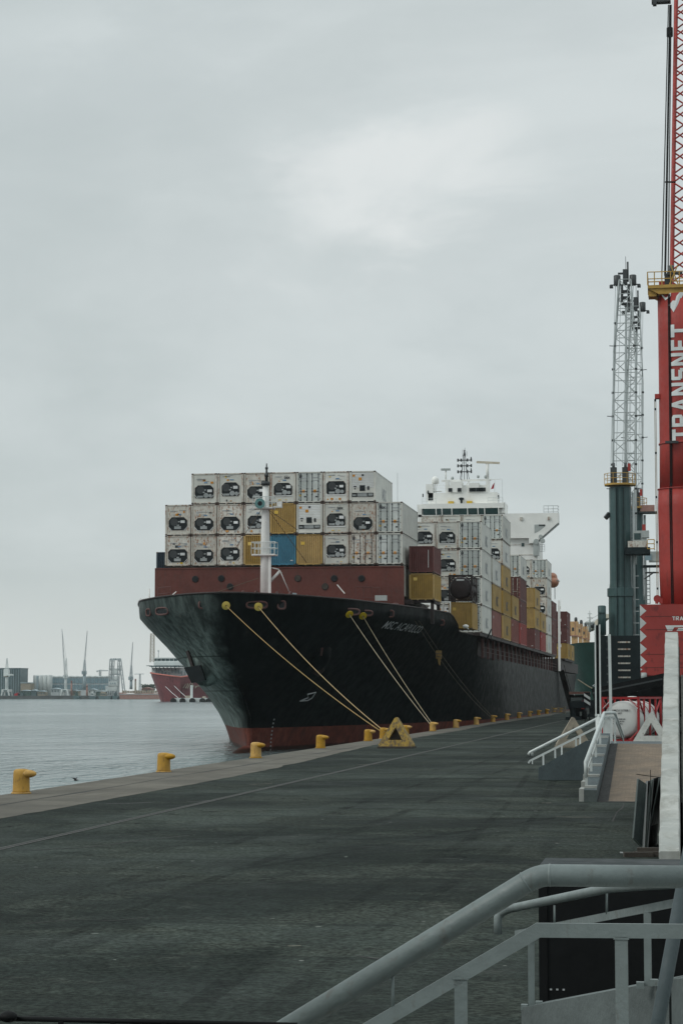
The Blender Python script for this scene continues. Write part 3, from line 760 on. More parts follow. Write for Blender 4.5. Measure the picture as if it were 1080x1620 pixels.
# cargo platforms: coaming wall, hatch covers and the stanchion arcade on the starboard side
S = -21.2
MB().box(-47, -28.5, 221.1, 239.9, 8.0, 9.3).build('hatch_coaming', M['ship_dark'], ship)
MB().box(-53.0, S-2.4, 240, 400, 7.02, 9.3).build('hatch_coaming', M['ship_dark'], ship)
for k, (y0, y1) in enumerate([(231.5,245.6),(246.1,259.6),(260.1,273.4),(273.9,287.9),(288.5,302),(302.5,316),(316.6,330.8),(331.2,346),(346.4,360.4),(360.9,376),(404,420),(420.5,440)]):
    MB().box(-53.9, S-.02, y0, y1, 9.31, 9.66).build('hatch_cover', M['ship_dark'], ship)
MB().box(-53.0, S-.5, 402, 468, 7.3, 9.3).build('aft_coaming', M['ship_dark'], ship)
MB().box(-50.0, -25.2, 203.6, 217.0, 11.6, 12.0).build('forward_hatch_cover', M['ship_dark'], ship)
MB().box(-49.0, -26.2, 204.0, 216.6, 9.76, 11.59).build('forward_coaming', M['ship_dark'], ship)
y = 240.0
while y < 378:
    b = MB().box(S-.66, S-.38, y-.16, y+.16, 7.0, 9.3); b.build('stanchion', M['stanchion'], ship); y += 6.95
b = MB()
for z in (7.75, 8.25): b.pipe([(S-.44, 239, z), (S-.44, 384, z)], .03, 5)
b.build('side_railing', M['stanchion'], ship)
b = MB()      # grey lashing bars leaning out beside the first stack
for px0, py0, px1, py1 in ((761,1010,766,991),(770,1010,777,995)):
    b.pipe([at(px0,py0,238), at(px1,py1,238)], .09, 6)
b.build('lashing_bar', M['dark_steel'], ship)
# pedestal and gear under the twenty-foot stacks
b = MB()
for x in (-25.6,-23.5): 
    for y in (206.4, 211.8): b.box(x-.15, x+.15, y-.15, y+.15, 9.76, 12.0)
    b.box(x-.15, x+.15, 206.2, 212.2, 11.8, 12.05)
b.box(-25.9,-23.2, 206.2,206.5,11.8,12.05)
b.build('container_pedestal', M['ship_dark'], ship)
b = MB(); c = at(706,962,219)
b.pipe([(c.x-.35,219,c.z-1.0),(c.x-.35,219,c.z+.6),(c.x+.35,219,c.z+.6),(c.x+.35,219,c.z-1.0),(c.x-.35,219,c.z-1.0)], .09, 6)
b.build('hatch_access_frame', M['ship_white'], ship)
b = MB()
for px, py, r in ((664,957,.22),(676,958,.16),(736,991,.2)):
    c = at(px,py,215); b.ball((c.x,c.y,c.z), r*1.6, r, r, 10, 6)
    b.pipe([(c.x,c.y,c.z),(c.x+.3,c.y,9.5)], .05, 5)
b.build('deck_lamp', M['ship_white'], ship)
b = MB()
for x in (-25.4, -24.9): b.box(x, x+.25, 213, 219.5, 9.76, 10.5)
b.box(-26.2,-24.4,207,218,9.9,10.2)
b.build('deck_pipe_rack', M['cab_grey'], ship)

# superstructure
HYF = 382.0
def X(px, Y=HYF): return at(px, 900, Y).x
def Z(py, Y=HYF): return at(740, py, Y).z
xl, xr = X(661), X(849)
hs = MB().box(xl, xr, HYF+1.2, HYF+16, 7.02, Z(836)).build('accommodation_block', M['ship_white'], ship)
b = MB()
for py in (846, 862, 878, 894):
    b.box(xl-.02, xr+.02, HYF+1.14, HYF+1.198, Z(py)-.05, Z(py)+.05)
b.build('deck_seam', M['frame_white'], hs)
for px, py in ((828,848),(826,862)):
    MB().box(X(px)-.25,X(px)+.25,HYF+1.1,HYF+1.19,Z(py)-.3,Z(py)+.3).build('window', M['glass'], hs)
wing = MB()
wing.box(xl, X(800), HYF+.3, HYF+9, Z(835.9), Z(813))
wing.add([(X(800),HYF+.3,Z(813)),(X(883),HYF+.3,Z(813)),(X(883),HYF+.3,Z(828)),(X(846),HYF+.3,Z(860)),(X(836),HYF+.3,Z(860)),(X(836),HYF+.3,Z(852)),(X(800),HYF+.3,Z(852))]+
         [(X(800),HYF+3.6,Z(813)),(X(883),HYF+3.6,Z(813)),(X(883),HYF+3.6,Z(828)),(X(846),HYF+3.6,Z(860)),(X(836),HYF+3.6,Z(860)),(X(836),HYF+3.6,Z(852)),(X(800),HYF+3.6,Z(852))],
         [(0,1,2,3,4,5,6)[::-1],(7,8,9,10,11,12,13)]+[(i,(i+1)%7,(i+1)%7+7,i+7) for i in range(7)])
wg = wing.build('bridge_wing', M['ship_white'], ship)
# cut-away window in the wing bracket and its dark soffit
w0, w1 = X(844.5), X(862); 
MB().add([(X(845),HYF+.28,Z(831)),(X(862),HYF+.28,Z(831)),(X(862),HYF+.28,Z(834)),(X(853),HYF+.28,Z(841)),(X(845),HYF+.28,Z(845))],[(0,1,2,3,4)]).build('wing_recess', M['cab_grey'], wg)
MB().box(X(852),X(862),HYF+.24,HYF+.279,Z(833.5),Z(831)).build('recess_lintel', M['dark_steel'], wg)
for px in (824.5, 868):
    MB().box(X(px)-.22,X(px)+.22,HYF+.05,HYF+.298,Z(824)-.0,Z(819)).build('wing_lamp', M['frame_white'], wg)
b = MB()
for h in (0,.55,1.1):
    b.pipe([(X(860),HYF+.4,Z(813)+h+.2),(X(882.5),HYF+.4,Z(813)+h+.2),(X(882.5),HYF+3.4,Z(813)+h+.2)], .04, 5)
for px in (860,867,875,882.5): b.pipe([(X(px),HYF+.4,Z(813)),(X(px),HYF+.4,Z(813)+1.35)], .04, 5)
b.build('wing_railing', M['lattice_grey'], wg)
b = MB().beam((X(850),HYF+.8,Z(857)), (X(883),HYF+.8,Z(829)), .35, .5); b.build('wing_strut', M['cab_grey'], wg)
b = MB()
for px, py, r in ((858,857,.45),(855,850,.35),(848,858,.5)):
    b.lathe((X(px),HYF+.2,Z(py)), [(r,-.3),(r*.9,.5)], 12, 'y')
b.box(X(843),X(852),HYF+.1,HYF+1.1,Z(880),Z(859)); 
b.build('wing_searchlight', M['cab_grey'], wg)
b = MB()
for k in range(4): b.pipe([(X(853),HYF+.6,Z(873)+k*.4),(X(861),HYF+.6,Z(873)+k*.4)], .04, 5)
for px in (853,857,861): b.pipe([(X(px),HYF+.6,Z(873)),(X(px),HYF+.6,Z(873)+1.2)], .04, 5)
b.build('side_platform_rail', M['rail_white'], wg)
# wheelhouse
wh = MB()
wh.box(X(667), X(797), HYF-.2, HYF+8, Z(817), Z(814.2)); wh.box(X(667), X(797), HYF-.35, HYF+8, Z(804.2), Z(796.5)); wh.box(X(667)+.2, X(797)-.2, HYF+.3, HYF+7.8, Z(814.2), Z(804.2))
wh.box(X(659.5), X(667), HYF+.3, HYF+7, Z(817), Z(797)); wh.box(X(793.5), X(798.5), HYF+.1, HYF+7, Z(812), Z(795))
whp = wh.build('wheelhouse', M['ship_white'], ship)
for x0, x1 in ((669.5,689.5),(691,698.5),(700.5,714),(716.5,739),(741,755.5),(757.5,766),(768,788)):
    MB().add([(X(x0),HYF-.24,Z(814.1)),(X(x1),HYF-.24,Z(814.1)),(X(x1),HYF-.36,Z(804.4)),(X(x0),HYF-.36,Z(804.4)),
              (X(x0),HYF+.28,Z(814.1)),(X(x1),HYF+.28,Z(814.1)),(X(x1),HYF+.28,Z(804.4)),(X(x0),HYF+.28,Z(804.4))],
             [(0,1,2,3),(7,6,5,4),(0,4,5,1),(1,5,6,2),(2,6,7,3),(3,7,4,0)]).build('window', M['glass'], whp)
b = MB()
for a in (690.3,699.5,715.2,740,756.5,767,789):
    b.beam((X(a),HYF-.28,Z(814.2)),(X(a)-.05,HYF-.40,Z(804.2)), .16, .16)
b.build('window_mullion', M['ship_white'], whp)
# monkey island and funnel casing
fc = MB()
fc.box(X(676), X(786), HYF+1.2, HYF+6, Z(796.4), Z(778)); 
fc.box(X(705), X(771), HYF+1.6, HYF+5, Z(777.9), Z(766)); fc.box(X(703), X(708), HYF+1.5, HYF+3, Z(777.9), Z(757)); fc.box(X(768),X(773),HYF+1.5,HYF+3,Z(777.9),Z(757))
fc.box(X(672.5), X(684), HYF+1.2, HYF+3, Z(790), Z(764)); fc.box(X(711),X(730),HYF+1.0,HYF+4,Z(777.9),Z(761)); fc.box(X(741),X(757),HYF+1.0,HYF+4,Z(777.9),Z(763))
fcp = fc.build('monkey_island', M['ship_white'], ship)
b = MB()
for px in (711.5, 726,744.5,749,755.5,759.5,764.5): b.box(X(px)-.35, X(px)+.35, HYF+.9, HYF+.99, Z(777), Z(771))
b.build('dark_vent', M['black'], fcp)
b = MB()
for px, py in ((676,777),(668,782),(788,786)): b.box(X(px)-.1,X(px)+.1,HYF+.9,HYF+1.1,Z(py)-.3,Z(py)+.3)
b.lathe((X(729),HYF+.9,Z(796.4)), [(.18,0),(.18,.6),(.5,.9),(.42,1.1),(.2,1.15)], 12)
b.build('deck_horn', M['green_dark'], fcp)
b = MB()
for px in (712.5, 742): MB().box(X(px)-.5, X(px)+.5, HYF+.6, HYF+1.1, Z(796.4), Z(792)).build('fire_locker', M['decal_yellow'], fcp)
# yard, lattice signal mast, radars
yd = MB()
yd.beam((X(697),HYF+2,Z(758.5)),(X(776),HYF+2,Z(758)), .35,.35); yd.beam((X(733),HYF+2,Z(797)),(X(733),HYF+2,Z(770)), .5,.5)
yd.beam((X(733),HYF+2,Z(771)),(X(728),HYF+2,Z(759)), .22); yd.beam((X(733),HYF+2,Z(771)),(X(741),HYF+2,Z(759)), .22)
yd.beam((X(771),HYF+2,Z(758)),(X(792),HYF+2,Z(756.8)), .08)
ydp = yd.build('radar_mast', M['ship_white'], ship)
b = MB()
for px in (728.5, 733, 737.5): b.pipe([(X(px),HYF+2+(px-733)*.05,Z(758)),(X(733)+(X(px)-X(733))*.35,HYF+2,Z(718))], .06, 5)
b.pipe([(X(741),HYF+2,Z(757)),(X(736),HYF+2,Z(736))], .05, 5); b.pipe([(X(726),HYF+2,Z(757)),(X(730),HYF+2,Z(736))], .05, 5)
for py in (726,735,744.5):
    b.beam((X(722.5),HYF+2,Z(py)),(X(744.5),HYF+2,Z(py)), .16)
    for px in (723,728,738,744): b.box(X(px)-.14,X(px)+.14,HYF+1.85,HYF+2.15,Z(py)-.25,Z(py)+.28)
b.box(X(743),X(744.6),HYF+1.9,HYF+2.1,Z(726),Z(721)); b.box(X(743),X(744.6),HYF+1.9,HYF+2.1,Z(744),Z(739))
b.lathe((X(733.5),HYF+2,Z(719)), [(.16,0),(.22,.3),(.16,.5),(.1,.8),(.18,.9),(.05,1.1)], 8)
for px, p1 in ((730.5,709),(734,706),(737,712)): b.pipe([(X(px),HYF+2,Z(720)),(X(px),HYF+2,Z(p1))], .03, 4)
b.build('signal_mast', M['dark_steel'], ydp)
def radar(px, w, ptop, pbot, tilt=0):
    p = MB().pipe([(X(px),HYF+2,Z(pbot)),(X(px),HYF+2,Z(ptop)-.2)], .26 if w > 15 else .14, 8).build('radar_pedestal', M['ship_white'], ydp)
    c = Vector((X(px+ (1 if w > 15 else 0)),HYF+1.9,Z(ptop)))
    dv = Vector((.5*w/8.9,0,-tilt))
    MB().beam(c-dv, c+dv, .35, .38).build('radar_scanner', M['cream'] if w > 15 else M['cab_grey'], ydp)
radar(770, 37, 730.5, 757.5, .12); radar(703.5, 15, 740.5, 757.5)
b = MB()
for px, py, r in ((714,754.5,.28),(755,752.5,.25),(767,753,.28)): b.ball((X(px),HYF+2,Z(py)), r, r, r*1.2, 10, 6)
b.build('small_dome', M['cab_grey'], ydp)
q = Vector((X(686.5),HYF+2,Z(757)))
sd = MB().lathe(q, [(.55,-.7),(.66,-.6),(.68,.1),(.5,.5),(.2,.65)], 16).build('satellite_dome', M['ship_white'], ship)
b = MB()
for dx in (-.35,0,.35): b.pipe([(q.x+dx,q.y,q.z-.6),(q.x+dx*.3,q.y,q.z-2)], .05, 5)
b.box(q.x-1.0,q.x+1.2,q.y-.6,q.y+.6,q.z-2.1,q.z-2.0)
for dx in (-.9,-.3,.3): b.pipe([(q.x+dx*.4,q.y,q.z-2.1),(q.x+dx,q.y,Z(796))], .06, 5)
b.pipe([(q.x-1.0,q.y-.6,q.z-1.0),(q.x+2.0,q.y-.6,q.z-1.0)], .03, 5); b.pipe([(q.x-1.0,q.y-.6,q.z-1.5),(q.x+2.0,q.y-.6,q.z-1.5)], .03, 5)
b.build('dome_support', M['ship_white'], sd)
b = MB(); c0 = (X(775),HYF+2.0,Z(757))
fl = MB().add([(X(775),HYF+2,Z(773)),(X(779.5),HYF+2.3,Z(771.5)),(X(781),HYF+2.1,Z(762)),(X(777.5),HYF+2.4,Z(766)),
               (X(775),HYF+2.03,Z(773)),(X(779.5),HYF+2.33,Z(771.5)),(X(781),HYF+2.13,Z(762)),(X(777.5),HYF+2.43,Z(766))],
              [(0,1,2,3),(7,6,5,4),(0,4,5,1),(1,5,6,2),(2,6,7,3),(3,7,4,0)])
fl.build('flag', M['flag_red'], ship)
b = MB().pipe([(X(781.5),HYF+2.1,Z(757.5)),(X(780),HYF+2.2,Z(797))], .02, 4); b.pipe([(X(793),HYF+2,Z(757)),(X(793.5),HYF+2,Z(797))], .02, 4)
b.pipe([(X(626.5),HYF+2,Z(840)),(X(626.5),HYF+2,Z(745))], .035, 4)
b.build('halyard', M['lattice_grey'], ship)
b = MB()
for h in (.5, 1.0):
    b.pipe([(X(668),HYF-.3,Z(796.5)+h),(X(690),HYF-.3,Z(796.5)+h)], .03, 5); b.pipe([(X(772),HYF-.3,Z(796.5)+h),(X(796),HYF-.3,Z(796.5)+h)], .03, 5)
for px in (668,675,682,690,772,780,788,796): b.pipe([(X(px),HYF-.3,Z(796.5)),(X(px),HYF-.3,Z(796.5)+1.0)], .03, 5)
b.build('roof_railing', M['rail_white'], whp)
# accommodation ladder pillar at the side, gangway down to the quay
b = MB().box(X(881.5,384), X(885,384), 383.4, 384, 7.05, Z(951,384)); 
for py in (965,985,1005,1025): b.box(X(886,384), X(887.6,384), 380.5, 381, Z(py,384), Z(py,384)+.5)
b.build('ladder_davit', M['ship_white'], ship)
g0 = at(884,1060,388); g1 = at(903,1124,400)
gw = MB().beam((-21.0,388,g0.z), (-19.7,399,at(905,1124,399).z+.2), 1.0, .12)
for dx in (-.5,.5):
    for k in range(10):
        t = k/9; p = Vector((-21.0+1.3*t+dx,388+11*t,g0.z+(at(905,1124,399).z+.2-g0.z)*t)); gw.beam(p, p+Vector((0,0,1.0)), .06)
    gw.beam((-21.0+dx,388,g0.z+1), (-19.7+dx,399,at(905,1124,399).z+1.2), .06)
gw.build('gangway', M['ship_dark'], ship)

# lifeboat hanging at the house side
c = at(873.5, 919, 389)
lb = thing('lifeboat', (c.x, c.y, c.z), 'orange enclosed lifeboat hanging in its davit beside the ship accommodation', 'lifeboat')
b = MB().ball((c.x,c.y,c.z-.2), 1.15, 3.3, 1.05, 16, 10); b.build('hull', M['orange'], lb)
MB().ball((c.x,c.y,c.z+.65), .85, 2.6, .85, 14, 8).build('canopy', M['orange'], lb)
MB().box(c.x-1.17,c.x+1.17,c.y-2.2,c.y+2.2,c.z-.06,c.z+.06).build('fender', M['frame_white'], lb)
b = MB(); 
b.beam((c.x+.5,c.y-2,c.z-1.2),(c.x+.5,c.y-2,c.z-3.4), .14); 
b.build('boat_davit', M['cab_grey'], ship)
# ------------------------------------------------------------------ containers
W2 = 1.219
def frame_mesh(L, H):
    b = MB(); c = .16
    for x in (-W2+c/2, W2-c/2):
        for y in (c/2, L-c/2): b.box(x-c/2, x+c/2, y-c/2, y+c/2, .16, H-.12)
    for y in (.06, L-.06):
        b.box(-W2+c, W2-c, y-.06, y+.06, 0.02, .16); b.box(-W2+c, W2-c, y-.06, y+.06, H-.11, H-.01)
    for x in (-W2+.05, W2-.05):
        b.box(x-.05, x+.05, c, L-c, .03, .17); b.box(x-.04, x+.04, c, L-c, H-.09, H-.02)
    return b
def castings_mesh(L, H):
    b = MB()
    for x in (-W2+.089, W2-.089):
        for y in (.089, L-.089):
            for z in (.0, H-.12): b.box(x-.092, x+.092, y-.092, y+.092, z, z+.12)
    return b
def gap_mesh(L, H):       # twist-locks and the black fork of the lashing shoes below the sill
    b = MB()
    for x in (-.75, 0, .75): b.box(x-.28, x+.28, -.012, .03, -.03, .06)
    return b
def corr_mesh(L, H, front=True):
    b = MB(); n = 11; vs = []; x0, x1 = -W2+.16, W2-.16
    pts = []
    for i in range(n):
        x = x0+(x1-x0)*i/n; w = (x1-x0)/n
        pts += [(x, .03), (x+w*.45, .03), (x+w*.55, .10), (x+w*.9, .10)]
    pts.append((x1, .03))
    vs = [(x, y, .15) for x, y in pts] + [(x, y, H-.1) for x, y in pts]; m = len(pts)
    b.add(vs, [(i, i+1, m+i+1, m+i) for i in range(m-1)])
    for sx in (-1, 1):
        n2 = int(L/.28); p2 = []
        for i in range(n2):
            y = .16+(L-.32)*i/n2; w = (L-.32)/n2
            p2 += [(W2-.03, y), (W2-.03, y+w*.3), (W2-.066, y+w*.5), (W2-.066, y+w*.8)]
        p2.append((W2-.03, L-.16)); m = len(p2)
        vs = [(sx*x, y, .15) for x, y in p2] + [(sx*x, y, H-.07) for x, y in p2]
        b.add(vs, [(i, i+1, m+i+1, m+i) for i in range(m-1)])
    b.box(-W2+.1, W2-.1, .08, L-.06, H-.06, H-.03); b.box(-W2+.16, W2-.16, L-.1, L-.05, .15, H-.1)
    b.box(-W2+.1, W2-.1, .08, L-.06, .10, .14)
    return b
def smooth_body(L, H):
    b = MB().box(-W2+.035, W2-.035, .10, L-.05, .12, H-.03)
    for i in range(10):
        y = .4 + (L-.8)*i/9
        for sx in (-1,1): b.box(min(sx*(W2-.036),sx*(W2-.028)), max(sx*(W2-.036),sx*(W2-.028)), y-.015, y+.015, .18, H-.1)
    return b
def decals(items):
    out = {}
    for m, x0, x1, z0, z1 in items: out.setdefault(m, MB()).box(x0, x1, .018, .052, z0, z1)
    return out
SIDE_TEXT = {}
def side_text(L, m, root, big=True):
    fn = lambda x, y: Vector((W2-.022, L/2-1.35+x, .62+y))
    MB().text('MSC', fn, 1.55, .035).build('side_lettering', m, root)
PROTO = {}
def reefer_front(t, v, H, seed=0):
    q_ = random.Random(seed)
    # v: 0 octagon mid, 1 octagon low with chamfers all round, 2 as 0 but wider, 3 square-window type
    f = MB().box(-W2+.15, W2-.15, .052, .099, .15, H-.1)
    fp = f.build('front_panel', M['white'] if v != 1 else M['white_rusty'], t)
    if v == 3:
        b = MB()
        for k in range(9): z = 1.35+k*.155; b.box(-W2+.2, W2-.2, .03, .0519, z, z+.10)
        b.build('panel_ribs', M['ctl_white'], fp)
        MB().box(-.28,.22,.012,.05,1.02,1.55).build('fan_grille', M['black'], t)
        MB().box(.42,.62,.012,.05,1.12,1.45).build('control_panel', M['dark_steel'], t)
        b = MB().box(-1.0,1.0,.010,.05,.48,.84); r = b.build('machinery_recess', M['black'], t)
        b = MB().box(-.5,.42,-.005,.0099,.50,.8); b.box(-.96,-.62,-.005,.0099,.55,.7); b.box(.52,.95,-.005,.0099,.56,.78); b.build('compressor', M['grey_metal'], r)
        d = decals([('decal_dark',-.85,-.6,1.38,1.5),('decal_dark',-.8,-.66,1.18,1.28),('decal_orange',-.95,-.72,2.35,2.55),('decal_dark',-.1,.1,2.4,2.58),('decal_orange',-.38,-.1,2.0,2.28)])
    else:
        zb, zt = ((.62,1.86), (.42,1.62), (.70,1.92))[v]; sh = q_.uniform(-.10,.12); zb += sh; zt += sh + q_.uniform(-.06,.08)
        w = (.88,.90,.90)[v] + q_.uniform(-.05,.02); ch = q_.uniform(.22,.36)
        lo = ch if v == 1 else .16
        pts = [(-w+lo*.6,zb),(w-lo*.6,zb),(w,zb+lo),(w,zt-ch),(w-ch,zt),(-w+ch,zt),(-w,zt-ch),(-w,zb+lo)]
        MB().prism([(x*1.05,.03,zb+(z-zb)*1.04-.03) for x, z in pts], (0,0,0), (0,.0215,0)).build('recess_rim', M['frame_white'], t)
        r = MB().prism([(x,.012,z) for x, z in pts], (0,0,0), (0,.0179,0)).build('machinery_recess', M['black'], t)
        zc = (zb+zt)/2
        fx_ = q_.choice((-.36,-.36,-.30,-.42)); MB().lathe((fx_, .006, zc+.16), [(.36,-.012),(.36,.004),(.30,.005),(.29,-.004),(.08,-.004),(.07,-.016)], 20, 'y').build('fan_grille', M['dark_steel'], r)
        cx_ = q_.uniform(.22,.36); cz_ = q_.uniform(-.08,.1); b = MB().box(cx_,cx_+q_.uniform(.36,.5),-.012,.0119,zc+cz_,zc+cz_+q_.uniform(.2,.3)); b.build('control_box', M['ctl_white'], r)
        b = MB()
        if v == 1:
            b.box(-.34,.3,-.02,.0119,zb+.1,zb+.36); b.box(.02,.2,-.012,.0119,zc+.12,zc+.24); b.box(-.1,.12,-.016,.0119,zc-.22,zc-.1)
        else:
            MB().lathe((.18,.0,zb+.26), [(.24,-.03),(.2,.01)], 12, 'y').build('compressor', M['grey_metal'], r); MB().lathe((.58,.0,zb+.24), [(.17,-.03),(.15,.01)], 12, 'y').build('receiver', M['grey_metal'], r)
            b.box(-.66,-.1,-.02,.0119,zb+.05,zb+.24); b.box(.02,.16,-.012,.0119,zc+.1,zc+.22); b.box(-.12,.05,-.014,.0119,zc-.12,zc+.0)
        b.build('valve_block', M['grey_metal'], r)
        b = MB()
        if v != 2:
            for sx in (-1,1): b.beam((sx*(w+.02),.02,zb+.32),(sx*(w-.32),.02,zb-.06), .05, .04)
        else: b.box(-w,w,.005,.05,zb-.1,zb-.02)
        b.build('recess_brace', M['ctl_white'], r)
        L_ = [('decal_blue',-.02,.30,zt+.20,zt+.29),('decal_grey',-.75,-.1,zt+.55,zt+.62)]
        for _ in range(q_.randint(2,5)):
            x_ = q_.uniform(-.85,.65); z_ = q_.choice((zt+.14,zt+.38,zt+.44,.22,.26)); w_ = q_.uniform(.08,.28); L_.append((q_.choice(('decal_orange','decal_orange','decal_yellow','decal_grey','decal_dark','decal_grey')), x_, x_+w_, z_, z_+q_.uniform(.06,.24)))
        for _ in range(3):
            x_ = q_.uniform(-.9,.4); z_ = zt+q_.uniform(.1,.75); L_.append(('decal_grey', x_, x_+q_.uniform(.2,.6), z_, z_+.035))
        d = decals([e for e in L_ if e[4] < H-.14])
    for m, b in d.items(): b.build('decal', M[m], fp)
def doors(t, m, H, rows, frame_m, bars_m, tex=False):
    for sx in (-1, 1):
        x0, x1 = (-W2+.16, -.015) if sx < 0 else (.015, W2-.16)
        b = MB().box(x0, x1, .045, .098, .16, H-.11)
        if rows:
            for z in (.35,.85,1.35,1.85,2.3): b.box(x0+.08, x1-.08, .03, .0449, z, z+.3)
        dr = b.build('door', m, t)
        r = MB()
        for xx in ((x0+.22), (x1-.22)):
            r.pipe([(xx,.012,.14),(xx,.012,H-.1)], .026, 6)
            for z in (.2,.75,1.3,2.0,H-.25): r.box(xx-.06,xx+.06,.0,.044,z-.04,z+.04)
        r.box(x0+.15,x1-.15,.0,.02,1.02,1.07)
        r.build('locking_bar', bars_m, dr)
        h = MB()
        for z in (.35,.95,1.6,2.2,2.65):
            xx = x0 if sx < 0 else x1; h.box(xx-.05, xx+.05, .02, .06, z-.06, z+.06)
        h.build('hinge', bars_m, dr)
        if not rows:
            it = [('decal_orange',x0+.36,x0+.62,.95,1.2),('decal_grey',x0+.2,x0+.8,2.3,2.38),('decal_grey',x0+.3,x0+.75,2.05,2.11),('decal_dark',x0+.55,x0+.75,.5,.62),('decal_yellow',x0+.1,x0+.3,.6,.78)]
            if sx < 0: it += [('decal_dark',x0+.1,x0+.34,2.3,2.58)]
            for mm, q in decals(it if sx < 0 else it[:4]).items(): q.build('decal', M[mm], dr)
def tex_text(t, x, z, s=.42):
    fn = lambda u, v: Vector((x+u, .010, z+v))
    MB().text('tex', fn, s, .012).build('lettering', M['decal_dark'], t)
def make(kind, L=12.19, H=2.89):
    key = (kind, L, H)
    if key in PROTO: return copy_tree(PROTO[key])
    t = thing('shipping_container', (0,0,0), '-', 'container', 'containers stacked on the ship')
    fm = 'frame_white'
    base = kind.split(':')[0]
    if base in ('reefer','reefer_old','reefer_wide','reefer_square','reefer_door','reefer_door_rusty'):
        fm = 'frame_white' if base not in ('reefer_square','reefer_door') else 'white'
        smooth_body(L, H).build('box_body', M['white'] if base != 'reefer_door_rusty' else M['white_rusty'], t)
        if base.startswith('reefer_door'):
            doors(t, M['door_grey'] if base == 'reefer_door' else M['white_rusty'], H, False, None, M['dark_steel'] if base == 'reefer_door' else M['brown_frame'])
        else: reefer_front(t, {'reefer':0,'reefer_old':1,'reefer_wide':2,'reefer_square':3}[base], H, sum(ord(c_)*(i_+3) for i_, c_ in enumerate(kind)))
        if ':tex' in kind: tex_text(t, .1 if 'door' not in kind else -.95, H-.62)
        elif L > 7: side_text(L, M['decal_grey'], t)
    else:
        mm = {'yellow':'yellow_box','blue':'blue_box','navy':'navy_box','maroon':'maroon_box','red':'red_box','rose':'rose_box','brown_door':'maroon_box'}[base]
        fm = mm if base not in ('yellow',) else 'yellow_box'
        corr_mesh(L, H).build('corrugated_body', M[mm], t)
        if base == 'brown_door': doors(t, M['maroon_box'], H, True, None, M['frame_white'])
        if base == 'yellow' and L > 7: side_text(L, M['decal_dark'], t)
        if base in ('red','maroon','rose') and L > 7:
            fn = lambda x, y: Vector((W2-.022, 1.2+x, 2.0+y))
            MB().text('MSC', fn, .42, .012).build('side_lettering', M['decal_white'], t)
        if base in ('maroon','yellow','blue') and L < 100:
            for q_m, q in decals([('decal_white', .62, .68, .5, 2.2)] if base == 'maroon' and L < 7 else [('decal_yellow',-.8,-.45,1.9,2.2)] if base == 'yellow' else [('decal_white',.7,.95,.42,.5)]).items(): q.build('decal', M[q_m], t)
    frame_mesh(L, H).join(castings_mesh(L, H)).build('frame', [M[fm], M['brown_frame']], t)
    gap_mesh(L, H).build('lashing_shoe', M['black_matt'], t)
    PROTO[key] = t
    return t
def tank20(t, frame_m, tank_m, H=2.7, L=6.06, brace_m=None):
    b = MB(); c = .14
    for y in (c/2, L-c/2):
        for x in (-W2+c/2, W2-c/2): b.box(x-c/2,x+c/2,y-c/2,y+c/2,0,H)
        b.box(-W2+c,W2-c,y-c/2,y+c/2,.0,c+.03); b.box(-W2+c,W2-c,y-c/2,y+c/2,H-c,H)
    for x in (-W2+c/2, W2-c/2):
        b.box(x-.06,x+.06,c,L-c,.02,.15); b.box(x-.05,x+.05,c,L-c,H-.13,H-.02)
        for y in (1.5, 3.03, 4.56): b.box(x-.055,x+.055,y-.06,y+.06,.15,H-.13)
        b.beam((x,.15,H-.15),(x,1.5,H*.62), .09); b.beam((x,L-.15,H-.15),(x,L-1.5,H*.62), .09)
        b.beam((x,.15,.15),(x,1.5,H*.38), .09)
    b.build('frame', M[frame_m], t)
    b = MB()
    for sx in (-1,1):
        for (z0,z1) in ((H-.68,H-.1),(.68,.1)):
            b.beam((sx*(W2-.12),c/2,z0),(sx*(W2-.72),c/2,z1), .12, .10)
    b.build('corner_brace', M[brace_m or frame_m], t)
    R_ = W2-.05
    prof = [(.05,.06),(R_*.5,.08),(R_*.82,.13),(R_*.95,.22),(R_,.40),(R_,L-.62),(R_*.93,L-.38),(R_*.7,L-.2),(.05,L-.12)]
    k = MB().lathe((0,0,H/2), prof, 32, 'y').build('tank_shell', M[tank_m], t)
    b = MB()
    for y in (1.4, 3.0, 4.6): b.lathe((0,y,H/2), [(R_+.004,0),(R_+.02,.0),(R_+.02,.12),(R_+.004,.12)], 32, 'y')
    b.build('tank_band', M[frame_m if frame_m == 'tank_red' else 'ship_dark'], k)
    MB().lathe((0,3.0,H-.1), [(.3,0),(.3,.12),(.1,.14)], 14).build('manhole', M[tank_m], k)
    return k
ORD = ['first','second','third','fourth','fifth','sixth','seventh','eighth','ninth']
KD = {'reefer':'white refrigerated container with black machinery','reefer_old':'rust-edged white refrigerated container, machinery low','reefer_wide':'white refrigerated container with wide black machinery',
 'reefer_square':'white ribbed container with a small square vent','reefer_door':'pale container showing its doors','reefer_door_rusty':'rust-spotted white container showing its doors',
 'yellow':'mustard yellow corrugated container','blue':'bright blue corrugated container','navy':'dark navy container','maroon':'dark maroon container','red':'bright red container','rose':'faded red container','brown_door':'maroon container with its barred doors'}
def put(kind, x, y, z, label, L=12.19, H=2.89):
    t = make(kind, L, H); t.location = (x, y, z); t['label'] = label; t['group'] = 'containers stacked on the ship'
    return t
PX = 2.598; FY = 204.0
Zb0 = at(440, 894.5, FY).z; Zt0 = at(440, 746.5, FY).z
def zrow(r): return Zb0 + (Zt0-Zb0)/3*r
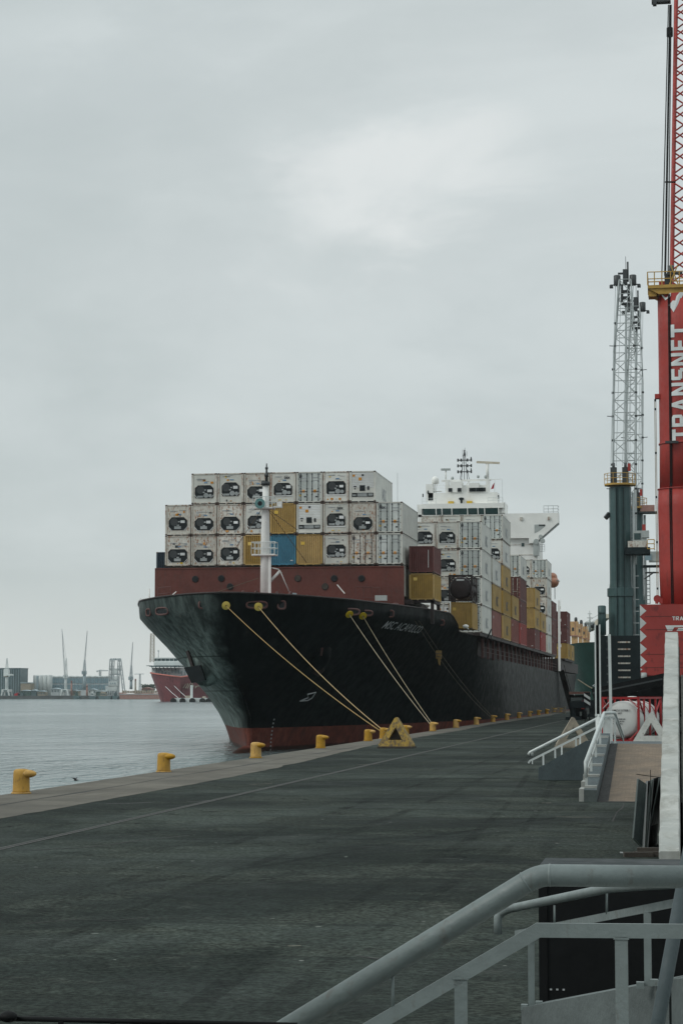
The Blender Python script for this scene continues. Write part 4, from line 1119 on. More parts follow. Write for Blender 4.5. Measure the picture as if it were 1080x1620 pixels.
front = {2: {1:'reefer',2:'reefer',3:'reefer_old',4:'reefer_wide:tex',5:'reefer_door',6:'reefer_wide',7:'reefer_square'},
         1: {0:'reefer_old',1:'reefer_old',2:'reefer_old:b',3:'reefer',4:'yellow',5:'reefer_square',6:'reefer_wide:tex',7:'reefer_old',8:'reefer_door:tex'},
         0: {0:'reefer_old',1:'reefer_old',2:'reefer_old',3:'yellow',4:'blue',5:'yellow',6:'reefer',7:'reefer_door_rusty',8:'reefer_door'}}
RN = {2:'top', 1:'middle', 0:'bottom'}
for r, cols in front.items():
    order = sorted(cols)
    for i, c in enumerate(order):
        k = cols[c]; k = k if 'door' in k or ':' in k or k in ('yellow','blue') else k + ':' + 'pqrstuvwxyz'[(r*9+c)%11]; y = FY + rnd.uniform(-.05,.05)
        put(k, CX+(c-4)*PX-.02, y, zrow(r), '%s, %s from left, %s row above the bow' % (KD[k.split(':')[0]], ORD[i], RN[r])).scale = (1.036, 1, (Zt0-Zb0)/3/2.92)
put('reefer_door', CX+4*PX-.02, FY+.2, zrow(-1), 'white container under the right end of the front stack, behind the red breakwater')
# twenty-footers either side of the front stack
put('maroon', -24.5, 206.2, 14.72, 'short maroon container on top of a yellow one right of the front stack', 6.06, 2.59)
put('yellow', -24.5, 206.2, 12.07, 'short yellow container under the maroon one right of the front stack', 6.06, 2.59)
put('navy', -50.75, 211.0, 14.72, 'dark navy container at the far left edge of the front stack', 6.06, 2.59)
put('yellow', -50.75, 211.0, 12.07, 'yellow container under the navy one at the left edge', 6.06, 2.59)
# second group: side stacks, c=6 is the outermost column
def colx(c): return S - W2 + (c-6)*2.51
def zb(r): return 9.68 + 3.05*r
BAY = {2:233.5, 3:247.4, 4:262.1, 5:276.3, 6:291.3, 7:320.4, 8:334.9, 9:351.0, 10:366.0, 11:414.0, 12:428.0}
side = {(2,6,0):'reefer_door',(2,6,1):'reefer_door',(2,6,2):'reefer_door',(2,6,3):'reefer_door',
 (2,5,0):'reefer_square',(2,5,1):'reefer_old',(2,5,2):'reefer',(2,5,3):'reefer_wide',(2,4,3):'reefer',(2,4,2):'reefer',(2,3,3):'reefer',
 (3,6,0):'rose',(3,6,1):'yellow',(3,6,2):'reefer',
 (4,6,0):'yellow',(4,6,1):'yellow',(4,6,2):'yellow',(4,6,3):'reefer',(4,6,4):'reefer_door',(4,5,4):'reefer_wide',(4,4,4):'reefer',(4,3,4):'reefer_old',
 (5,6,0):'rose',(5,6,1):'yellow',(6,6,0):'red',(6,6,1):'maroon',(6,6,2):'brown_door',(6,6,3):'reefer_door',
 (7,6,0):'maroon',(7,6,1):'yellow',(7,6,2):'yellow',(8,6,0):'red',(8,6,1):'yellow',
 (9,6,0):'reefer',(9,6,1):'reefer',(9,6,2):'reefer_old',(9,6,3):'reefer_old',(9,6,4):'reefer_door',(9,5,4):'reefer',(9,5,3):'reefer',
 (10,6,0):'maroon',(10,6,1):'maroon',(10,6,2):'maroon',
 (11,6,0):'yellow',(11,6,1):'maroon',(11,6,2):'maroon',(12,6,0):'yellow'}
LV = ['bottom','second','third','fourth','top']
BN = {2:'first side stack behind the bow',3:'second side stack behind the bow',4:'third side stack behind the bow',5:'fourth side stack behind the bow',6:'fifth side stack behind the bow',
      7:'low yellow-fronted stack amidships',8:'low stack just aft of the yellow-fronted stack',9:'tall stack by the lifeboat',10:'brown stack just before the white pillar',11:'stack aft of the white pillar',12:'stack at the stern end'}
CN = {6:'',5:', 2nd column in',4:', 3rd column in',3:', 4th column in'}
for (bay, c, r), k in side.items():
    tops = max(q[2] for q in side if q[0]==bay and q[1]==c)
    lv = 'top' if r == tops and r > 0 else LV[r] if r < 1 else '%s from bottom' % ORD[r]
    lab = '%s, %s of %s%s' % (KD[k].split(' with')[0].split(',')[0].split(' showing')[0].replace('edged white refrigerated','edged white'), lv, BN[bay], CN[c])
    put(k, colx(c), BAY[bay], zb(r), lab).scale.z = 1.047
put('yellow', -22.25, 220.9, 9.72, 'short yellow container under the dark tank behind the forecastle', 6.06, 2.75)
t = thing('tank_container', (0,0,0), 'dark brown cylindrical tank in a frame on top of a yellow container', 'tank container')
k = tank20(t, 'ship_dark', 'tank_brown', 2.75)
MB().box(-.4,.4,.06,.1,2.15,2.3).build('name_plate', M['decal_white'], t)
t.location = (-22.25, 220.9, 12.55)

# ------------------------------------------------------------------ ropes
def rope(p, q, sag, m, label, r=.045, guard=None, n=24):
    p = Vector(p); q = Vector(q); pts = []
    for i in range(n+1):
        t = i/n; w = p.lerp(q, t); w.z -= sag*4*t*(1-t); pts.append(w)
    o = MB().pipe(pts, r, 6).build('mooring_rope', M[m]); tag(o, label, 'mooring rope', 'mooring ropes of the ship')
    if guard:
        d = (q-p).normalized(); c = p + d*.35
        a = d.cross(Vector((0,0,1))).normalized(); b2 = a.cross(d)
        b = MB(); vs = []
        for off, rr in ((-.05,.04),(-.05,.34),(.05,.36),(.12,.10)):
            vs += [c + d*off + (a*math.cos(2*math.pi*j/18)+b2*math.sin(2*math.pi*j/18))*rr for j in range(18)]
        b.add(vs, [(i*18+j, i*18+(j+1)%18, (i+1)*18+(j+1)%18, (i+1)*18+j) for i in range(3) for j in range(18)])
        g = b.build('rat_guard', M[guard], None); g.parent = o
    return o
def bol(y, h=.45, dx=.0): return Vector((-20.0+dx, y-.27, h))
r1 = rope(on_hull(359,957,.0)+Vector((0,-.9,0)), bol(quay_y(606),.42), .45, 'rope', 'long yellow bow rope, the outer one, running to the triangular block', .032, 'guard_yellow')
r2 = rope(on_hull(405.5,957,.15), bol(quay_y(606),.5,.12), .5, 'rope', 'yellow bow rope starting beside the foremast, running to the triangular block', .032, 'guard_yellow')
r3 = rope(on_hull(548,967,.15), bol(BY[6],.35), .25, 'rope_pale', 'pale mooring rope, left of the pair ending right of the triangular block', .03, 'guard_yellow')
r4 = rope(on_hull(570,970,.15), bol(BY[6],.45,.1), .25, 'rope_pale', 'pale mooring rope, right of the pair ending right of the triangular block', .03, 'guard_yellow')
r5 = rope(on_hull(655,982,.15), bol(BY[9],.35), .8, 'rope_dark', 'dark breast rope under the ship name, left of its pair', .028)
r6 = rope(on_hull(661,981,.15), bol(BY[9],.5,.1), .6, 'rope_dark', 'dark breast rope under the ship name, right of its pair', .028)
a = on_hull(655,982,.15); e = bol(BY[9],.35); 
q = a.lerp(e, .27); q.z -= .45
t = thing('canvas_cover', (q.x,q.y,q.z), 'mustard canvas chafing cover hanging on the dark breast ropes', 'canvas cover')
b = MB(); b.box(q.x-.30,q.x+.40,q.y-.18,q.y+.18,q.z-.45,q.z+.55); b.prism([(q.x-.1,q.y-.1,q.z-.45),(q.x+.3,q.y-.1,q.z-.45),(q.x+.2,q.y-.1,q.z-1.3),(q.x+.02,q.y-.1,q.z-1.1)],(0,0,0),(0,.2,0))
b.build('cloth', M['canvas'], t); t.scale = (.8,.8,.8)
b = MB()
b.pipe([(q.x-.35,q.y-.2,q.z+.2),(q.x+.45,q.y-.2,q.z+.15)], .05, 5); b.pipe([(q.x-.35,q.y-.2,q.z-.2),(q.x+.45,q.y-.2,q.z-.25)], .05, 5); b.build('strap', M['rope_dark'], t)
# ------------------------------------------------------------------ lattice helper
def lattice(b, p, q, w0, w1, n, r, rb, d0=None, d1=None, side=Vector((1,0,0)), horiz=True, xb=True):
    """four chords with X-braced bays from p to q"""
    p = Vector(p); q = Vector(q); d = (q-p).normalized(); u = side; v = d.cross(u).normalized()
    d0 = d0 or w0; d1 = d1 or w1; P = []
    for i in range(n+1):
        t = i/n; c = p.lerp(q, t); w = w0+(w1-w0)*t; e = d0+(d1-d0)*t
        P.append([c+u*(sx*w/2)+v*(sy*e/2) for sx, sy in ((-1,-1),(1,-1),(1,1),(-1,1))])
    for k in range(4): b.pipe([P[i][k] for i in range(n+1)], r, 6)
    for i in range(n):
        for k in range(4):
            j = (k+1)%4
            if i % 2: b.pipe([P[i][k], P[i+1][j]], rb, 4, False)
            else: b.pipe([P[i][j], P[i+1][k]], rb, 4, False)
            if xb and k in (0,2): b.pipe([P[i][k], P[i+1][j]], rb, 4, False) if not i % 2 else b.pipe([P[i][j], P[i+1][k]], rb, 4, False)
            if horiz: b.pipe([P[i+1][k], P[i+1][j]], rb, 4, False)
    return P
def ring_platform(t, c, rad, z, m_deck, m_rail, hgt=1.1, n=12, name='platform', xr=None):
    b = MB(); xr = xr or rad
    vs = [(c[0]+xr*math.cos(2*math.pi*k/n+.26), c[1]+rad*math.sin(2*math.pi*k/n+.26), z) for k in range(n)]
    b.prism(vs, (0,0,-.22), (0,0,0)); p = b.build(name, m_deck, t)
    r = MB()
    for h in (hgt*.5, hgt):
        P = [Vector(v)+Vector((0,0,h)) for v in vs]; r.pipe(P+[P[0]], .035, 5, False)
    for v in vs: r.pipe([v, Vector(v)+Vector((0,0,hgt))], .035, 5)
    r.build('guard_rail', m_rail, p)
    return p
def octo(b, c, r, z0, z1, r1=None, n=10):
    r1 = r1 or r
    b.lathe((c[0],c[1],0), [(r,z0),(r1,z1)], n, 'z', False)
    return b

# ------------------------------------------------------------------ two green mobile harbour cranes
def green_crane(Y, cxp, label, boom_px, top_py, shift, cab=True, simple=False):
    gx = lambda px, Yq=Y: at(px, 900, Yq).x
    gz = lambda py, Yq=Y: at(980, py, Yq).z
    c = (gx(cxp), Y)
    t = thing('harbour_crane', (c[0], c[1], 0), label, 'crane', 'green mobile harbour cranes')
    s = Y/259.0
    zt = 28.05
    b = MB()
    b.lathe((c[0],c[1],0), [(1.52,9.0),(1.50,14.8),(1.34,16.4),(1.32,zt-.3)], 12, 'z', False)
    tw = b.build('tower', M['green_crane'], t)
    b = MB(); b.lathe((c[0],c[1],0), [(1.54,14.6),(1.66,14.65),(1.66,15.6),(1.50,15.65)], 12, 'z', False); b.build('tower_collar', M['green_crane'], tw)
    b = MB()
    for dx in (-.45, .42): b.box(c[0]+dx-.03, c[0]+dx+.03, c[1]-1.56, c[1]-1.20, 9.2, zt-.5)
    b.build('tower_seam', M['green_dark'], tw)
    b = MB(); b.pipe([(c[0]+1.55,c[1]-.6,9),(c[0]+1.55,c[1]-.6,zt-1)], .16, 8)
    for k in range(12): b.box(c[0]+1.4,c[0]+2.1,c[1]-.75,c[1]-.7,10+k*1.4,10.1+k*1.4) if k < 6 else None
    b.build('ladder_tube', M['lattice_grey'], tw)
    ring_platform(t, (c[0], c[1]-.1), 1.9, zt+.1, M['crane_yellow'], M['crane_yellow'], 1.2, 14, 'tower_platform')
    b = MB()
    for dx in (-.75,.65):
        b.box(c[0]+dx-.38,c[0]+dx+.38,c[1]-.5,c[1]+.5,zt+.1,zt+2.1); b.lathe((c[0]+dx-.15,c[1],zt+2.2), [(.5,0),(.5,.3)], 14, 'x')
    b.build('sheave_head', M['dark_steel'], t)
    MB().box(c[0]+.95,c[0]+1.3,c[1]-.9,c[1]-.5,zt+1.6,zt+2.5).build('warning_lamp', M['crane_red'], t)
    b = MB()
    b.beam((c[0]-1.3,c[1]-.3,24.6),(c[0]-1.75,c[1]-.6,24.0), .35,.5); b.build('floodlight', M['dark_steel'], t)
    # machine house, counterweight, chassis
    hx0, hx1 = c[0]-2.45, c[0]+2.55
    b = MB().box(hx0,hx1,Y-2.6,Y+5.5,3.9,9.9); h = b.build('machine_house', M['green_dark'], t)
    b = MB()
    for k in range(6):
        z = 9.05-.83*k
        b.box(hx0+2.05, hx0+3.5, Y-2.66, Y-2.603, z, z+.17)
    b.build('louvre', M['frame_white'], h)
    b = MB()
    b.lathe((hx0+.2,Y-2.0,10), [(.48,0),(.48,3.4),(.36,3.5)], 12); b.box(hx0-.2,hx0+.6,Y-2.6,Y-1.4,12.6,12.75); b.box(hx0-.05,hx0+.5,Y-2.3,Y-1.7,9.9,10.3)
    b.build('exhaust_stack', M['green_crane'], h)
    b = MB().box(hx0-.5,hx1+.9,Y-3.2,Y+6.5,1.5,3.0); b.box(hx0+.8,hx1-.8,Y-2,Y+2,3.0,3.9)
    for dx in (-2.2,2.2):
        for k in range(5):
            b.lathe((c[0]+dx-.25,Y-3+2.2*k,.75), [(.72,0),(.72,.5)], 14, 'x')
    b.build('chassis', M['black_matt'], t)
    b = MB()
    og = None
    for sx in (-1,1):
        for yy in (Y-4.2, Y+6): 
            b = MB(); b.box(min(c[0]+sx*2,c[0]+sx*6.0),max(c[0]+sx*2,c[0]+sx*6.0),yy-.5,yy+.5,1.4,2.2); b.box(c[0]+sx*5.6-.25,c[0]+sx*5.6+.25,yy-.3,yy+.3,.35,1.4); b.box(c[0]+sx*5.6-.9,c[0]+sx*5.6+.9,yy-.9,yy+.9,.0,.35); og = b.build('outrigger', M['green_dark'], t)
    for sx in ():
        q = MB(); d = MB(); xx = c[0]+sx*5.1; yy = Y-4.72
        d.box(xx-.7, xx+.7, yy-.12, yy, 1.2, 3.6); d.build('warning_board', M['black_matt'], og)
        for k in range(3): q.prism([(xx-.69,yy-.125,1.3+k*.85),(xx+.69,yy-.125,1.3+k*.85-.0+.55 - .9 + .35),(xx+.69,yy-.125,1.75+k*.85-.0),(xx-.69,yy-.125,1.8+k*.85)],(0,0,0),(0,-.012,0))
        q.build('warning_stripe', M['frame_white'], og)
    if cab:
        b = MB(); cx0 = c[0]+1.5
        b.box(cx0, cx0+1.6, Y-2.2, Y-.2, gz(858), gz(842)); b.box(cx0+1.0,cx0+1.9,Y-2.4,Y-.8,gz(853),gz(842)); k = b.build('operator_cab', M['cab_grey'], t)
        MB().box(cx0-.6,cx0+1.7,Y-2.4,Y+.2,gz(868),gz(858.2)).build('cab_base', M['frame_white'], k)
        MB().box(cx0-.9,cx0+2.0,Y-2.6,Y+.4,gz(879),gz(868.2)).build('cab_support', M['green_dark'], k)
        MB().box(cx0+.15,cx0+.9,Y-2.26,Y-2.205,gz(856),gz(846)).build('window', M['glass'], k)
        MB().box(cx0+1.1,cx0+1.5,Y-2,Y-1.4,gz(841.8),gz(832)).build('beacon', M['crane_red'], k)
        r = MB()
        for h in (0,.6,1.1): r.pipe([(cx0+1.7,Y-2.6,gz(871)+h),(cx0+2.5,Y-2.6,gz(871)+h),(cx0+2.5,Y-.4,gz(871)+h)], .05, 5)
        for xx in (cx0+1.7,cx0+2.5): r.pipe([(xx,Y-2.6,gz(871)),(xx,Y-2.6,gz(871)+1.1)], .05, 5)
        r.build('cab_railing', M['crane_yellow'], k)
    else:
        b = MB(); cx0 = c[0]+1.0
        b.box(cx0, cx0+1.9, Y-1.5, Y+.4, gz(811), gz(801)); b.build('winch_drum', M['far_rust'], t)
        MB().box(cx0-.2,cx0+2.2,Y-1.6,Y+.6,gz(813.5),gz(811)).build('winch_deck', M['dark_steel'], t)
        x0 = gx(1020); b = MB()
        b.box(x0+.5, x0+1.9, Y-1.5, Y+.3, gz(890), gz(874)); k = b.build('operator_cab', M['cab_grey'], t)
        MB().box(x0,x0+.85,Y-1.6,Y-1.505,gz(888),gz(878)).build('window', M['far_glass'], k)
        MB().box(c[0]+1.2, gx(1050), Y-1.0, Y-.6, gz(899), gz(895)).build('cab_support', M['green_dark'], k)
        r = MB(); r.pipe([(c[0]+1.4,Y-1,gz(917)),(x0+1.2,Y-1,gz(906))], .1, 5); r.pipe([(x0,Y-1,gz(907)),(x0+1.8,Y-1,gz(907))], .12, 5)
        for px in (1022,1027): r.pipe([(gx(px),Y-.5,gz(956)),(gx(px),Y-.5,gz(895))], .05, 5)
        for k2 in range(9): r.pipe([(gx(1022),Y-.5,gz(955-6*k2)),(gx(1027),Y-.5,gz(955-6*k2))], .04, 4)
        r.pipe([(gx(1040),Y-1,gz(897)),(gx(1049),Y-1,gz(889))], .05, 5); r.pipe([(gx(1040),Y-1,gz(889)),(gx(1049),Y-1,gz(889))], .05, 5)
        r.build('access_ladder', M['dark_steel'], k)
    # boom
    YB, YT = Y+2.2, Y+15.0
    b = MB()
    p = Vector((at(boom_px[0],900,YB).x, YB, 19.0)); q = at(boom_px[1], top_py, YT)
    m_ = p.lerp(q, .72)
    bw = 1.0 if cab else .8
    lattice(b, p, m_, 2.85*bw, 2.7*bw, 10, .10, .05, 2.2, 2.2, xb=False)
    lattice(b, m_, q, 2.7*bw, 1.5*bw, 5, .10, .05, 2.2, 1.4, xb=False)
    bo = b.build('boom', M['lattice_grey'], t)
    d = (q-p).normalized()
    for k in range(9):
        cc = p.lerp(q, .16+.085*k)
        for sx in (-1,1):
            b = MB()
            w = (1.42 if k < 7 else 1.2)*bw
            b.box(cc.x+sx*w-.16,cc.x+sx*w+.16,cc.y-1.3,cc.y-1.0,cc.z-.12,cc.z+.12)
            if k % 3 == 1: b.pipe([(cc.x+sx*w,cc.y-1.2,cc.z),(cc.x+sx*(w+.7),cc.y-1.2,cc.z+.05)], .05, 4)
            b.build('cable_guide', M['dark_steel'], bo)
    b = MB()
    for sx in (-1,1):
        b.lathe((q.x+sx*1.0-.3*0,q.y-.4,q.z), [(.40,-.55),(.44,-.5),(.44,.75),(.36,.8)], 12)
        b.box(q.x+sx*1.75-.22,q.x+sx*1.75+.22,q.y-.5,q.y+.3,q.z-.75,q.z-.45); b.box(q.x+min(0,sx*1.9),q.x+max(0,sx*1.9),q.y-.1,q.y+.1,q.z-.42,q.z-.3)
    b.box(q.x-.28,q.x+.28,q.y-.3,q.y+.3,q.z-.4,q.z+1.6); b.box(q.x-.9,q.x+.2,q.y-.2,q.y+.2,q.z+1.0,q.z+1.2); b.pipe([(q.x+.35,q.y,q.z),(q.x+.35,q.y,q.z+2.6)], .12, 6)
    b.pipe([(q.x+.1,q.y,q.z+1.2),(q.x+.1,q.y,q.z+3.3)], .03, 4)
    for k in range(3): b.box(q.x-.5,q.x+.6,q.y-.6,q.y+.2,q.z-1.4-k*.8,q.z-1.15-k*.8)
    b.box(q.x-.6,q.x-.25,q.y-.5,q.y,q.z-2.6,q.z-.4); b.box(q.x+.25,q.x+.6,q.y-.5,q.y,q.z-2.6,q.z-.4)
    b.build('boom_head', M['dark_steel'], bo)
    b = MB()
    for dx in (-1.2,-.95,-.5,.35,.8,1.05):
        b.pipe([(q.x+dx,q.y-.6,q.z-.3),(c[0]+dx*.9,Y,zt+2.3)], .035, 4)
    b.pipe([(p.x+.15,p.y,p.z+2),(q.x+.1,q.y,q.z-3)], .15, 8)
    b.build('hoist_rope', M['lattice_grey'], t)
    return t
green_crane(259, 981.5, 'green mobile harbour crane with pale lattice boom, standing before its twin', (986.5, 988), 446, 0, True)
green_crane(292, 1001.5, 'second green mobile harbour crane, partly hidden behind its twin', (1001, 1004.5), 488, 0, False)

# ------------------------------------------------------------------ the red crane
RY = 170.0
rx = lambda px, Y=RY: at(px, 900, Y).x
rz = lambda py, Y=RY: at(1060, py, Y).z
rc = thing('harbour_crane', (.45, RY+1.5, 0), 'tall red mobile harbour crane with white lettering down its tower', 'crane')
TX, TY = .42, RY+1.75
b = MB()
prof = [(1.86,rz(956)),(1.93,rz(900)),(1.97,rz(800)),(1.93,rz(772))]
b.lathe((TX,TY,0), prof, 28, 'z', True)
b.lathe((TX,TY,0), [(1.82,rz(771.5)),(1.78,rz(700)),(1.78,rz(520)),(1.80,rz(463))], 28, 'z', True)
tw = b.build('tower', M['crane_red'], rc)
b = MB().lathe((TX,TY,0), [(1.93,rz(772.5)),(1.99,rz(772)),(1.99,rz(770.5)),(1.82,rz(770))], 28); b.lathe((TX,TY,0), [(1.79,rz(700.5)),(1.86,rz(700)),(1.86,rz(698)),(1.79,rz(697.6))], 28)
b.build('tower_collar', M['house_red'], tw)
a = math.atan2(-1.0, -.55)
b = MB()
for da in (-.035, .035):
    pts = [(TX+rr*math.cos(a+da), TY+rr*math.sin(a+da), z) for rr, z in ((1.9,rz(955)),(2.0,rz(800)),(1.97,rz(774)),(1.85,rz(760)),(1.83,rz(465)))]
    b.pipe(pts, .045, 5)
b.build('cable_run', M['black_matt'], tw)
b = MB()
b.box(rx(1054),rx(1075),TY-2.25,TY-1.8,rz(702),rz(698.5)); b.build('cable_clamp', M['dark_steel'], tw)
# strokes drawn by hand so the first letter keeps its clipped crossbar; u runs up the tower, v from baseline (right) to cap line (left)
def glyph(ch):
    s = .24
    Rb = lambda u0,u1,v0,v1: [(u0,v0),(u1,v0),(u1,v1),(u0,v1)]
    if ch == '7': return [Rb(0,.24,.78,1)+[], Rb(.0,.78,.78,1), Rb(.30,.54,0,.78)], .80
    if ch == 'T': return [Rb(0,.9,.78,1), Rb(.33,.57,0,.78)], .92
    if ch == 'R': return [Rb(0,s,0,1), Rb(s,.62,.80,1), Rb(s,.62,.36,.56), [(.62,.36),(.84,.46),(.84,.90),(.62,1)], [(.34,.36),(.60,.36),(.90,0),(.62,0)]], .90
    if ch == 'A': return [[(0,0),(.26,0),(.60,1),(.38,1)], [(.70,0),(.98,0),(.60,1),(.44,.8)], Rb(.25,.74,.22,.40)], .98
    if ch == 'N': return [Rb(0,s,0,1), Rb(.66,.90,0,1), [(s,1),(.0,1),(.66,0),(.90,0)]], .92
    if ch == 'S': return [Rb(.05,.80,0,.2), Rb(.05,.80,.8,1), Rb(.1,.72,.4,.6), [(0,.48),(.24,.5),(.24,.92),(.06,1),(0,.9)], [(.58,.08),(.78,0),(.84,.1),(.84,.52),(.6,.5)]], .86
    if ch == 'E': return [Rb(0,s,0,1), Rb(s,.74,.8,1), Rb(s,.68,.4,.6), Rb(s,.74,0,.2)], .78
def letters(b, word, place, gap=.16):
    u = 0
    def clip(P, lim, keep_above):
        out = []
        for i in range(len(P)):
            a_, c_ = P[i], P[(i+1)%len(P)]; ia = (a_[1] >= lim) == keep_above; ic = (c_[1] >= lim) == keep_above
            if ia: out.append(a_)
            if ia != ic:
                f = (lim-a_[1])/(c_[1]-a_[1]); out.append((a_[0]+(c_[0]-a_[0])*f, lim))
        return out
    for n_, ch in enumerate(word):
        polys, w = glyph(ch)
        for q_i, pl_ in enumerate(polys):
            for k in range(12):              # narrow strips, so the strokes bend round the tower
                P = clip(clip(pl_, k/12, True), (k+1)/12, False)
                if len(P) >= 3: b.add([place(u+x, y, q_i*.002) for x, y in P], [tuple(range(len(P)))])
        u += w + gap
    return u
TOT = letters(MB(), '7RANSNET', lambda u, v, e: Vector((u, v, 0)))
zs, ze = rz(697), rz(513)
cap = 1.5; kz = (ze-zs)/(TOT-.16)
a_left = math.acos((rx(1064.3)-TX)/1.83)
def place(u, v, e):
    r = 1.80+e+.025; ang = a_left*0 + (math.pi + (math.pi - a_left)) + (1-v)*cap/1.8
    return Vector((TX + r*math.cos(ang), TY + r*math.sin(ang), zs + u*kz))
b = MB(); letters(b, '7RANSNET', place); b.build('tower_lettering', M['decal_white'], tw, False)
# white chevrons under the platform
def tpt(px, py):
    X0 = (px-1075)/20.0; X0 = rx(px); 
    ang = -math.acos(max(-1,min(1,(X0-TX)/1.83))); return Vector((TX+1.835*math.cos(ang), TY+1.835*math.sin(ang), rz(py)))
b = MB()
b.add([tpt(1050,463),tpt(1066,463),tpt(1066,468),tpt(1057,473.5)], [(0,1,2,3)])
b.add([tpt(1080,463),tpt(1088,463),tpt(1070,494),tpt(1062.5,482)], [(0,1,2,3)])
b.build('emblem', M['decal_white'], tw, False)
# platform and railing
zp = rz(450)
b = MB()
b.prism([(rx(1029),TY-1.7,zp),(TX+2.4,TY-1.9,zp),(TX+2.4,TY+2.4,zp),(rx(1029),TY+2.4,zp)], (0,0,-.25), (0,0,0))
b.prism([(rx(1029)+.05,TY-1.6,zp-.25),(TX+2.3,TY-1.6,zp-.25),(TX+2.0,TY-1.6,rz(464)),(rx(1047),TY-1.6,rz(464))], (0,0,0), (0,3.5,0))
pf = b.build('tower_platform', M['crane_yellow'], rc)
r = MB(); yy0, yy1 = TY-1.7, TY+2.4
P = [(rx(1029),yy0),(rx(1040),yy0),(rx(1052),yy0),(rx(1066),yy0),(rx(1080),yy0),(TX+2.4,yy0),(TX+2.4,yy1),(rx(1029),yy1)]
for h in (.5, 1.05): r.pipe([(x,y,zp+h) for x,y in P]+[(P[0][0],P[0][1],zp+h)], .04, 5, False)
for x,y in P: r.pipe([(x,y,zp),(x,y,zp+1.05)], .045, 5)
r.pipe([(rx(1064),yy0,zp),(rx(1078),yy0,zp+1.6)], .05,5); r.pipe([(rx(1078),yy0,zp),(rx(1066),yy0,zp+1.6)], .05,5)
r.build('guard_rail', M['crane_yellow'], pf)
MB().box(rx(1030),rx(1043),TY-1.2,TY+.2,rz(466),rz(457)).build('bracket_box', M['crane_yellow'], pf)
b = MB().box(rx(1056),rx(1068),TY-1.2,TY+1.2,zp,rz(430)); b.lathe((rx(1061),TY-.8,rz(426)), [(.5,0),(.5,.5)], 14, 'x'); b.box(rx(1060),rx(1085),TY-1.4,TY-1.2,rz(433),rz(429))
b.build('sheave_head', M['dark_steel'], rc)
b = MB().box(rx(1047),rx(1056),TY-1.2,TY+1,zp,rz(443)); b.build('winch_cover', M['crane_red'], rc)
# boom: left chord leans from (1062,440) to (1069,0)
YB, YT = RY+4.5, RY+22
p0 = at(1061.5, 700, YB); p0.z = 22.0; 
pl0 = at(1062, 425, YB+7); pl1 = at(1070.5, -120, YT)
d = (pl1-pl0).normalized(); base = pl0 - d*((pl0.z-20)/d.z); w = 2.9
b = MB(); lattice(b, base+Vector((w/2,0,0)), pl1+Vector((w/2-.2,0,0)), w, w-.4, 26, .17, .07, 2.2, 2.0, horiz=False)
bo = b.build('boom', M['crane_red'], rc)
hd = at(1060, 4, YT-3); b = MB().box(rx(1041,YT-3),rx(1072,YT-3),YT-3.4,YT-2.6,at(1060,4,YT-3).z,at(1060,0,YT-3).z+.6); b.box(rx(1043,YT-3),rx(1049,YT-3),YT-3.6,YT-3.0,at(1060,9,YT-3).z,at(1060,3,YT-3).z)
b.build('boom_bracket', M['dark_steel'], bo)
b = MB(); rt = RY+19
for x0, x1, y1 in ((1056.5,1046,440),(1058.5,1050.5,436),(1060,1052,440),(1061,1056,436)):
    b.pipe([at(x0,8,rt), at(x1,y1,RY+1)], .05, 5)
b.pipe([at(1058.5,44,rt-1), at(1058.5,58,rt-1)], .28, 8); 
c = at(1050,288,RY+8); b.beam(at(1051,288,RY+8), at(1068,288,RY+8), .12)
b.build('hoist_rope', M['black_matt'], rc)
# side cable from bracket to machine house
b = MB().box(rx(1038),rx(1046),TY-.6,TY+.1,rz(626.5),rz(619.5)); b.build('cable_bracket', M['crane_red'], rc)
b = MB()
for px in (1037.5, 1039.5): b.pipe([(rx(px),TY-.3,rz(627)),(rx(px),TY-.3,rz(952))], .028, 5)
cw = b.build('side_cable', M['rope_pale'], rc)
b = MB()
for py in (629,643,713,783.5,855.5,929.5): b.box(rx(1037),rx(1040.2),TY-.4,TY-.2,rz(py)-.08,rz(py)+.08)
b.build('cable_spacer', M['black'], cw)
b = MB(); b.lathe((rx(1038),TY-.6,rz(946)), [(.3,0),(.3,.25)], 12, 'y'); b.beam((rx(1037),TY-.5,rz(954)),(rx(1038),TY-.5,rz(944)), .25); b.beam((rx(1046),TY-.5,rz(954)),(rx(1039),TY-.5,rz(944)), .22); b.box(rx(1041),rx(1048),TY-.8,TY,rz(954),rz(945))
b.build('cable_anchor', M['house_red'], rc)
# machine house with zig-zag edge
hx0 = rx(1010.5, RY-2); hz0, hz1 = rz(1068.5, RY-2), rz(956, RY-2)
hY = RY-2
b = MB().box(hx0, 4.2, hY, hY+9, hz0, hz1); b.box(hx0+.05, 4.15, hY+.2, hY+8.8, hz0-.1, hz0)
mh = b.build('machine_house', M['house_red'], rc)
b = MB()
for py in (975, 996, 1035, 1056): b.box(hx0+.4, 4.2, hY-.012, hY-.002, rz(py,hY)-.015, rz(py,hY)+.015)
b.build('panel_joint', M['ship_dark'], mh)
b = MB(); n = 5; hh = (hz1-hz0)
ys_ = [(956.5,966,975),(976,985.5,995),(996.5,1006.5,1016),(1017.5,1026.5,1035.5),(1036.5,1046.5,1055.5)]
for y0_, y1_, y2_ in ys_:
    b.add([(hx0+.0,hY-.008,rz(y0_,hY)),(hx0,hY-.008,rz(y2_,hY)),(rx(1020.8,hY),hY-.008,rz(y1_,hY))], [(0,1,2)])
b.add([(hx0,hY-.008,rz(1057,hY)),(hx0,hY-.008,rz(1061,hY)),(rx(1013.5,hY),hY-.008,rz(1059,hY))], [(0,1,2)])
b.build('zigzag_marking', M['decal_white'], mh)
fn = lambda x, y: Vector((rx(1061,hY)+x, hY-.010, rz(981.5,hY)+y))
b = MB(); sc_ = .36
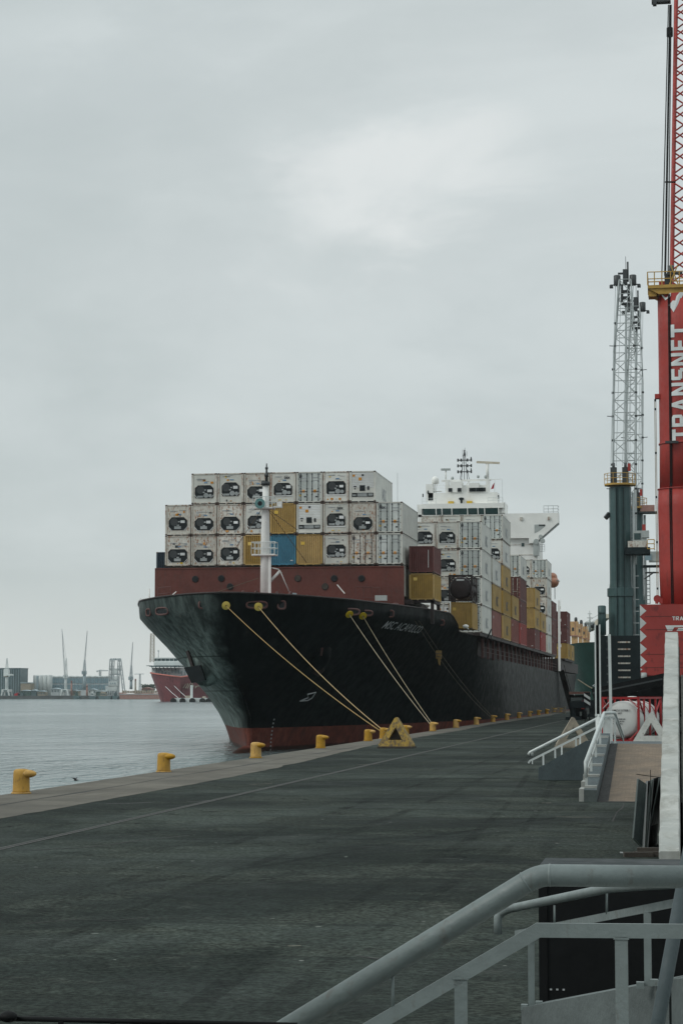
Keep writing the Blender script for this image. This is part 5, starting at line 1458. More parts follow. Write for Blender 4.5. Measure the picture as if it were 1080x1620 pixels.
letters(b, '7RANSNET', lambda u, v, e: Vector((rx(1061.5,hY)+u*.28, hY-.010-e*.5, rz(981.3,hY)+v*.31)))
b.build('house_lettering', M['decal_white'], mh)
b = MB()
b.add([(rx(1050,hY),hY-.009,rz(989.3,hY)),(rx(1084,hY),hY-.009,rz(989.3,hY)),(rx(1084,hY),hY-.009,rz(992,hY)),(rx(1052,hY),hY-.009,rz(992.5,hY))], [(0,1,2,3)])
b.add([(rx(1050.2,hY),hY-.012,rz(989.4,hY)),(rx(1066.5,hY),hY-.012,rz(989.4,hY)),(rx(1061,hY),hY-.012,rz(998,hY)),(rx(1054,hY),hY-.012,rz(998,hY))], [(0,1,2,3)])
b.add([(rx(1071,hY),hY-.012,rz(993.5,hY)),(rx(1086,hY),hY-.012,rz(993.5,hY)),(rx(1086,hY),hY-.012,rz(998,hY)),(rx(1068,hY),hY-.012,rz(998,hY))], [(0,1,2,3)])
b.build('house_emblem', M['decal_white'], mh)
b = MB().lathe((rx(1016,hY),hY-.2,rz(1075,hY)), [(.22,0),(.22,.5)], 10); b.box(rx(1011,hY),rx(1019,hY),hY-.3,hY,rz(1072,hY),rz(1064,hY)); b.box(rx(1034,hY),rx(1040,hY),hY-.2,hY+1,rz(1076,hY),rz(1073.5,hY))
b.build('house_lamp', M['cab_grey'], mh)
# chassis under the house
b = MB(); b.box(hx0-3.0, 5, RY-3, RY+10, 1.6, 3.2); b.box(-3.1,4.4,RY-1,RY+6,3.2,hz0-.101)
for k in range(6):
    for xx in (-2.6, 3.6): b.lathe((xx-.3,RY-1+2.0*k,.75), [(.74,0),(.74,.6)], 14, 'x')
b.beam((rx(935,RY-4), RY-4, rz(1099,RY-4)), (rx(1050,RY-4), RY-4, rz(1074,RY-4)), .6, .9)
b.build('chassis', M['black_matt'], rc)
b = MB().beam((rx(935,RY-4.6), RY-4.6, rz(1096.5,RY-4.6)), (rx(1045,RY-4.6), RY-4.6, rz(1074,RY-4.6)), .12, .12); b.build('chassis_hose', M['dark_steel'], rc)
for x in (-5.6, 6.4):
    for y in (RY-2, RY+9):
        b = MB(); b.box(x-.9,x+.9,y-.9,y+.9,0,.35); b.box(x-.3,x+.3,y-.3,y+.3,.35,2.2); b.box(min(x,0),max(x,0),y-.45,y+.45,1.7,2.5); b.build('outrigger', M['black_matt'], rc)
# ------------------------------------------------------------------ white tank container in a red frame
t = thing('tank_container', (0,0,0), 'white tank in a red frame standing on the quay behind the stairs', 'tank container')
k = tank20(t, 'tank_red', 'tank_white', 2.85, 6.06, 'tank_red')
b = MB()
for sx in (-1,1): b.beam((sx*(W2-.10),-.02,2.85-.72),(sx*(W2-.66),-.02,2.85-.16), .07, .03)
b.build('white_brace', M['tank_white'], t)  # thin white strips in front of the upper end braces
b = MB()
for txt, x, z, s_ in (('HMCU 217008 1',-.55,1.95,.17),('22K7',-.2,1.78,.13),('MGW  30480 KG',-.5,1.42,.11),('TARE  3640 KG',-.5,1.28,.11),('CAP  26000 L',-.5,1.14,.11)):
    b.text(txt, lambda u, v, x=x, z=z: Vector((x+u, .030, z+v)), s_, .004)
b.build('tank_lettering', M['decal_dark'], k)
p = ground(951, 1173.5); q = at(951, 1173.5, 137)
t.location = (q.x+1.22*math.cos(R(13)), 137, .01); t.rotation_euler.z = R(-13)
# ------------------------------------------------------------------ clutter at the far quay
tx, ty = at(913, 1130, 262).x, 262.0
t = thing('port_tractor', (tx, ty, 0), 'dark terminal tractor with a red roof parked by the ship stern', 'tractor')
MB().box(tx-.95,tx+.75,ty,ty+2.0,.9,2.9).build('cab', M['black_matt'], t)
MB().box(tx-.8,tx+.6,ty-.02,ty-.003,1.9,2.6).build('window', M['glass'], t)
MB().box(tx-1.0,tx+1.5,ty-.1,ty+2.1,3.0,3.3).build('roof_panel', M['far_rust'], t)
MB().box(tx+.45,tx+.85,ty-.3,ty-.05,1.2,2.2).build('tail_marker', M['crane_red'], t)
for x in (tx-.9,tx+.5):
    for y in (ty+.6,ty+4.2,ty+5.4): MB().lathe((x,y,.55), [(.55,0),(.55,.4)], 14, 'x').build('wheel', M['black_matt'], t)
MB().box(tx-.8,tx+.7,ty+2.05,ty+7,.9,1.3).build('load_bed', M['black_matt'], t)
t = thing('concrete_barrier', (-18.2, 330, 0), 'low pale barrier standing among the farthest bollards', 'barrier')
b = MB()
for k_ in range(3): b.box(-19.4,-17.2,329,329.4,.15+.35*k_,.35+.35*k_)
for x in (-19.4,-17.3): b.box(x,x+.12,328.9,329.5,0,1.2)
b.build('barrier_boards', M['block_tan'], t)
c0 = at(928, 1106, 240)
t = thing('striped_board', (c0.x, 240, 0), 'black and white striped warning board near the crane feet', 'sign')
b = MB().box(c0.x-.34,c0.x+.34,240,240.1,c0.z-.75,c0.z+.75); b.build('board', M['black_matt'], t)
b = MB()
for k_ in range(2): z=c0.z-.62+.62*k_; b.add([(c0.x-.34,239.99,z+.35),(c0.x+.34,239.99,z-.1),(c0.x+.34,239.99,z+.2),(c0.x-.34,239.99,z+.65)],[(0,1,2,3)])
b.build('stripe', M['decal_white'], t)
b = MB()
for dx in (-.25,.25): b.box(c0.x+dx-.05,c0.x+dx+.05,240.11,240.2,0,c0.z+.5)
b.build('leg', M['black_matt'], t)
# ------------------------------------------------------------------ far shore across the harbour
FYD = 2000.0
fp = lambda px, py, Y=FYD: at(px, py, Y)
fx = lambda px, Y=FYD: at(px, 1090, Y).x
fz = lambda py, Y=FYD: at(100, py, Y).z
u1 = FYD/F                                   # metres per photo pixel over there
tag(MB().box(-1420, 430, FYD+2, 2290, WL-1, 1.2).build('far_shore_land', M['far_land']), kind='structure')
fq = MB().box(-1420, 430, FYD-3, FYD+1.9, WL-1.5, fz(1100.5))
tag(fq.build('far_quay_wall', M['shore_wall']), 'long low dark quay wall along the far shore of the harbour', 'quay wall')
b = MB()
def far(name, label, cat, group=None, px=0, Y=FYD): return thing(name, (fx(px,Y), Y, 0), label, cat, group)
def fbox(b, x0, x1, y0, y1, d=15, Y=FYD, off=0): return b.box(fx(x0,Y), fx(x1,Y), Y+off, Y+off+d, fz(y1,Y), fz(y0,Y))
# dark block with thin vertical fins
t = far('office_block', 'dark teal block with vertical stripes at the far left shore', 'building', None, 16, FYD+60)
fbox(MB(), -2, 32.5, 1058, 1101, 25, FYD+60).build('wall', M['far_dark'], t)
b = MB()
for k in range(9): fbox(b, -1+3.8*k, -.6+3.8*k, 1059, 1097, .4, FYD+60, -.5)
b.build('facade_fin', M['far_blue'], t); fbox(MB(), -2.3, 33, 1056.6, 1057.9, 26, FYD+60, -.5).build('roof', M['far_dark'], t)
# silos and tower
t = far('silo_block', 'pale round silo building on the far shore', 'silo', None, 62, FYD+70)
b = MB()
for k in range(4): b.lathe((fx(52.5+7.3*k,FYD+70), FYD+80, 0), [(4.6*u1,0),(4.6*u1,fz(1068.5,FYD+70)),(3.9*u1,fz(1067.8,FYD+70))], 20)
b.build('silo', M['far_white'], t)
fbox(MB(), 58.3, 60.8, 1069.5, 1090, 2, FYD+70, -.8).build('stair_tower', M['far_blue'], t)
t = far('shed', 'small beige building beside the pale silos on the far shore', 'building', 'sheds on the far shore', 40, FYD+50)
fbox(MB(), 33, 49, 1081, 1101, 12, FYD+50).build('wall', M['far_tan'], t); fbox(MB(), 32.6, 49, 1079.5, 1080.9, 13, FYD+50, -.5).build('roof', M['far_blue'], t)
t = far('pale_tower', 'faint pale tower behind the shed at the far shore', 'building', None, 36, FYD+150)
fbox(MB(), 33, 38, 1071, 1101, 8, FYD+150).build('wall', M['far_white'], t); fbox(MB(), 34, 36, 1068, 1070.9, 4, FYD+150).build('roof', M['far_grey'], t)
# long hall with scalloped roof
t = far('warehouse', 'long pale-blue hall with a scalloped roof on the far shore', 'building', None, 135, FYD+90)
fbox(MB(), 80, 176, 1070.5, 1101, 30, FYD+90).build('wall', M['far_grey'], t)
b = MB()
for k in range(15): fbox(b, 82+6.2*k, 87.4+6.2*k, 1073, 1081, .4, FYD+90, -.5); fbox(b, 82+6.2*k, 87.4+6.2*k, 1083, 1091, .4, FYD+90, -.5)
b.build('window_band', M['far_glass'], t)
b = MB()
for k in range(10):
    c = fx(85+9.5*k, FYD+90); b.lathe((c, FYD+89, fz(1071.2,FYD+90)), [(4.6*u1*.98,0),(4.6*u1*.98,31)], 14, 'y')
for i in range(len(b.v)):
    if b.v[i].z < fz(1071.2,FYD+90): b.v[i].z = fz(1071.2,FYD+90)
    else: b.v[i].z = fz(1071.2,FYD+90)+(b.v[i].z-fz(1071.2,FYD+90))*.5
b.build('roof', M['far_white'], t)
# low sheds, boats and clutter in front
rr = random.Random(3)
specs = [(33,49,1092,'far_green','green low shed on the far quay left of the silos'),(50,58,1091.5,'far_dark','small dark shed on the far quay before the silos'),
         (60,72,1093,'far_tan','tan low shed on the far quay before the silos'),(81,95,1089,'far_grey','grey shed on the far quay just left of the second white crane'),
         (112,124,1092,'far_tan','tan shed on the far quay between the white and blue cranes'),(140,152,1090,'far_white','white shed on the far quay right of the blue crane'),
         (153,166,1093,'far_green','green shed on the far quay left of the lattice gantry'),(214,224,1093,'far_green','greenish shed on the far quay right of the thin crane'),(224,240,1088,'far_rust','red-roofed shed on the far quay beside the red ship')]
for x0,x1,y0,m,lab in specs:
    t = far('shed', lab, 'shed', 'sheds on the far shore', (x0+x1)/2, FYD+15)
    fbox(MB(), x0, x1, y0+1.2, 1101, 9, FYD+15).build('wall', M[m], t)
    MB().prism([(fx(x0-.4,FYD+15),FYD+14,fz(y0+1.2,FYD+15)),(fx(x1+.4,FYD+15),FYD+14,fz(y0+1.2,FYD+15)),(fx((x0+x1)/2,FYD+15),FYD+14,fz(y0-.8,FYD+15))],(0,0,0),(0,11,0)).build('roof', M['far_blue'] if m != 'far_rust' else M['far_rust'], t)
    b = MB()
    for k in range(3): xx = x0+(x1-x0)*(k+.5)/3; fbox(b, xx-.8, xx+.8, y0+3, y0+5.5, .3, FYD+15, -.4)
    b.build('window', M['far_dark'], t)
t = far('market_tent', 'small red tent on the far quay beside the leftmost white crane', 'tent', None, 24, FYD+8)
MB().prism([(fx(19),FYD+8,fz(1100.5)),(fx(28.5),FYD+8,fz(1100.5)),(fx(28.5),FYD+8,fz(1098)),(fx(24),FYD+8,fz(1096)),(fx(19),FYD+8,fz(1098))],(0,0,0),(0,6,0)).build('canvas', M['flag_red'], t)
fbox(MB(),28.6,37,1096.5,1100.5,5,FYD+8).build('annex', M['far_dark'], t)
# cranes
def far_crane(px, label, m, tower, boom=None, base=True, s=1.0, arm=None):
    t = far('quay_crane', label, 'crane', 'cranes on the far shore', px, FYD+6)
    Y = FYD+6; X0 = fx(px,Y)
    if base:
        b = MB(); w = 6*s*u1
        for sx in (-1,1): b.beam((X0+sx*w,Y,fz(1101,Y)),(X0+sx*w*.72,Y,fz(1092,Y)), 2.2*u1); b.beam((X0+sx*w,Y+9,fz(1101,Y)),(X0+sx*w*.72,Y+9,fz(1092,Y)), 2.2*u1)
        fbox(b, px-5.5*s, px+5.5*s, 1090.5, 1094.5, 10, Y, -.3); b.build('portal', M[m], t)
        fbox(MB(), px-2.6, px+2.8, 1092, 1093.6, .3, Y, -.7).build('portal_opening', M['far_dark'], t)
    b = MB(); tp, tw, bw = tower
    b.lathe((X0,Y+4,0), [(bw*u1,fz(1090.4,Y)),(tw*u1,fz(tp,Y))], 12); b.build('tower', M[m], t)
    if arm:
        x0,x1,y0,y1,tt = arm; b = MB(); fbox(b, x0, x1, y0, y1, 3, Y, -.6); fbox(b, px-3.6, px+3.6, tp-1, tp+10, 6, Y, .5); b.build('jib_arm', M[m], t)
        fbox(MB(), px-3.3, px+3.5, tp+9.6, tp+10.4, 6.3, Y, .3).build('walkway', M['far_tan'], t)
        b = MB(); lattice(b, (X0,Y+4,fz(tp-1,Y)), (X0,Y+4,fz(tt,Y)), 2.4, .8, 4, .16, .1); b.build('a_frame', M[m], t)
    if boom:
        bx, by, pb = boom
        b = MB(); lattice(b, (X0,Y+4,fz(tp,Y)), (X0+.2,Y+4,fz(pb,Y)), 2.4, .8, 4, .2, .08); b.build('a_frame', M[m], t)
        b = MB(); e = fp(bx,by,Y-8)
        lattice(b, (X0+.6,Y,fz(tp+2,Y)), e, 1.0, .35, 8, .10, .03); b.pipe([e,(X0+.1,Y+4,fz(pb,Y))], .12, 4); b.pipe([e,(X0-1.4,Y+2,fz(tp,Y))], .1, 4)
        b.build('jib', M['far_grey'], t)
    fbox(MB(), px-3.2, px+2.6, tp-2.5, tp+3, 5, Y, 1).build('machinery_cab', M[m], t)
    return t
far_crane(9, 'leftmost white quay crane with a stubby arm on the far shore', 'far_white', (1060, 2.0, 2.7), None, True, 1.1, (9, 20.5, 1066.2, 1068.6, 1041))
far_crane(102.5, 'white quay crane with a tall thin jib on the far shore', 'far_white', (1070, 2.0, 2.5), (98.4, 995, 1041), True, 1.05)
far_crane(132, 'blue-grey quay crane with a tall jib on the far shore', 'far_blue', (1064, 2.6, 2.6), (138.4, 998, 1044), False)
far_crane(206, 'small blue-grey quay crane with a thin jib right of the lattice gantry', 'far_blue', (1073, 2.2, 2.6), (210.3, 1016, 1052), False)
# lattice gantry
t = far('lattice_gantry', 'grey lattice A-frame gantry on the far shore', 'gantry', None, 183, FYD+25); Y = FYD+25
b = MB()
for x0, x1 in ((173.5,175),(177,179.5),(186.5,188),(197,190)):
    lattice(b, (fx(x0,Y),Y,fz(1100,Y)), (fx(x1,Y),Y,fz(1043,Y)), 2.4, 1.6, 8, .28, .13, xb=False)
for py in (1043.5, 1059, 1067): b.beam((fx(174.5,Y),Y,fz(py,Y)),(fx(191,Y),Y,fz(py,Y)), 1.4, 1.6)
b.build('lattice_leg', M['far_grey'], t)
b = MB()
for px in (176,180,183,187,190): fbox(b, px-.7, px+.7, 1041.8, 1044, 3, Y, -1)
b.build('sheave', M['far_blue'], t)
b = MB(); fbox(b, 178.5,186,1058,1066,4,Y,-1); fbox(b,180,187,1070,1075,5,Y,-1); fbox(b, 173,187,1078,1086,8,Y,-2); fbox(b,168,186,1085,1093,10,Y,-2); b.build('operator_house', M['far_white'], t)
b = MB()
for px in (176,179.5,183): fbox(b, px-.8, px+.8, 1080, 1082.5, .3, Y, -2.4)
b.build('window', M['far_blue'], t)
# construction tower crane, chimneys, lamp
t = far('tower_crane', 'tiny tower crane behind the scalloped hall', 'crane', 'cranes on the far shore', 158, FYD+200); Y = FYD+200
b = MB(); lattice(b, (fx(158.5,Y),Y,0), (fx(158.5,Y),Y,fz(1060,Y)), 1.8,1.8, 12, .2,.12); b.build('mast', M['far_grey'], t)
b = MB(); b.beam((fx(153,Y),Y,fz(1061.5,Y)),(fx(171,Y),Y,fz(1061,Y)), 1,1); b.pipe([(fx(158.5,Y),Y,fz(1059,Y)),(fx(170,Y),Y,fz(1061,Y))], .15,4); fbox(b,153,155,1061,1063.5,2,Y,-1); b.build('jib', M['far_grey'], t)
t = far('pylon', 'faint pylon beside the bow of the red ship', 'pylon', None, 221, FYD+180); Y = FYD+180
b = MB(); lattice(b, (fx(221.5,Y),Y,0), (fx(221.5,Y),Y,fz(1066,Y)), 2.2,1.0, 8, .22,.12); b.build('mast', M['far_grey'], t)
b = MB(); b.beam((fx(213,Y),Y,fz(1066.5,Y)),(fx(228,Y),Y,fz(1066.5,Y)), .7,.7); b.build('crossarm', M['far_grey'], t)
for k, (px, yt, lab) in enumerate(((113.5,1077,'orange funnel just right of the white far crane'),(138,1083,'orange funnel right of the blue far crane'),(214.5,1074,'orange and yellow funnel near the thin far crane'))):
    t = far('funnel', lab, 'funnel', 'orange funnels on the far shore', px, FYD+10); Y = FYD+10
    MB().lathe((fx(px,Y),Y,0), [(1.7*u1,0),(1.4*u1,fz(yt+4,Y))], 12).build('shaft', M['far_tan'] if k == 2 else M['far_rust'], t)
    MB().lathe((fx(px,Y),Y,0), [(1.42*u1,fz(yt+4,Y)),(1.3*u1,fz(yt,Y))], 12).build('top', M['far_rust'], t)
# trees at the foot of the hill
for k, px in enumerate((229, 233, 237, 241)):
    Y = FYD+120; t = far('tree', ['leftmost dark tree behind the red-roofed far shed','second dark tree behind the red-roofed far shed','third dark tree behind the red-roofed far shed','dark tree touching the bow of the red ship'][k], 'tree', 'trees on the far shore', px, Y)
    X0 = fx(px,Y); MB().pipe([(X0,Y,1),(X0,Y,fz(1089,Y))],[.5,.25],6).build('trunk', M['timber'], t)
    b = MB(); top = fz(1083+rr.uniform(-1,2),Y)
    for _ in range(160):
        a = rr.uniform(0,6.28); e = rr.uniform(-1,1); rad = (rr.random()**.4)*3.0
        p = Vector((X0+rad*math.cos(a)*1.1, Y+rad*math.sin(a), top-3.2+e*3.0)); s_ = rr.uniform(.5,1.0); n = Vector((rr.gauss(0,1),rr.gauss(0,1),rr.gauss(0,1))).normalized(); q = n.orthogonal().normalized(); w_ = n.cross(q)
        b.add([p+q*s_,p+w_*s_,p-q*s_,p-w_*s_],[(0,1,2,3)])
    b.build('crown', M['leaf'], t)
# low rusty barge and small vessels moored along the far quay
t = far('barge', 'long low dull-red barge moored left of the red ship', 'barge', None, 215, FYD-30); Y = FYD-30
MB().prism([(fx(190,Y),Y,fz(1105.8,Y)),(fx(262,Y),Y,fz(1105.8,Y)),(fx(262,Y),Y,fz(1096.5,Y)),(fx(196,Y),Y,fz(1097.5,Y)),(fx(188.5,Y),Y,fz(1095.5,Y))],(0,0,0),(0,16,0)).build('hull', M['far_rust'], t)
b = MB()
for k in range(14): fbox(b, 192+4*k, 194.5+4*k, 1092.5+rr.uniform(-1,1), 1096.4, 3, Y, 3)
b.build('deck_gear', M['far_tan'], t); fbox(MB(), 189.5, 262, 1097.8, 1098.6, .4, Y, -.5).build('rubbing_strake', M['far_white'], t)
for k,(x0,x1,m,lab) in enumerate(((116,126,'far_green','small green workboat at the far quay between the cranes'),(141,152,'far_white','small white workboat at the far quay under the hall'),(156,176,'far_tan','tan workboat at the far quay under the lattice gantry'),(178,187,'far_dark','dark tug at the far quay beside the barge'))):
    Y = FYD-20; t = far('workboat', lab, 'boat', 'workboats along the far quay', (x0+x1)/2, Y)
    MB().prism([(fx(x0+1,Y),Y,fz(1106,Y)),(fx(x1-1,Y),Y,fz(1106,Y)),(fx(x1,Y),Y,fz(1101.5,Y)),(fx(x0,Y),Y,fz(1100.5,Y))],(0,0,0),(0,7,0)).build('hull', M['far_dark'], t)
    b = MB(); fbox(b, x0+2, (x0+x1)/2+1, 1096.5, 1101.2, 4, Y, 1.5); fbox(b, x0+3, (x0+x1)/2, 1094, 1096.4, 3, Y, 2); b.build('wheelhouse', M[m], t)
    b = MB(); b.pipe([(fx(x0+4,Y),Y+3,fz(1094,Y)),(fx(x0+4,Y),Y+3,fz(1089,Y))], .2, 5); b.build('mast', M['far_grey'], t)
    fbox(MB(), x0+2.6, (x0+x1)/2+.4, 1097.4, 1098.8, .3, Y, 1.1).build('window', M['far_dark'], t)
for px in (80, 94, 152, 166, 119):
    pass
# ------------------------------------------------------------------ the red offshore ship
Y0 = 1350.0; v1 = Y0/F
t = thing('offshore_ship', (fx(290,Y0), Y0, WL), 'red offshore ship with white bridge and helideck lying across the harbour', 'ship')
cx = fx(286,Y0)
def rb(d, z):          # half breadth of the rounded bow
    tt = max(0,min(1,(z-WL)/ (fz(1066,Y0)-WL)))
    full = 24.5*v1*2.6*(.76+.24*tt)
    return full*math.sqrt(max(0,1-(1-min(1,d/26))**2))**.8
b = MB(); NI, NJ = 26, 10
zt0 = lambda d: fz(1058.5,Y0) if False else fz(1072,Y0)+ (fz(1060,Y0)-fz(1072,Y0))*0
for side in (-1,1):
    vs = []
    for i in range(NI+1):
        d = 70*(i/NI)**1.7
        for j in range(NJ+1):
            top = fz(1071.5,Y0) + (7.0*v1*abs(side*rb(d,20))/(19*v1*2.6))*(1 if side>0 else .85) 
            z = WL-1+(top-WL+1)*j/NJ
            rk = 5*(1-j/NJ)
            vs.append((cx+side*rb(max(0,d-rk),z), Y0+d, z))
    b.add(vs, [(i*(NJ+1)+j,(i+1)*(NJ+1)+j,(i+1)*(NJ+1)+j+1,i*(NJ+1)+j+1) for i in range(NI) for j in range(NJ)], True)
b.build('hull', M['red_hull'], t)
b = MB(); pts = []
for side in (-1,1):
    L_ = []
    for i in range(NI+1):
        d = 70*(i/NI)**1.7; top = fz(1071.5,Y0) + (7.0*v1*abs(rb(d,20))/(19*v1*2.6))*(1 if side>0 else .85)
        L_.append((cx+side*rb(d,top), Y0+d, top))
    b.pipe(L_, .55, 6)
b.build('bulwark_rail', M['far_orange'], t)
fr = lambda b, x0,x1,y0,y1,d=12,off=20: b.box(fx(x0,Y0+off),fx(x1,Y0+off),Y0+off,Y0+off+d,fz(y1,Y0+off),fz(y0,Y0+off))
b = MB(); fr(b,240,332,1056.5,1072,20,24); fr(b,243,330,1048,1053,16,24); fr(b,244,300,1046.2,1048,14,25); b.build('superstructure', M['far_white'], t)
b = MB(); fr(b,244.5,300,1042.5,1046.1,12,26); hb = b.build('bridge_window_band', M['far_dark'], t)
b = MB(); fr(b,243,302,1040.8,1042.4,14,25); 
for k in range(8): fr(b,248+6.5*k,248.8+6.5*k,1042.5,1046.2,.5,25.4)
b.build('bridge_roof', M['far_white'], t)
for k in range(15):
    b = MB(); x = 245+5.2*k; fr(b,x,x+rr.uniform(1.4,3.2),1058.5+rr.uniform(0,5),1063+rr.uniform(0,6),.6,23.2); b.build('deck_equipment', M['far_blue'], t)
b = MB(); fr(b,236,276,1053.2,1055.0,18,12); fr(b,231.5,238,1053.0,1054.0,10,14); fr(b,272,284,1053.6,1055.6,14,14)
for k in range(7): b.beam((fx(240+6*k,Y0+14),Y0+14,fz(1055,Y0+14)),(fx(243+6*k,Y0+20),Y0+20,fz(1061,Y0+20)), .4)
b.build('helideck', M['far_dark'], t)
b = MB(); lattice(b, (fx(240.5,Y0+40),Y0+40,fz(1048,Y0+40)), (fx(240.8,Y0+40),Y0+40,fz(1003,Y0+40)), 2.6,2.2,9,.16,.07); b.build('lattice_mast', M['far_tan'], t)
b = MB(); b.pipe([(fx(250.5,Y0+30),Y0+30,fz(1042,Y0+30)),(fx(250.5,Y0+30),Y0+30,fz(1029,Y0+30))], .25,6); b.box(fx(249.5,Y0+30),fx(251.5,Y0+30),Y0+29,Y0+31,fz(1031,Y0+30),fz(1029.6,Y0+30)); b.build('signal_mast', M['far_grey'], t)
b = MB()
# pale emblem strokes on the flare
def rpt(px, py):
    lo = Y0
    for k in range(300):
        q = at(px,py,lo)
        if abs(q.x-cx) < rb(max(0,lo-Y0-2),q.z) : return q+Vector((0,-.35,0))
        lo += .2
    return at(px,py,Y0)
for P in (((290,1089),(295,1081),(298,1082),(294,1089)),((297,1089),(302,1080),(305,1082),(301,1090)),((305,1088),(307,1084)),((309,1086),(317,1085)),((309,1089),(311,1086)),((298,1076),(303,1077))):
    b.pipe([rpt(*q) for q in P], .30, 5)
b.build('emblem', M['far_tan'], t)
# pontoon with black fenders
t = thing('pontoon', (fx(305,1300), 1300, WL), 'low pontoon with black tyre fenders before the red ship', 'pontoon')
Yp = 1300.0
pb_ = lambda b,x0,x1,y0,y1,d=20,off=0: b.box(fx(x0,Yp),fx(x1,Yp),Yp+off,Yp+off+d,fz(y1,Yp),fz(y0,Yp))
pb_(MB(),273,336,1104.3,1112,24).build('deck', M['far_white'], t)
for px in (275,289.5,305,321,331):
    b = MB(); b.lathe((fx(px,Yp),Yp-1.5,fz(1109,Yp)), [(1.2,0),(1.9,.2),(1.9,1.2),(1.2,1.45)], 14, 'y'); b.build('tyre_fender', M['black_matt'], t)
b = MB(); pb_(b,298.8,302.2,1084,1104.2,1.3,4); b.build('light_pillar', M['far_white'], t)
b = MB(); pb_(b,291,299,1100.5,1104.2,3,4); pb_(b,318,322,1101.5,1104.2,3,4); b.build('deck_gear', M['far_tan'], t)
for k,(p,q,lab) in enumerate((((262,1086),(282,1104),'left pale rope from the red ship down to its pontoon'),((276,1085),(294,1102),'right pale rope from the red ship down to its pontoon'))):
    a_ = rpt(*p); e = at(q[0],q[1],Yp+3); o = MB().pipe([a_, a_.lerp(e,.5)+Vector((0,0,-.25)), e], .16, 5).build('mooring_rope', M['far_white']); tag(o, lab, 'mooring rope', 'ropes of the red ship')
# ------------------------------------------------------------------ green-hulled ship beyond the stern
GY = 520.0
gpx = lambda px, Y=GY: at(px,1000,Y).x
gpz = lambda py, Y=GY: at(930,py,Y).z
t = thing('bulk_carrier', (gpx(935), GY, WL), 'green-hulled ship with rusty yellow deck cranes moored beyond the black ship', 'ship')
cx = gpx(949); b = MB(); NI = 24; NJ = 10
tops = gpz(1021); 
def gb(d, z):
    tt = max(0,min(1,(z-WL)/(tops-WL))); full = 8.2
    return full*(.86+.14*tt)*math.sqrt(max(0,1-(1-min(1,d/(22-8*tt)))**2))
for side in (-1,1):
    vs = []
    for i in range(NI+1):
        d = 150*(i/NI)**2
        for j in range(NJ+1):
            z = WL-1+(tops+.8*max(0,1-d/25)-WL+1)*j/NJ; rk = 4*(1-j/NJ)
            vs.append((cx+side*gb(max(0,d-rk),z), GY+d, z))
    b.add(vs, [(i*(NJ+1)+j,(i+1)*(NJ+1)+j,(i+1)*(NJ+1)+j+1,i*(NJ+1)+j+1) for i in range(NI) for j in range(NJ)], True)
b.box(cx-5,cx+5,GY+12,GY+150,tops-1.4,tops-1.2); b.build('hull', M['green_hull'], t)
b = MB(); b.pipe([at(915,1040,GY+7), at(922,1036,GY+4), at(926,1039.5,GY+3)], .2, 5); b.pipe([at(940,1083,GY+1), at(937,1085,GY+1), at(941,1086,GY+1)], .14,5); b.build('hull_mark', M['decal_grey'], t)
b = MB(); b.box(gpx(936),gpx(944),GY+14,GY+20,gpz(1023),gpz(1014)); b.box(gpx(937),gpx(944.5),GY+13,GY+20,gpz(1013.8),gpz(1012)); b.build('deck_house', M['cream'], t)
# yellow cranes: big housings receding along the deck
for k,(x0,x1,yt,yb,Yc) in enumerate(((901.5,913.5,983,1021,545),(913.5,920.5,987,1021,575),(920.5,927.5,991,1023,605),(926.5,931.5,995,1024,635))):
    X0, X1 = gpx(x0,Yc), gpx(x1,Yc); z0, z1 = gpz(yb,Yc), gpz(yt,Yc); w = X1-X0
    h = MB().box(X0, X1, Yc, Yc+5, z0+(z1-z0)*.42, z1); h.box(X0+w*.12, X1-w*.1, Yc+.3, Yc+4, z0, z0+(z1-z0)*.42)
    cr = h.build('deck_crane', M['deck_yellow'], t)
    b = MB(); b.box(X0-.06, X1+.06, Yc-.1, Yc-.003, z0+(z1-z0)*.38, z0+(z1-z0)*.42); b.box(X0+w*.62, X0+w*.68, Yc-.08, Yc-.003, z0+(z1-z0)*.43, z1); b.build('housing_rib', M['far_rust'], cr)
    b = MB(); b.lathe((X0+w*.72,Yc+1,z1), [(.30,0),(.42,.25),(.36,.9),(.2,1.1)], 10); b.box(X0+w*.2,X0+w*.5,Yc-.02,Yc-.004,z0+(z1-z0)*.6,z0+(z1-z0)*.75); b.build('crane_sheave', M['dark_steel'], cr)
b = MB(); xm = gpx(932.3, 560)
b.pipe([(xm,560,gpz(1000,560)),(xm,560,gpz(966,560))], [.35,.08], 8); b.beam((gpx(925.5,560),560,gpz(985,560)),(gpx(940,560),560,gpz(985,560)), .5,.4)
b.beam((gpx(928,560),560,gpz(977.5,560)),(gpx(937,560),560,gpz(977.5,560)), .18); b.beam((gpx(929,560),560,gpz(971,560)),(gpx(936,560),560,gpz(971,560)), .14)
b.prism([(gpx(927,560),560,gpz(985,560)),(gpx(938,560),560,gpz(985,560)),(xm+.6,560,gpz(989,560)),(xm-.6,560,gpz(989,560))],(0,0,0),(0,.4,0))
b.build('foremast', M['cab_grey'], t)
b = MB(); b.beam(at(932.5,995.5,565), at(960,974.5,560), 1.5, 1.2); jb = b.build('crane_jib', M['cream'], t)
b = MB(); c = at(936.5,989,563); b.ball((c.x,c.y,c.z),1.0,.8,.8,10,6); c = at(955.5,974.5,560); b.ball((c.x,c.y,c.z+.4),.4,.4,.5,8,5); b.build('jib_fitting', M['dark_steel'], jb)
b = MB()
for (a0,a1) in (((900,1003),(958,972)),((913,992),(957,966)),((925,996),(960,978))): b.pipe([at(a0[0],a0[1],570), at(a1[0],a1[1],556)], .05, 4)
b.build('crane_wire', M['lattice_grey'], t)
r_ = MB(); r_.pipe([at(913,1075,455), at(930,1086,455), at(936,1089,455)], .14, 5)
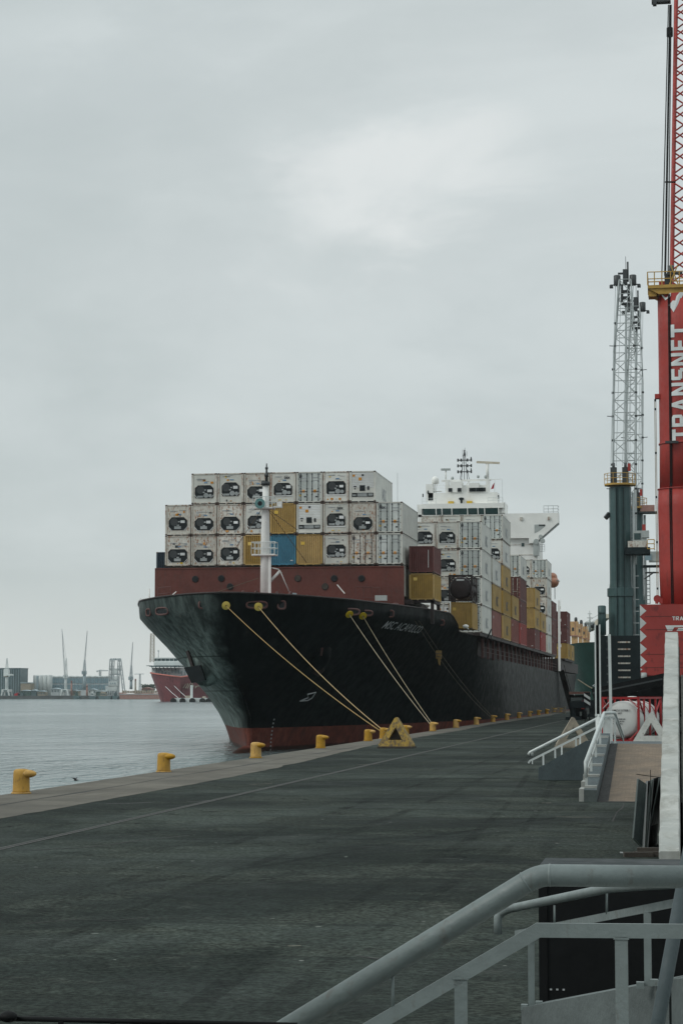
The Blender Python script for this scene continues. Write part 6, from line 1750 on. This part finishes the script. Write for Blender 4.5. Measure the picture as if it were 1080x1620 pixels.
o = r_.build('mooring_rope', M['rope_pale']); tag(o, 'single pale rope slanting before the green hull', 'mooring rope')
# ------------------------------------------------------------------ loading ramp with stairs (mid distance)
RY0, RY1, RZ1 = 62.1, 74.0, 1.36
lx = ground(919, 1264).x
kx0, kx1 = lx, at(946, 1262, RY0).x - .02
t = thing('loading_ramp', (kx0+1.5, RY0, 0), 'sloping brick-paved loading ramp with grey side kerb', 'ramp')
Xr = -.42
def slope_z(y): return RZ1*(y-RY0)/(RY1-RY0)
b = MB(); n = 14
vs = []
for i in range(n+1):
    y = RY0+(RY1-RY0)*i/n; vs += [(kx1, y, slope_z(y)+.01), (Xr, y, slope_z(y)+.01)]
vs2 = [(v[0], v[1], -.05) for v in vs]
b.add(vs+vs2, [(2*i,2*i+1,2*i+3,2*i+2) for i in range(n)] + [(2*n,2*n+1,2*(n+1)+2*n+1,2*(n+1)+2*n)])
b.add([(kx1,RY0,-.05),(kx1,RY1,-.05),(kx1,RY1,RZ1+.01)],[(0,1,2)])
b.build('paving', M['brick'], t)
MB().box(kx1, Xr, RY0-.35, RY0-.003, 0.0, .012).build('ramp_foot', M['joint'], t)
vs = []
for i in range(n+1):
    f = i/n; y = RY0+(RY1-RY0)*f; wd = .30-.06*f; vs += [(kx1+.004, y+.002, slope_z(y)+.016), (kx1+wd, y+.002, slope_z(y)+.016)]
MB().add(vs, [(2*i,2*i+1,2*i+3,2*i+2) for i in range(n)]).build('kerb_shade_strip', M['joint'], t)  # dark strip on the paving stands in for the kerb's shaded side
# kerb with stepped top
b = MB(); w = kx1-kx0-.02
zk0 = .34
def kerb_z(y): return zk0 + (1.72-zk0)*(y-RY0)/(RY1-RY0)
b.prism([(kx0+.14, RY0-.1, 0),(kx0+.14, RY1, 0),(kx0+.14, RY1, kerb_z(RY1)),(kx0+.14, RY0-.1, kerb_z(RY0-.1))], (0,0,0), (w-.14,0,0))
kb = b.build('kerb', M['kerb_grey'], t)
b = MB(); ns = 9
for i in range(ns):
    y0 = RY0-.1+(RY1-RY0+.1)*i/ns; y1 = RY0-.1+(RY1-RY0+.1)*(i+1)/ns
    b.box(kx0, kx0+.138, y0, y1-.002, 0, kerb_z((y0+y1)/2)-.05)
for i in range(6):
    y = RY0+.2+i*2.1; b.box(kx0+.15,kx0+w-.02,y,y+.5,kerb_z(y)-.1,kerb_z(y+.5)+.012)
b.build('stepped_edge', M['step_conc'], kb)
MB().box(kx0+.145, kx0+w+.004, RY0-.16, RY0-.101, 0, .33).build('kerb_end', M['kerb_conc'], kb)
# landing behind and a flight of stairs going down to the left
LY0, LY1 = RY1+.02, 78.3
MB().box(kx0+.02, Xr, LY0, LY1, 0, RZ1).build('landing', M['kerb_grey'], t)
st = thing('stair_flight', (at(851,1230,77).x, 77, 0), 'small flight of stairs with a dark grey side wall going down to the left', 'stairs')
SYf = 77.2
pts = [at(851,1232,SYf), at(851,1214.5,SYf), at(858,1209,SYf), at(926,1172,SYf)]
zL, zR = pts[1].z, 1.42; xL, xR = pts[0].x, kx0-.01
poly = [(xL,SYf,0),(xR,SYf,0),(xR,SYf,zR-.02),(pts[3].x,SYf,pts[3].z),(xL+.25,SYf,pts[2].z),(xL,SYf,pts[1].z)]
MB().prism(poly, (0,0,0), (0,.22,0)).build('side_wall', M['kerb_grey'], st)
b = MB(); k = 7
for i in range(k):
    xa = xL+.1+(xR-xL-.1)*i/k; xb = xL+.1+(xR-xL-.1)*(i+1)/k; b.box(xa, xb-.002, SYf+.225, SYf+1.2, 0, RZ1*(i+1)/k-.02)
b.build('step', M['step_conc'], st)
# white handrails
def handrail(name, root_label, pts_top, gap, posts, r=.042, bar=.05, m='rail_white', group=None, stubs=None):
    a = Vector(pts_top[0])
    t = thing(name, (a.x, a.y, 0), root_label, 'handrail', group)
    MB().pipe(pts_top, r, 10).build('rail', M[m], t)
    b = MB()
    low = [Vector(p)-Vector((0,0,gap)) for p in pts_top]
    for p, q in zip(low, low[1:]): b.beam(p, q, bar*.55, bar)
    b.build('lower_bar', M[m], t)
    for x, base in posts:
        L_ = []
        b = MB(); p = Vector(x); b.beam((p.x,p.y,base),(p.x,p.y,p.z-gap), bar, bar*.6, up=(0,1,0)); b.build('post', M[m], t)
    if stubs:
        b = MB()
        for p in stubs: p = Vector(p); b.pipe([p-Vector((0,0,gap)), p], .012, 5)
        b.build('bracket', M[m], t)
    return t
# 1: along the ramp kerb
xk = kx0+.18
A = Vector((xk, RY0+.4, at(928,1205,RY0+.4).z)); Bt = Vector((xk+.12, RY1+.3, at(957,1128,RY1+.3).z))
def lerp(t): return A.lerp(Bt, t)
h1 = handrail('handrail', 'white handrail climbing beside the brick ramp', [A+Vector((0,-.02,-.45)), A, Bt, Bt+Vector((.35,.6,0)), at(985.5,1166,88)], .16,
   [(lerp(.02), kerb_z(RY0+.4)), (lerp(.25), kerb_z(lerp(.25).y)), (lerp(.5), kerb_z(lerp(.5).y)), (lerp(.75), kerb_z(lerp(.75).y)), (lerp(1), RZ1), (Bt+Vector((.35,.6,0)), RZ1)], .05, .07)
MB().box(xk+.12, xk+.34, RY1+.55, RY1+.60, RZ1, RZ1+.95).build('end_plate', M['rail_white'], h1)
b = MB(); b.beam(A+Vector((.0,.3,-.28)), Bt+Vector((0,0,-.28)), .04, .05); b.build('middle_bar', M['rail_white'], h1)
# 2: stair flight, front side
a0 = at(835,1194,SYf+.1); a1 = at(837.5,1190,SYf+.1); a2 = at(955,1131,SYf+.1)
P = lambda t: a1.lerp(a2, t)
wallz = lambda x: interp([(xL,pts[1].z),(pts[3].x,pts[3].z),(xR,zR)], x)
posts_ = [(P(q), wallz(P(q).x)) for q in (.18, .34, .62, .9)]
handrail('handrail', 'long white handrail above the small stair flight, nearest the viewer', [a0, a1, a2], .30, posts_, .045, .06)
c0 = a1+Vector((.02,1.0,0)); c1 = a2+Vector((.02,1.0,0)); Q = lambda t: c0.lerp(c1, t)
handrail('handrail', 'white handrail on the far side of the small stair flight', [c0+Vector((0,0,-.15)), c0, c1], .30, [(Q(q), .1) for q in (.15,.4,.65,.9)], .045, .06)

# two white poles by the stairs
c = at(946.5, 1188, 76.0); ct = at(944.5, 988, 76.0)
t = thing('white_pole', (c.x, 76.0, 0), 'taller slotted white pole rising beside the stair rails', 'pole')
b = MB(); b.pipe([(c.x,76,0),(c.x-.0,76,at(946,1130,76).z)], .105, 12); b.build('foot_tube', M['rail_white'], t)
b = MB(); z0, z1 = at(946,1131,76).z, ct.z; xt = ct.x
for dx in (-.085,.068): b.beam((c.x+dx,76,z0),(xt+dx,76,z1), .05,.14, up=(0,1,0))
b.build('channel', M['rail_white'], t)
MB().beam((c.x-.008,76.03,z0),(xt-.008,76.03,z1-.03), .11,.05, up=(0,1,0)).build('slot', M['black_matt'], t)
MB().box(c.x-.12,c.x+.12,75.9,76.1,z0-.05,z0+.03).build('clamp', M['rail_white'], t)
c = at(965.3, 1120, 96.0); zt_ = at(963.5,1003.5,96).z
t = thing('white_pole', (c.x, 96.0, 0), 'shorter white pole with small dark pegs behind the stair rails', 'pole')
MB().beam((c.x+.02,96,0),(c.x-.03,96,zt_), .125,.125, up=(0,1,0)).build('shaft', M['rail_white'], t)
b = MB()
for k in range(8): z = zt_-.35-.36*k; b.box(c.x-.16,c.x-.085,95.95,96.05,z,z+.09)
b.build('peg', M['dark_steel'], t)

# ------------------------------------------------------------------ concrete vehicle ramp with parapet
NY, FYY = 30.0, 51.0
n0l, n0r = at(1041,1347,NY), at(1074.5,1347,NY); n1l, n1r = at(1051.5,1000,FYY), at(1072,1000,FYY)
t = thing('vehicle_ramp', (n0l.x+1, NY, 0), 'rising concrete vehicle ramp with a pale parapet at the right edge', 'ramp')
b = MB(); n = 60; rr2 = random.Random(5); L_ = []
for i in range(n+1):
    f = i/n; l = n0l.lerp(n1l, f); r_ = n0r.lerp(n1r, f); jx = rr2.uniform(-.006,.006); jz = rr2.uniform(-.004,.004)
    L_.append([(l.x+jx, l.y, 0), (l.x+jx, l.y, l.z-.02+jz), (l.x+jx+.02, l.y, l.z+jz), (r_.x-.015+jx, r_.y, r_.z+jz), (r_.x+jx, r_.y, r_.z-.02+jz), (r_.x+jx, r_.y, 0)])
vs = [p for row in L_ for p in row]
b.add(vs, [(i*6+j, (i+1)*6+j, (i+1)*6+j+1, i*6+j+1) for i in range(n) for j in range(5)] + [tuple(range(6))[::-1], tuple(n*6+j for j in range(6))])
b.build('parapet', M['parapet'], t)
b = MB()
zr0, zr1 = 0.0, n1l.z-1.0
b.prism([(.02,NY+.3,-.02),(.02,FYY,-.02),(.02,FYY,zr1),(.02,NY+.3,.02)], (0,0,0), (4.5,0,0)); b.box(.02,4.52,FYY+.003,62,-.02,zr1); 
b.build('roadway', M['ramp_conc'], t)
MB().box(n1l.x+.05, -.0, FYY+.01, 62, 0, n1l.z-.35).build('end_wall', M['ramp_conc'], t)
# metal sheets leaning against it
Ys = 43.0
t = thing('metal_sheet', (at(1008,1330,Ys).x, Ys, 0), 'grey-green framed metal sheet leaning beside the concrete parapet', 'metal sheet', 'sheets leaning by the parapet')
q = [at(1000.3,1325,Ys-.45), at(1013,1338.5,Ys), at(1020,1241,Ys+.1), at(1008,1233,Ys-.35)]
b = MB().prism(q, (0,0,0), (.025,.01,0)); b.build('panel', M['sheet_grey'], t)
b = MB()
for i in range(4): b.beam(q[i], q[(i+1)%4], .03, .03)
b.build('edge_frame', M['rail_grey'], t)
for k,(x0,x1,m,lab) in enumerate(((1016,1021,'dark_steel','thin dark sheet standing just behind the grey-green one'),(1018,1028,'sheet_grey','dark sheet tilted right in the middle of the leaning sheets'),(1021.5,1030.5,'black_matt','black sheet leaning beside the middle one of the leaning sheets'),(1020,1041,'dark_steel','rightmost leaning sheet, tilted most against the parapet'))):
    yy = Ys+.2+.16*k; t = thing('metal_sheet', (at(x0,1335,yy).x, yy, 0), lab, 'metal sheet', 'sheets leaning by the parapet')
    p0, p1 = at(x0,1336-k*2,yy), at(x1,1236-k*2,yy+.05); p0.z = .02
    b = MB().beam(p0, p1, .03, .9, up=(1,0,0)) if False else MB().prism([p0, p0+Vector((.16,1.1,0)), p1+Vector((.16,1.1,0)), p1], (0,0,0), (.03,0,0)); b.build('panel', M[m], t)
    MB().beam(p0+Vector((.015,-.012,0)), p1+Vector((.015,-.012,0)), .045, .02).build('edge_frame', M['rail_grey'] if k % 2 else M['grey_metal'], t)
t = thing('wire', (at(1022,1230,Ys).x, Ys, 0), 'thin dark wire sticking out over the leaning sheets', 'wire')
b = MB(); b.pipe([at(1006,1225,Ys+.3), at(1044,1230,Ys+.5)], .007, 5); b.build('cross_wire', M['black_matt'], t); b = MB(); b.pipe([at(1028,1218,Ys+.3), at(1029,1300,Ys+.3)], .007, 5); b.build('upright_wire', M['black_matt'], t)
g = ground(1030, 1356); t = thing('timber_pile', (g.x, g.y, 0), 'dark scrap timber lying at the foot of the parapet', 'timber')
b = MB()
for dx,dy,l,h,a in ((-.25,.0,.55,.09,.2),(.1,.12,.5,.1,-.1),(0,.5,.7,.08,.5),(-.05,.25,.45,.16,.05)):
    m_ = Matrix.Translation((g.x+dx,g.y+dy,0)) @ Matrix.Rotation(a,4,'Z'); b.box(-l/2,l/2,-.07,.07,.0,h,m_)
b.build('planks', M['timber'], t)
b = MB(); b.pipe([(g.x-.6,g.y+.35,.05),(g.x-.2,g.y+.3,.04)], .02, 6); b.build('bar', M['grey_metal'], t)

# ------------------------------------------------------------------ foreground stair rails
NYr = 5.15
def near(px, py, Y=NYr): return at(px, py, Y)
top = [near(430,1641.5), near(851,1384.5), near(1110,1387.5)]
t = thing('handrail', (top[1].x, NYr, 0), 'thick grey handrail with a bent corner, nearest the viewer', 'handrail', 'grey stair rails in front')
# rounded elbow
c = top[1]; pa = c.lerp(top[0], .045); pb2 = c.lerp(top[2], .07); el = [pa.lerp(c,.5).lerp(c.lerp(pb2,.5), .0)]
curve = [ (1-s)**2*pa + 2*s*(1-s)*c + s*s*pb2 for s in [i/6 for i in range(7)] ]
MB().pipe([top[0]]+curve+[top[2]], .0262, 20).build('rail', M['rail_grey'], t)
for q0_, q1_ in ((curve[0],top[0]),(curve[-1],top[2])):      # weld beads either side of the elbow
    d_ = (Vector(q1_)-Vector(q0_)).normalized(); MB().pipe([Vector(q0_)-d_*.003, Vector(q0_), Vector(q0_)+d_*.003], [.0262,.0276,.0262], 20).build('weld_bead', M['rail_grey'], t)
b = MB(); k0, k1, k2 = near(560,1641), near(851,1471.5), near(1110,1473.5)
def mitre(P, h, th):                     # flat bar bent in its own plane
    d0 = (P[1]-P[0]).normalized(); d1 = (P[2]-P[1]).normalized(); up = Vector((0,-1,0))
    n0 = Vector((-d0.z,0,d0.x)); n1 = Vector((-d1.z,0,d1.x)); nm = (n0+n1).normalized(); nm = nm/nm.dot(n0)
    ring = [P[0]+n0*h/2, P[1]+nm*h/2, P[2]+n1*h/2, P[2]-n1*h/2, P[1]-nm*h/2, P[0]-n0*h/2]
    vs = [p+Vector((0,-th/2,0)) for p in ring]+[p+Vector((0,th/2,0)) for p in ring]
    b.add(vs, [(0,1,4,5),(1,2,3,4),(11,10,7,6),(10,9,8,7)]+[(i,(i+1)%6,(i+1)%6+6,i+6) for i in range(6)])
mitre([k0,k1,k2], .0335, .012)
b.build('flat_bar', M['rail_grey'], t)
for px, w in ((728.5,.030),(982,.030)):
    p0 = near(px, 1545 if px < 800 else 1482, NYr); MB().box(p0.x-w/2,p0.x+w/2,NYr-.006,NYr+.006,1.50,p0.z).build('post', M['rail_grey'], t); MB().box(p0.x-w/2-.003,p0.x+w/2+.003,NYr-.0085,NYr-.0061,p0.z-.006,p0.z-.001).build('weld_bead', M['rail_grey'], t)
b = MB(); p0 = near(621, 1528); b.pipe([p0, near(621,1608)], .004, 6); b.build('bracket', M['rail_grey'], t)
# camera-side landing and its stair, below the frame
t2 = thing('stair_flight', (.6, 6, 0), 'grey concrete stair and landing under the nearest handrail', 'stairs')
MB().box(-.35, 3.2, 4.2, 7.0, 0, 1.50).build('landing', M['step_conc'], t2)
b = MB()
for i in range(8): b.box(-.35-.29*(i+1)+.002, -.35-.29*i, 4.95, 6.7, 0, 1.5-.17*(i+1))
b.build('step', M['step_conc'], t2)
# second rail on the far side
c0_ = [at(787,1478,13.3), at(787,1452,13.3), at(793,1443.5,13.3), at(806,1437.5,13.2), at(963,1405,11.6), at(1010,1401,11.1), at(1100,1396,10.6)]
t = thing('handrail', (c0_[0].x, 13.3, 0), 'slimmer grey handrail with a turned-down end, behind the thick one', 'handrail', 'grey stair rails in front')
MB().pipe(c0_, .0255, 14).build('rail', M['rail_grey'], t)
b = MB(); f0, f1, f2 = at(812,1478,13.1), at(1040,1434,11.2), at(1110,1420,10.7); b.beam(at(815,1478,13.1), f1, .012, .042); b.beam(f1, f2, .012, .042); b.build('flat_bar', M['rail_grey'], t)
for px, y0, y1, Y_ in ((839.5,1478,1592,13.0),(1023,1442,1560,11.3)):
    a_, e_ = at(px,y0,Y_), at(px,y1,Y_); MB().box(a_.x-.019,a_.x+.019,Y_-.006,Y_+.006,e_.z,a_.z).build('post', M['rail_grey'], t)
b = MB()
for px, y0, y1, Y_ in ((876.5,1432,1464,12.4),(959,1412,1446,11.8)): b.pipe([at(px,y0,Y_), at(px,y1,Y_)], .006, 6)
b.build('bracket', M['rail_grey'], t)
b = MB()
for px, py, Y_ in ((829,1592,13.0),(852,1587,12.95),(1012,1557,11.3),(1034,1553,11.25)):
    p = at(px,py,Y_); b.box(p.x-.02,p.x+.02,p.y-.02,p.y+.02,p.z-.02,p.z+.012)
b.build('anchor_bolt', M['rail_grey'], t)
# sloped kerb under it
t = thing('stair_kerb', (at(830,1596,13).x, 12, 0), 'sloping grey concrete kerb under the slimmer handrail', 'kerb')
q0, q1 = at(824,1594,13.0), at(1057,1550,11.15); q2 = at(1110,1548,10.6)
dpt = Vector((.14,.30,0))
b = MB(); 
b.add([q0,q1,Vector((q1.x,q1.y,0)),Vector((q0.x,q0.y,0)), q0+dpt,q1+dpt,Vector((q1.x,q1.y,0))+dpt,Vector((q0.x,q0.y,0))+dpt],
      [(3,2,1,0),(4,5,6,7),(0,1,5,4),(1,2,6,5),(2,3,7,6),(3,0,4,7)])
b.build('kerb', M['kerb_conc'], t)
q3 = q1+Vector((.012,-.02,.004))
b = MB().add([q3,q2+Vector((0,0,.01)),Vector((q2.x,q2.y,0)),Vector((q3.x,q3.y,0)), q3+dpt,q2+dpt,Vector((q2.x,q2.y,0))+dpt,Vector((q3.x,q3.y,0))+dpt],[(3,2,1,0),(4,5,6,7),(0,1,5,4),(1,2,6,5),(2,3,7,6),(3,0,4,7)])
b.build('kerb_cap', M['kerb_conc'], t)
# black steel bin behind the rails
BYb = 15.6
bl, br_ = at(852,1500,BYb), at(1110,1500,BYb); zt2 = at(852,1374,BYb).z
t = thing('steel_bin', ((bl.x+br_.x)/2, BYb, 0), 'tall black steel bin standing behind the grey stair rails', 'bin')
MB().box(bl.x, bl.x+1.35, BYb, BYb+1.0, .0, zt2-.04).build('body', M['black_matt'], t)
b = MB().box(bl.x-.012, bl.x+1.36, BYb-.02, BYb+1.02, zt2-.038, zt2); b.build('lid', M['green_dark'], t)
b = MB()
for k in range(4): b.box(bl.x+.03+.045*k, bl.x+.045+.045*k, BYb-.008, BYb-.001, at(852,1566,BYb).z, at(852,1563.5,BYb).z)
b.build('lettering', M['decal_grey'], t)
for dx in (.0,1.29): MB().box(bl.x+dx,bl.x+dx+.06,BYb-.012,BYb-.001,0,zt2-.05).build('corner_rib', M['black_matt'], t)
# leaning pole
t = thing('leaning_pole', (at(1040,1640,5.9).x, 5.9, 1.5), 'blue-grey steel pole leaning behind the nearest rails at the right edge', 'pole')
e0, e1 = at(1034,1650,5.9), at(1091,1340,5.9)
MB().pipe([e0+(e0-e1).normalized()*.35, e1], .019, 12).build('tube', M['kerb_grey'], t)
MB().pipe([e0.lerp(e1,.55), e0.lerp(e1,.56)], .021, 12).build('clamp', M['kerb_grey'], t)
# dark rail along the very bottom left
Yg = 3.6
t = thing('guard_rail', (at(200,1612,Yg).x, Yg, 1.5), 'thin black guard rail along the bottom left edge', 'railing')
MB().pipe([at(-40,1610,Yg), at(470,1622,Yg)], .0045, 10).build('rail', M['black_matt'], t)
b = MB().ball(at(14,1608.5,Yg-.01), .016, .014, .010, 12, 8); b.build('joint', M['black_matt'], t)
for px in (97,179,260,342): 
    p0 = at(px,1612+px*.02,Yg); MB().box(p0.x-.004,p0.x+.004,Yg-.004,Yg+.004,1.5,p0.z).build('baluster', M['black_matt'], t)
MB().box(-1.1,.15,3.45,3.75,0,1.5).build('footing', M['step_conc'], t)
# ------------------------------------------------------------------ sky, sun, air
SUN_DIR = Vector((-.80, -.50, .75)).normalized()          # towards the sun, behind the cloud
w = bpy.data.worlds.new('World'); scene.world = w; w.use_nodes = True
nt = w.node_tree; bg = nt.nodes['Background']
tc = nt.nodes.new('ShaderNodeTexCoord'); sp = nt.nodes.new('ShaderNodeSeparateXYZ'); lk(nt, tc.outputs['Generated'], sp.inputs[0])
def wmap(s, loc=(0,0,0)):
    mp = nt.nodes.new('ShaderNodeMapping'); mp.inputs['Scale'].default_value = s; mp.inputs['Location'].default_value = loc
    lk(nt, tc.outputs['Generated'], mp.inputs[0]); return mp.outputs[0]
n1 = noise(nt, wmap((3.2,3.2,6.5), (.4,.2,.1)), 1.3, 5, .5, .35)
n2 = noise(nt, wmap((2.0,2.0,26.0), (.1,0,.3)), 1.0, 4, .5, .2)
n3 = noise(nt, wmap((9,9,22), (0,.3,0)), 1.0, 6, .55, .4)
cl = mth(nt, 'ADD', mth(nt, 'MULTIPLY', n1, .75), mth(nt, 'MULTIPLY', n3, .25))
base = mixc(nt, ramp(nt, cl, .34, .66), (.505,.562,.562), (.625,.68,.682))
low = mth(nt, 'MULTIPLY', ramp(nt, sp.outputs['Z'], .02, .14, 1, 0), ramp(nt, n2, .40, .62))
base = mixc(nt, mth(nt, 'MULTIPLY', low, .45), base, (.54,.595,.595))
base = mixc(nt, mth(nt, 'MULTIPLY', ramp(nt, noise(nt, wmap((4.5,4.5,15), (.7,.3,.2)), 1.0, 7, .6, .5), .46, .68), .5), base, (.50,.555,.56))
warm = ramp(nt, sp.outputs['Z'], .0, .065, 1, 0)
base = mixc(nt, mth(nt, 'MULTIPLY', warm, .75), base, (.70,.735,.715))
# a long thinner, brighter patch of cloud high on the right, and a brighter dome overhead
def dotv(vec):
    n_ = nt.nodes.new('ShaderNodeVectorMath'); n_.operation = 'DOT_PRODUCT'; n_.inputs[1].default_value = vec; lk(nt, tc.outputs['Generated'], n_.inputs[0]); return n_.outputs['Value']
g0 = ray(660, 265).normalized(); g1 = ray(820, 205).normalized(); e1 = (g1-g0).normalized(); e2 = g0.cross(e1).normalized()
n4_ = noise(nt, wmap((14,14,34), (.2,.1,.5)), 1.0, 7, .6, .6)
wob = mth(nt, 'MULTIPLY', mth(nt, 'SUBTRACT', n3, .5), .16)
wob2 = mth(nt, 'MULTIPLY', mth(nt, 'SUBTRACT', n4_, .5), .09)
da = mth(nt, 'DIVIDE', mth(nt, 'ADD', mth(nt, 'SUBTRACT', dotv(e1), g0.dot(e1)), wob), .062)
db = mth(nt, 'DIVIDE', mth(nt, 'ADD', mth(nt, 'SUBTRACT', dotv(e2), g0.dot(e2)), wob2), .030)
rr_ = mth(nt, 'SQRT', mth(nt, 'ADD', mth(nt, 'MULTIPLY', da, da), mth(nt, 'MULTIPLY', db, db)))
front = ramp(nt, dotv(g0), .5, .9)
glow = mth(nt, 'MULTIPLY', mth(nt, 'MULTIPLY', ramp(nt, rr_, .25, 1.35, 1, 0), front), ramp(nt, n3, .28, .58, .4, 1))
base = mixc(nt, mth(nt, 'MULTIPLY', glow, .75), base, (.80,.825,.815))
halo = mth(nt, 'MULTIPLY', ramp(nt, rr_, .6, 4.2, 1, 0), front)
base = mixc(nt, mth(nt, 'MULTIPLY', halo, .25), base, (.70,.74,.735))
dome = ramp(nt, sp.outputs['Z'], .3, .9, 1.0, 1.7)
sc_ = nt.nodes.new('ShaderNodeVectorMath'); sc_.operation = 'SCALE'; lk(nt, base, sc_.inputs[0]); lk(nt, dome, sc_.inputs['Scale'])
sky = nt.nodes.new('ShaderNodeTexSky'); sky.sky_type = 'NISHITA'; sky.sun_disc = False
sky.sun_elevation = math.asin(SUN_DIR.z); sky.sun_rotation = math.atan2(SUN_DIR.x, SUN_DIR.y)
sk = nt.nodes.new('ShaderNodeVectorMath'); sk.operation = 'SCALE'; lk(nt, sky.outputs[0], sk.inputs[0]); sk.inputs['Scale'].default_value = .09
fin = mixc(nt, .94, sk.outputs[0], sc_.outputs[0])
lk(nt, fin, bg.inputs['Color']); bg.inputs['Strength'].default_value = 1.04
sd = bpy.data.lights.new('sun', 'SUN'); sd.energy = 1.0; sd.angle = R(22); sd.color = (1, .985, .93)
so = bpy.data.objects.new('sun', sd); COL.objects.link(so); so.location = (-30, -60, 120)
so.rotation_euler = SUN_DIR.to_track_quat('Z', 'Y').to_euler()
hz, hnt, hb = newmat('haze_air'); hnt.nodes.remove(hb)
vol = hnt.nodes.new('ShaderNodeVolumePrincipled'); vol.inputs['Color'].default_value = (.80,.87,.89,1); vol.inputs['Density'].default_value = HAZE; vol.inputs['Anisotropy'].default_value = .2
hnt.links.new(vol.outputs[0], hnt.nodes['Material Output'].inputs['Volume'])
if HAZE > 0:
    h = MB().box(-1480, 470, -80, 2340, -5.6, 82).build('haze', hz); tag(h, kind='stuff')
scene.view_settings.view_transform = 'Standard'; scene.view_settings.look = 'None'; scene.view_settings.gamma = 1; scene.view_settings.exposure = 0.0
scene.render.engine = 'CYCLES'; scene.cycles.use_denoising = True; scene.cycles.max_bounces = 6; scene.cycles.diffuse_bounces = 3; scene.cycles.glossy_bounces = 3
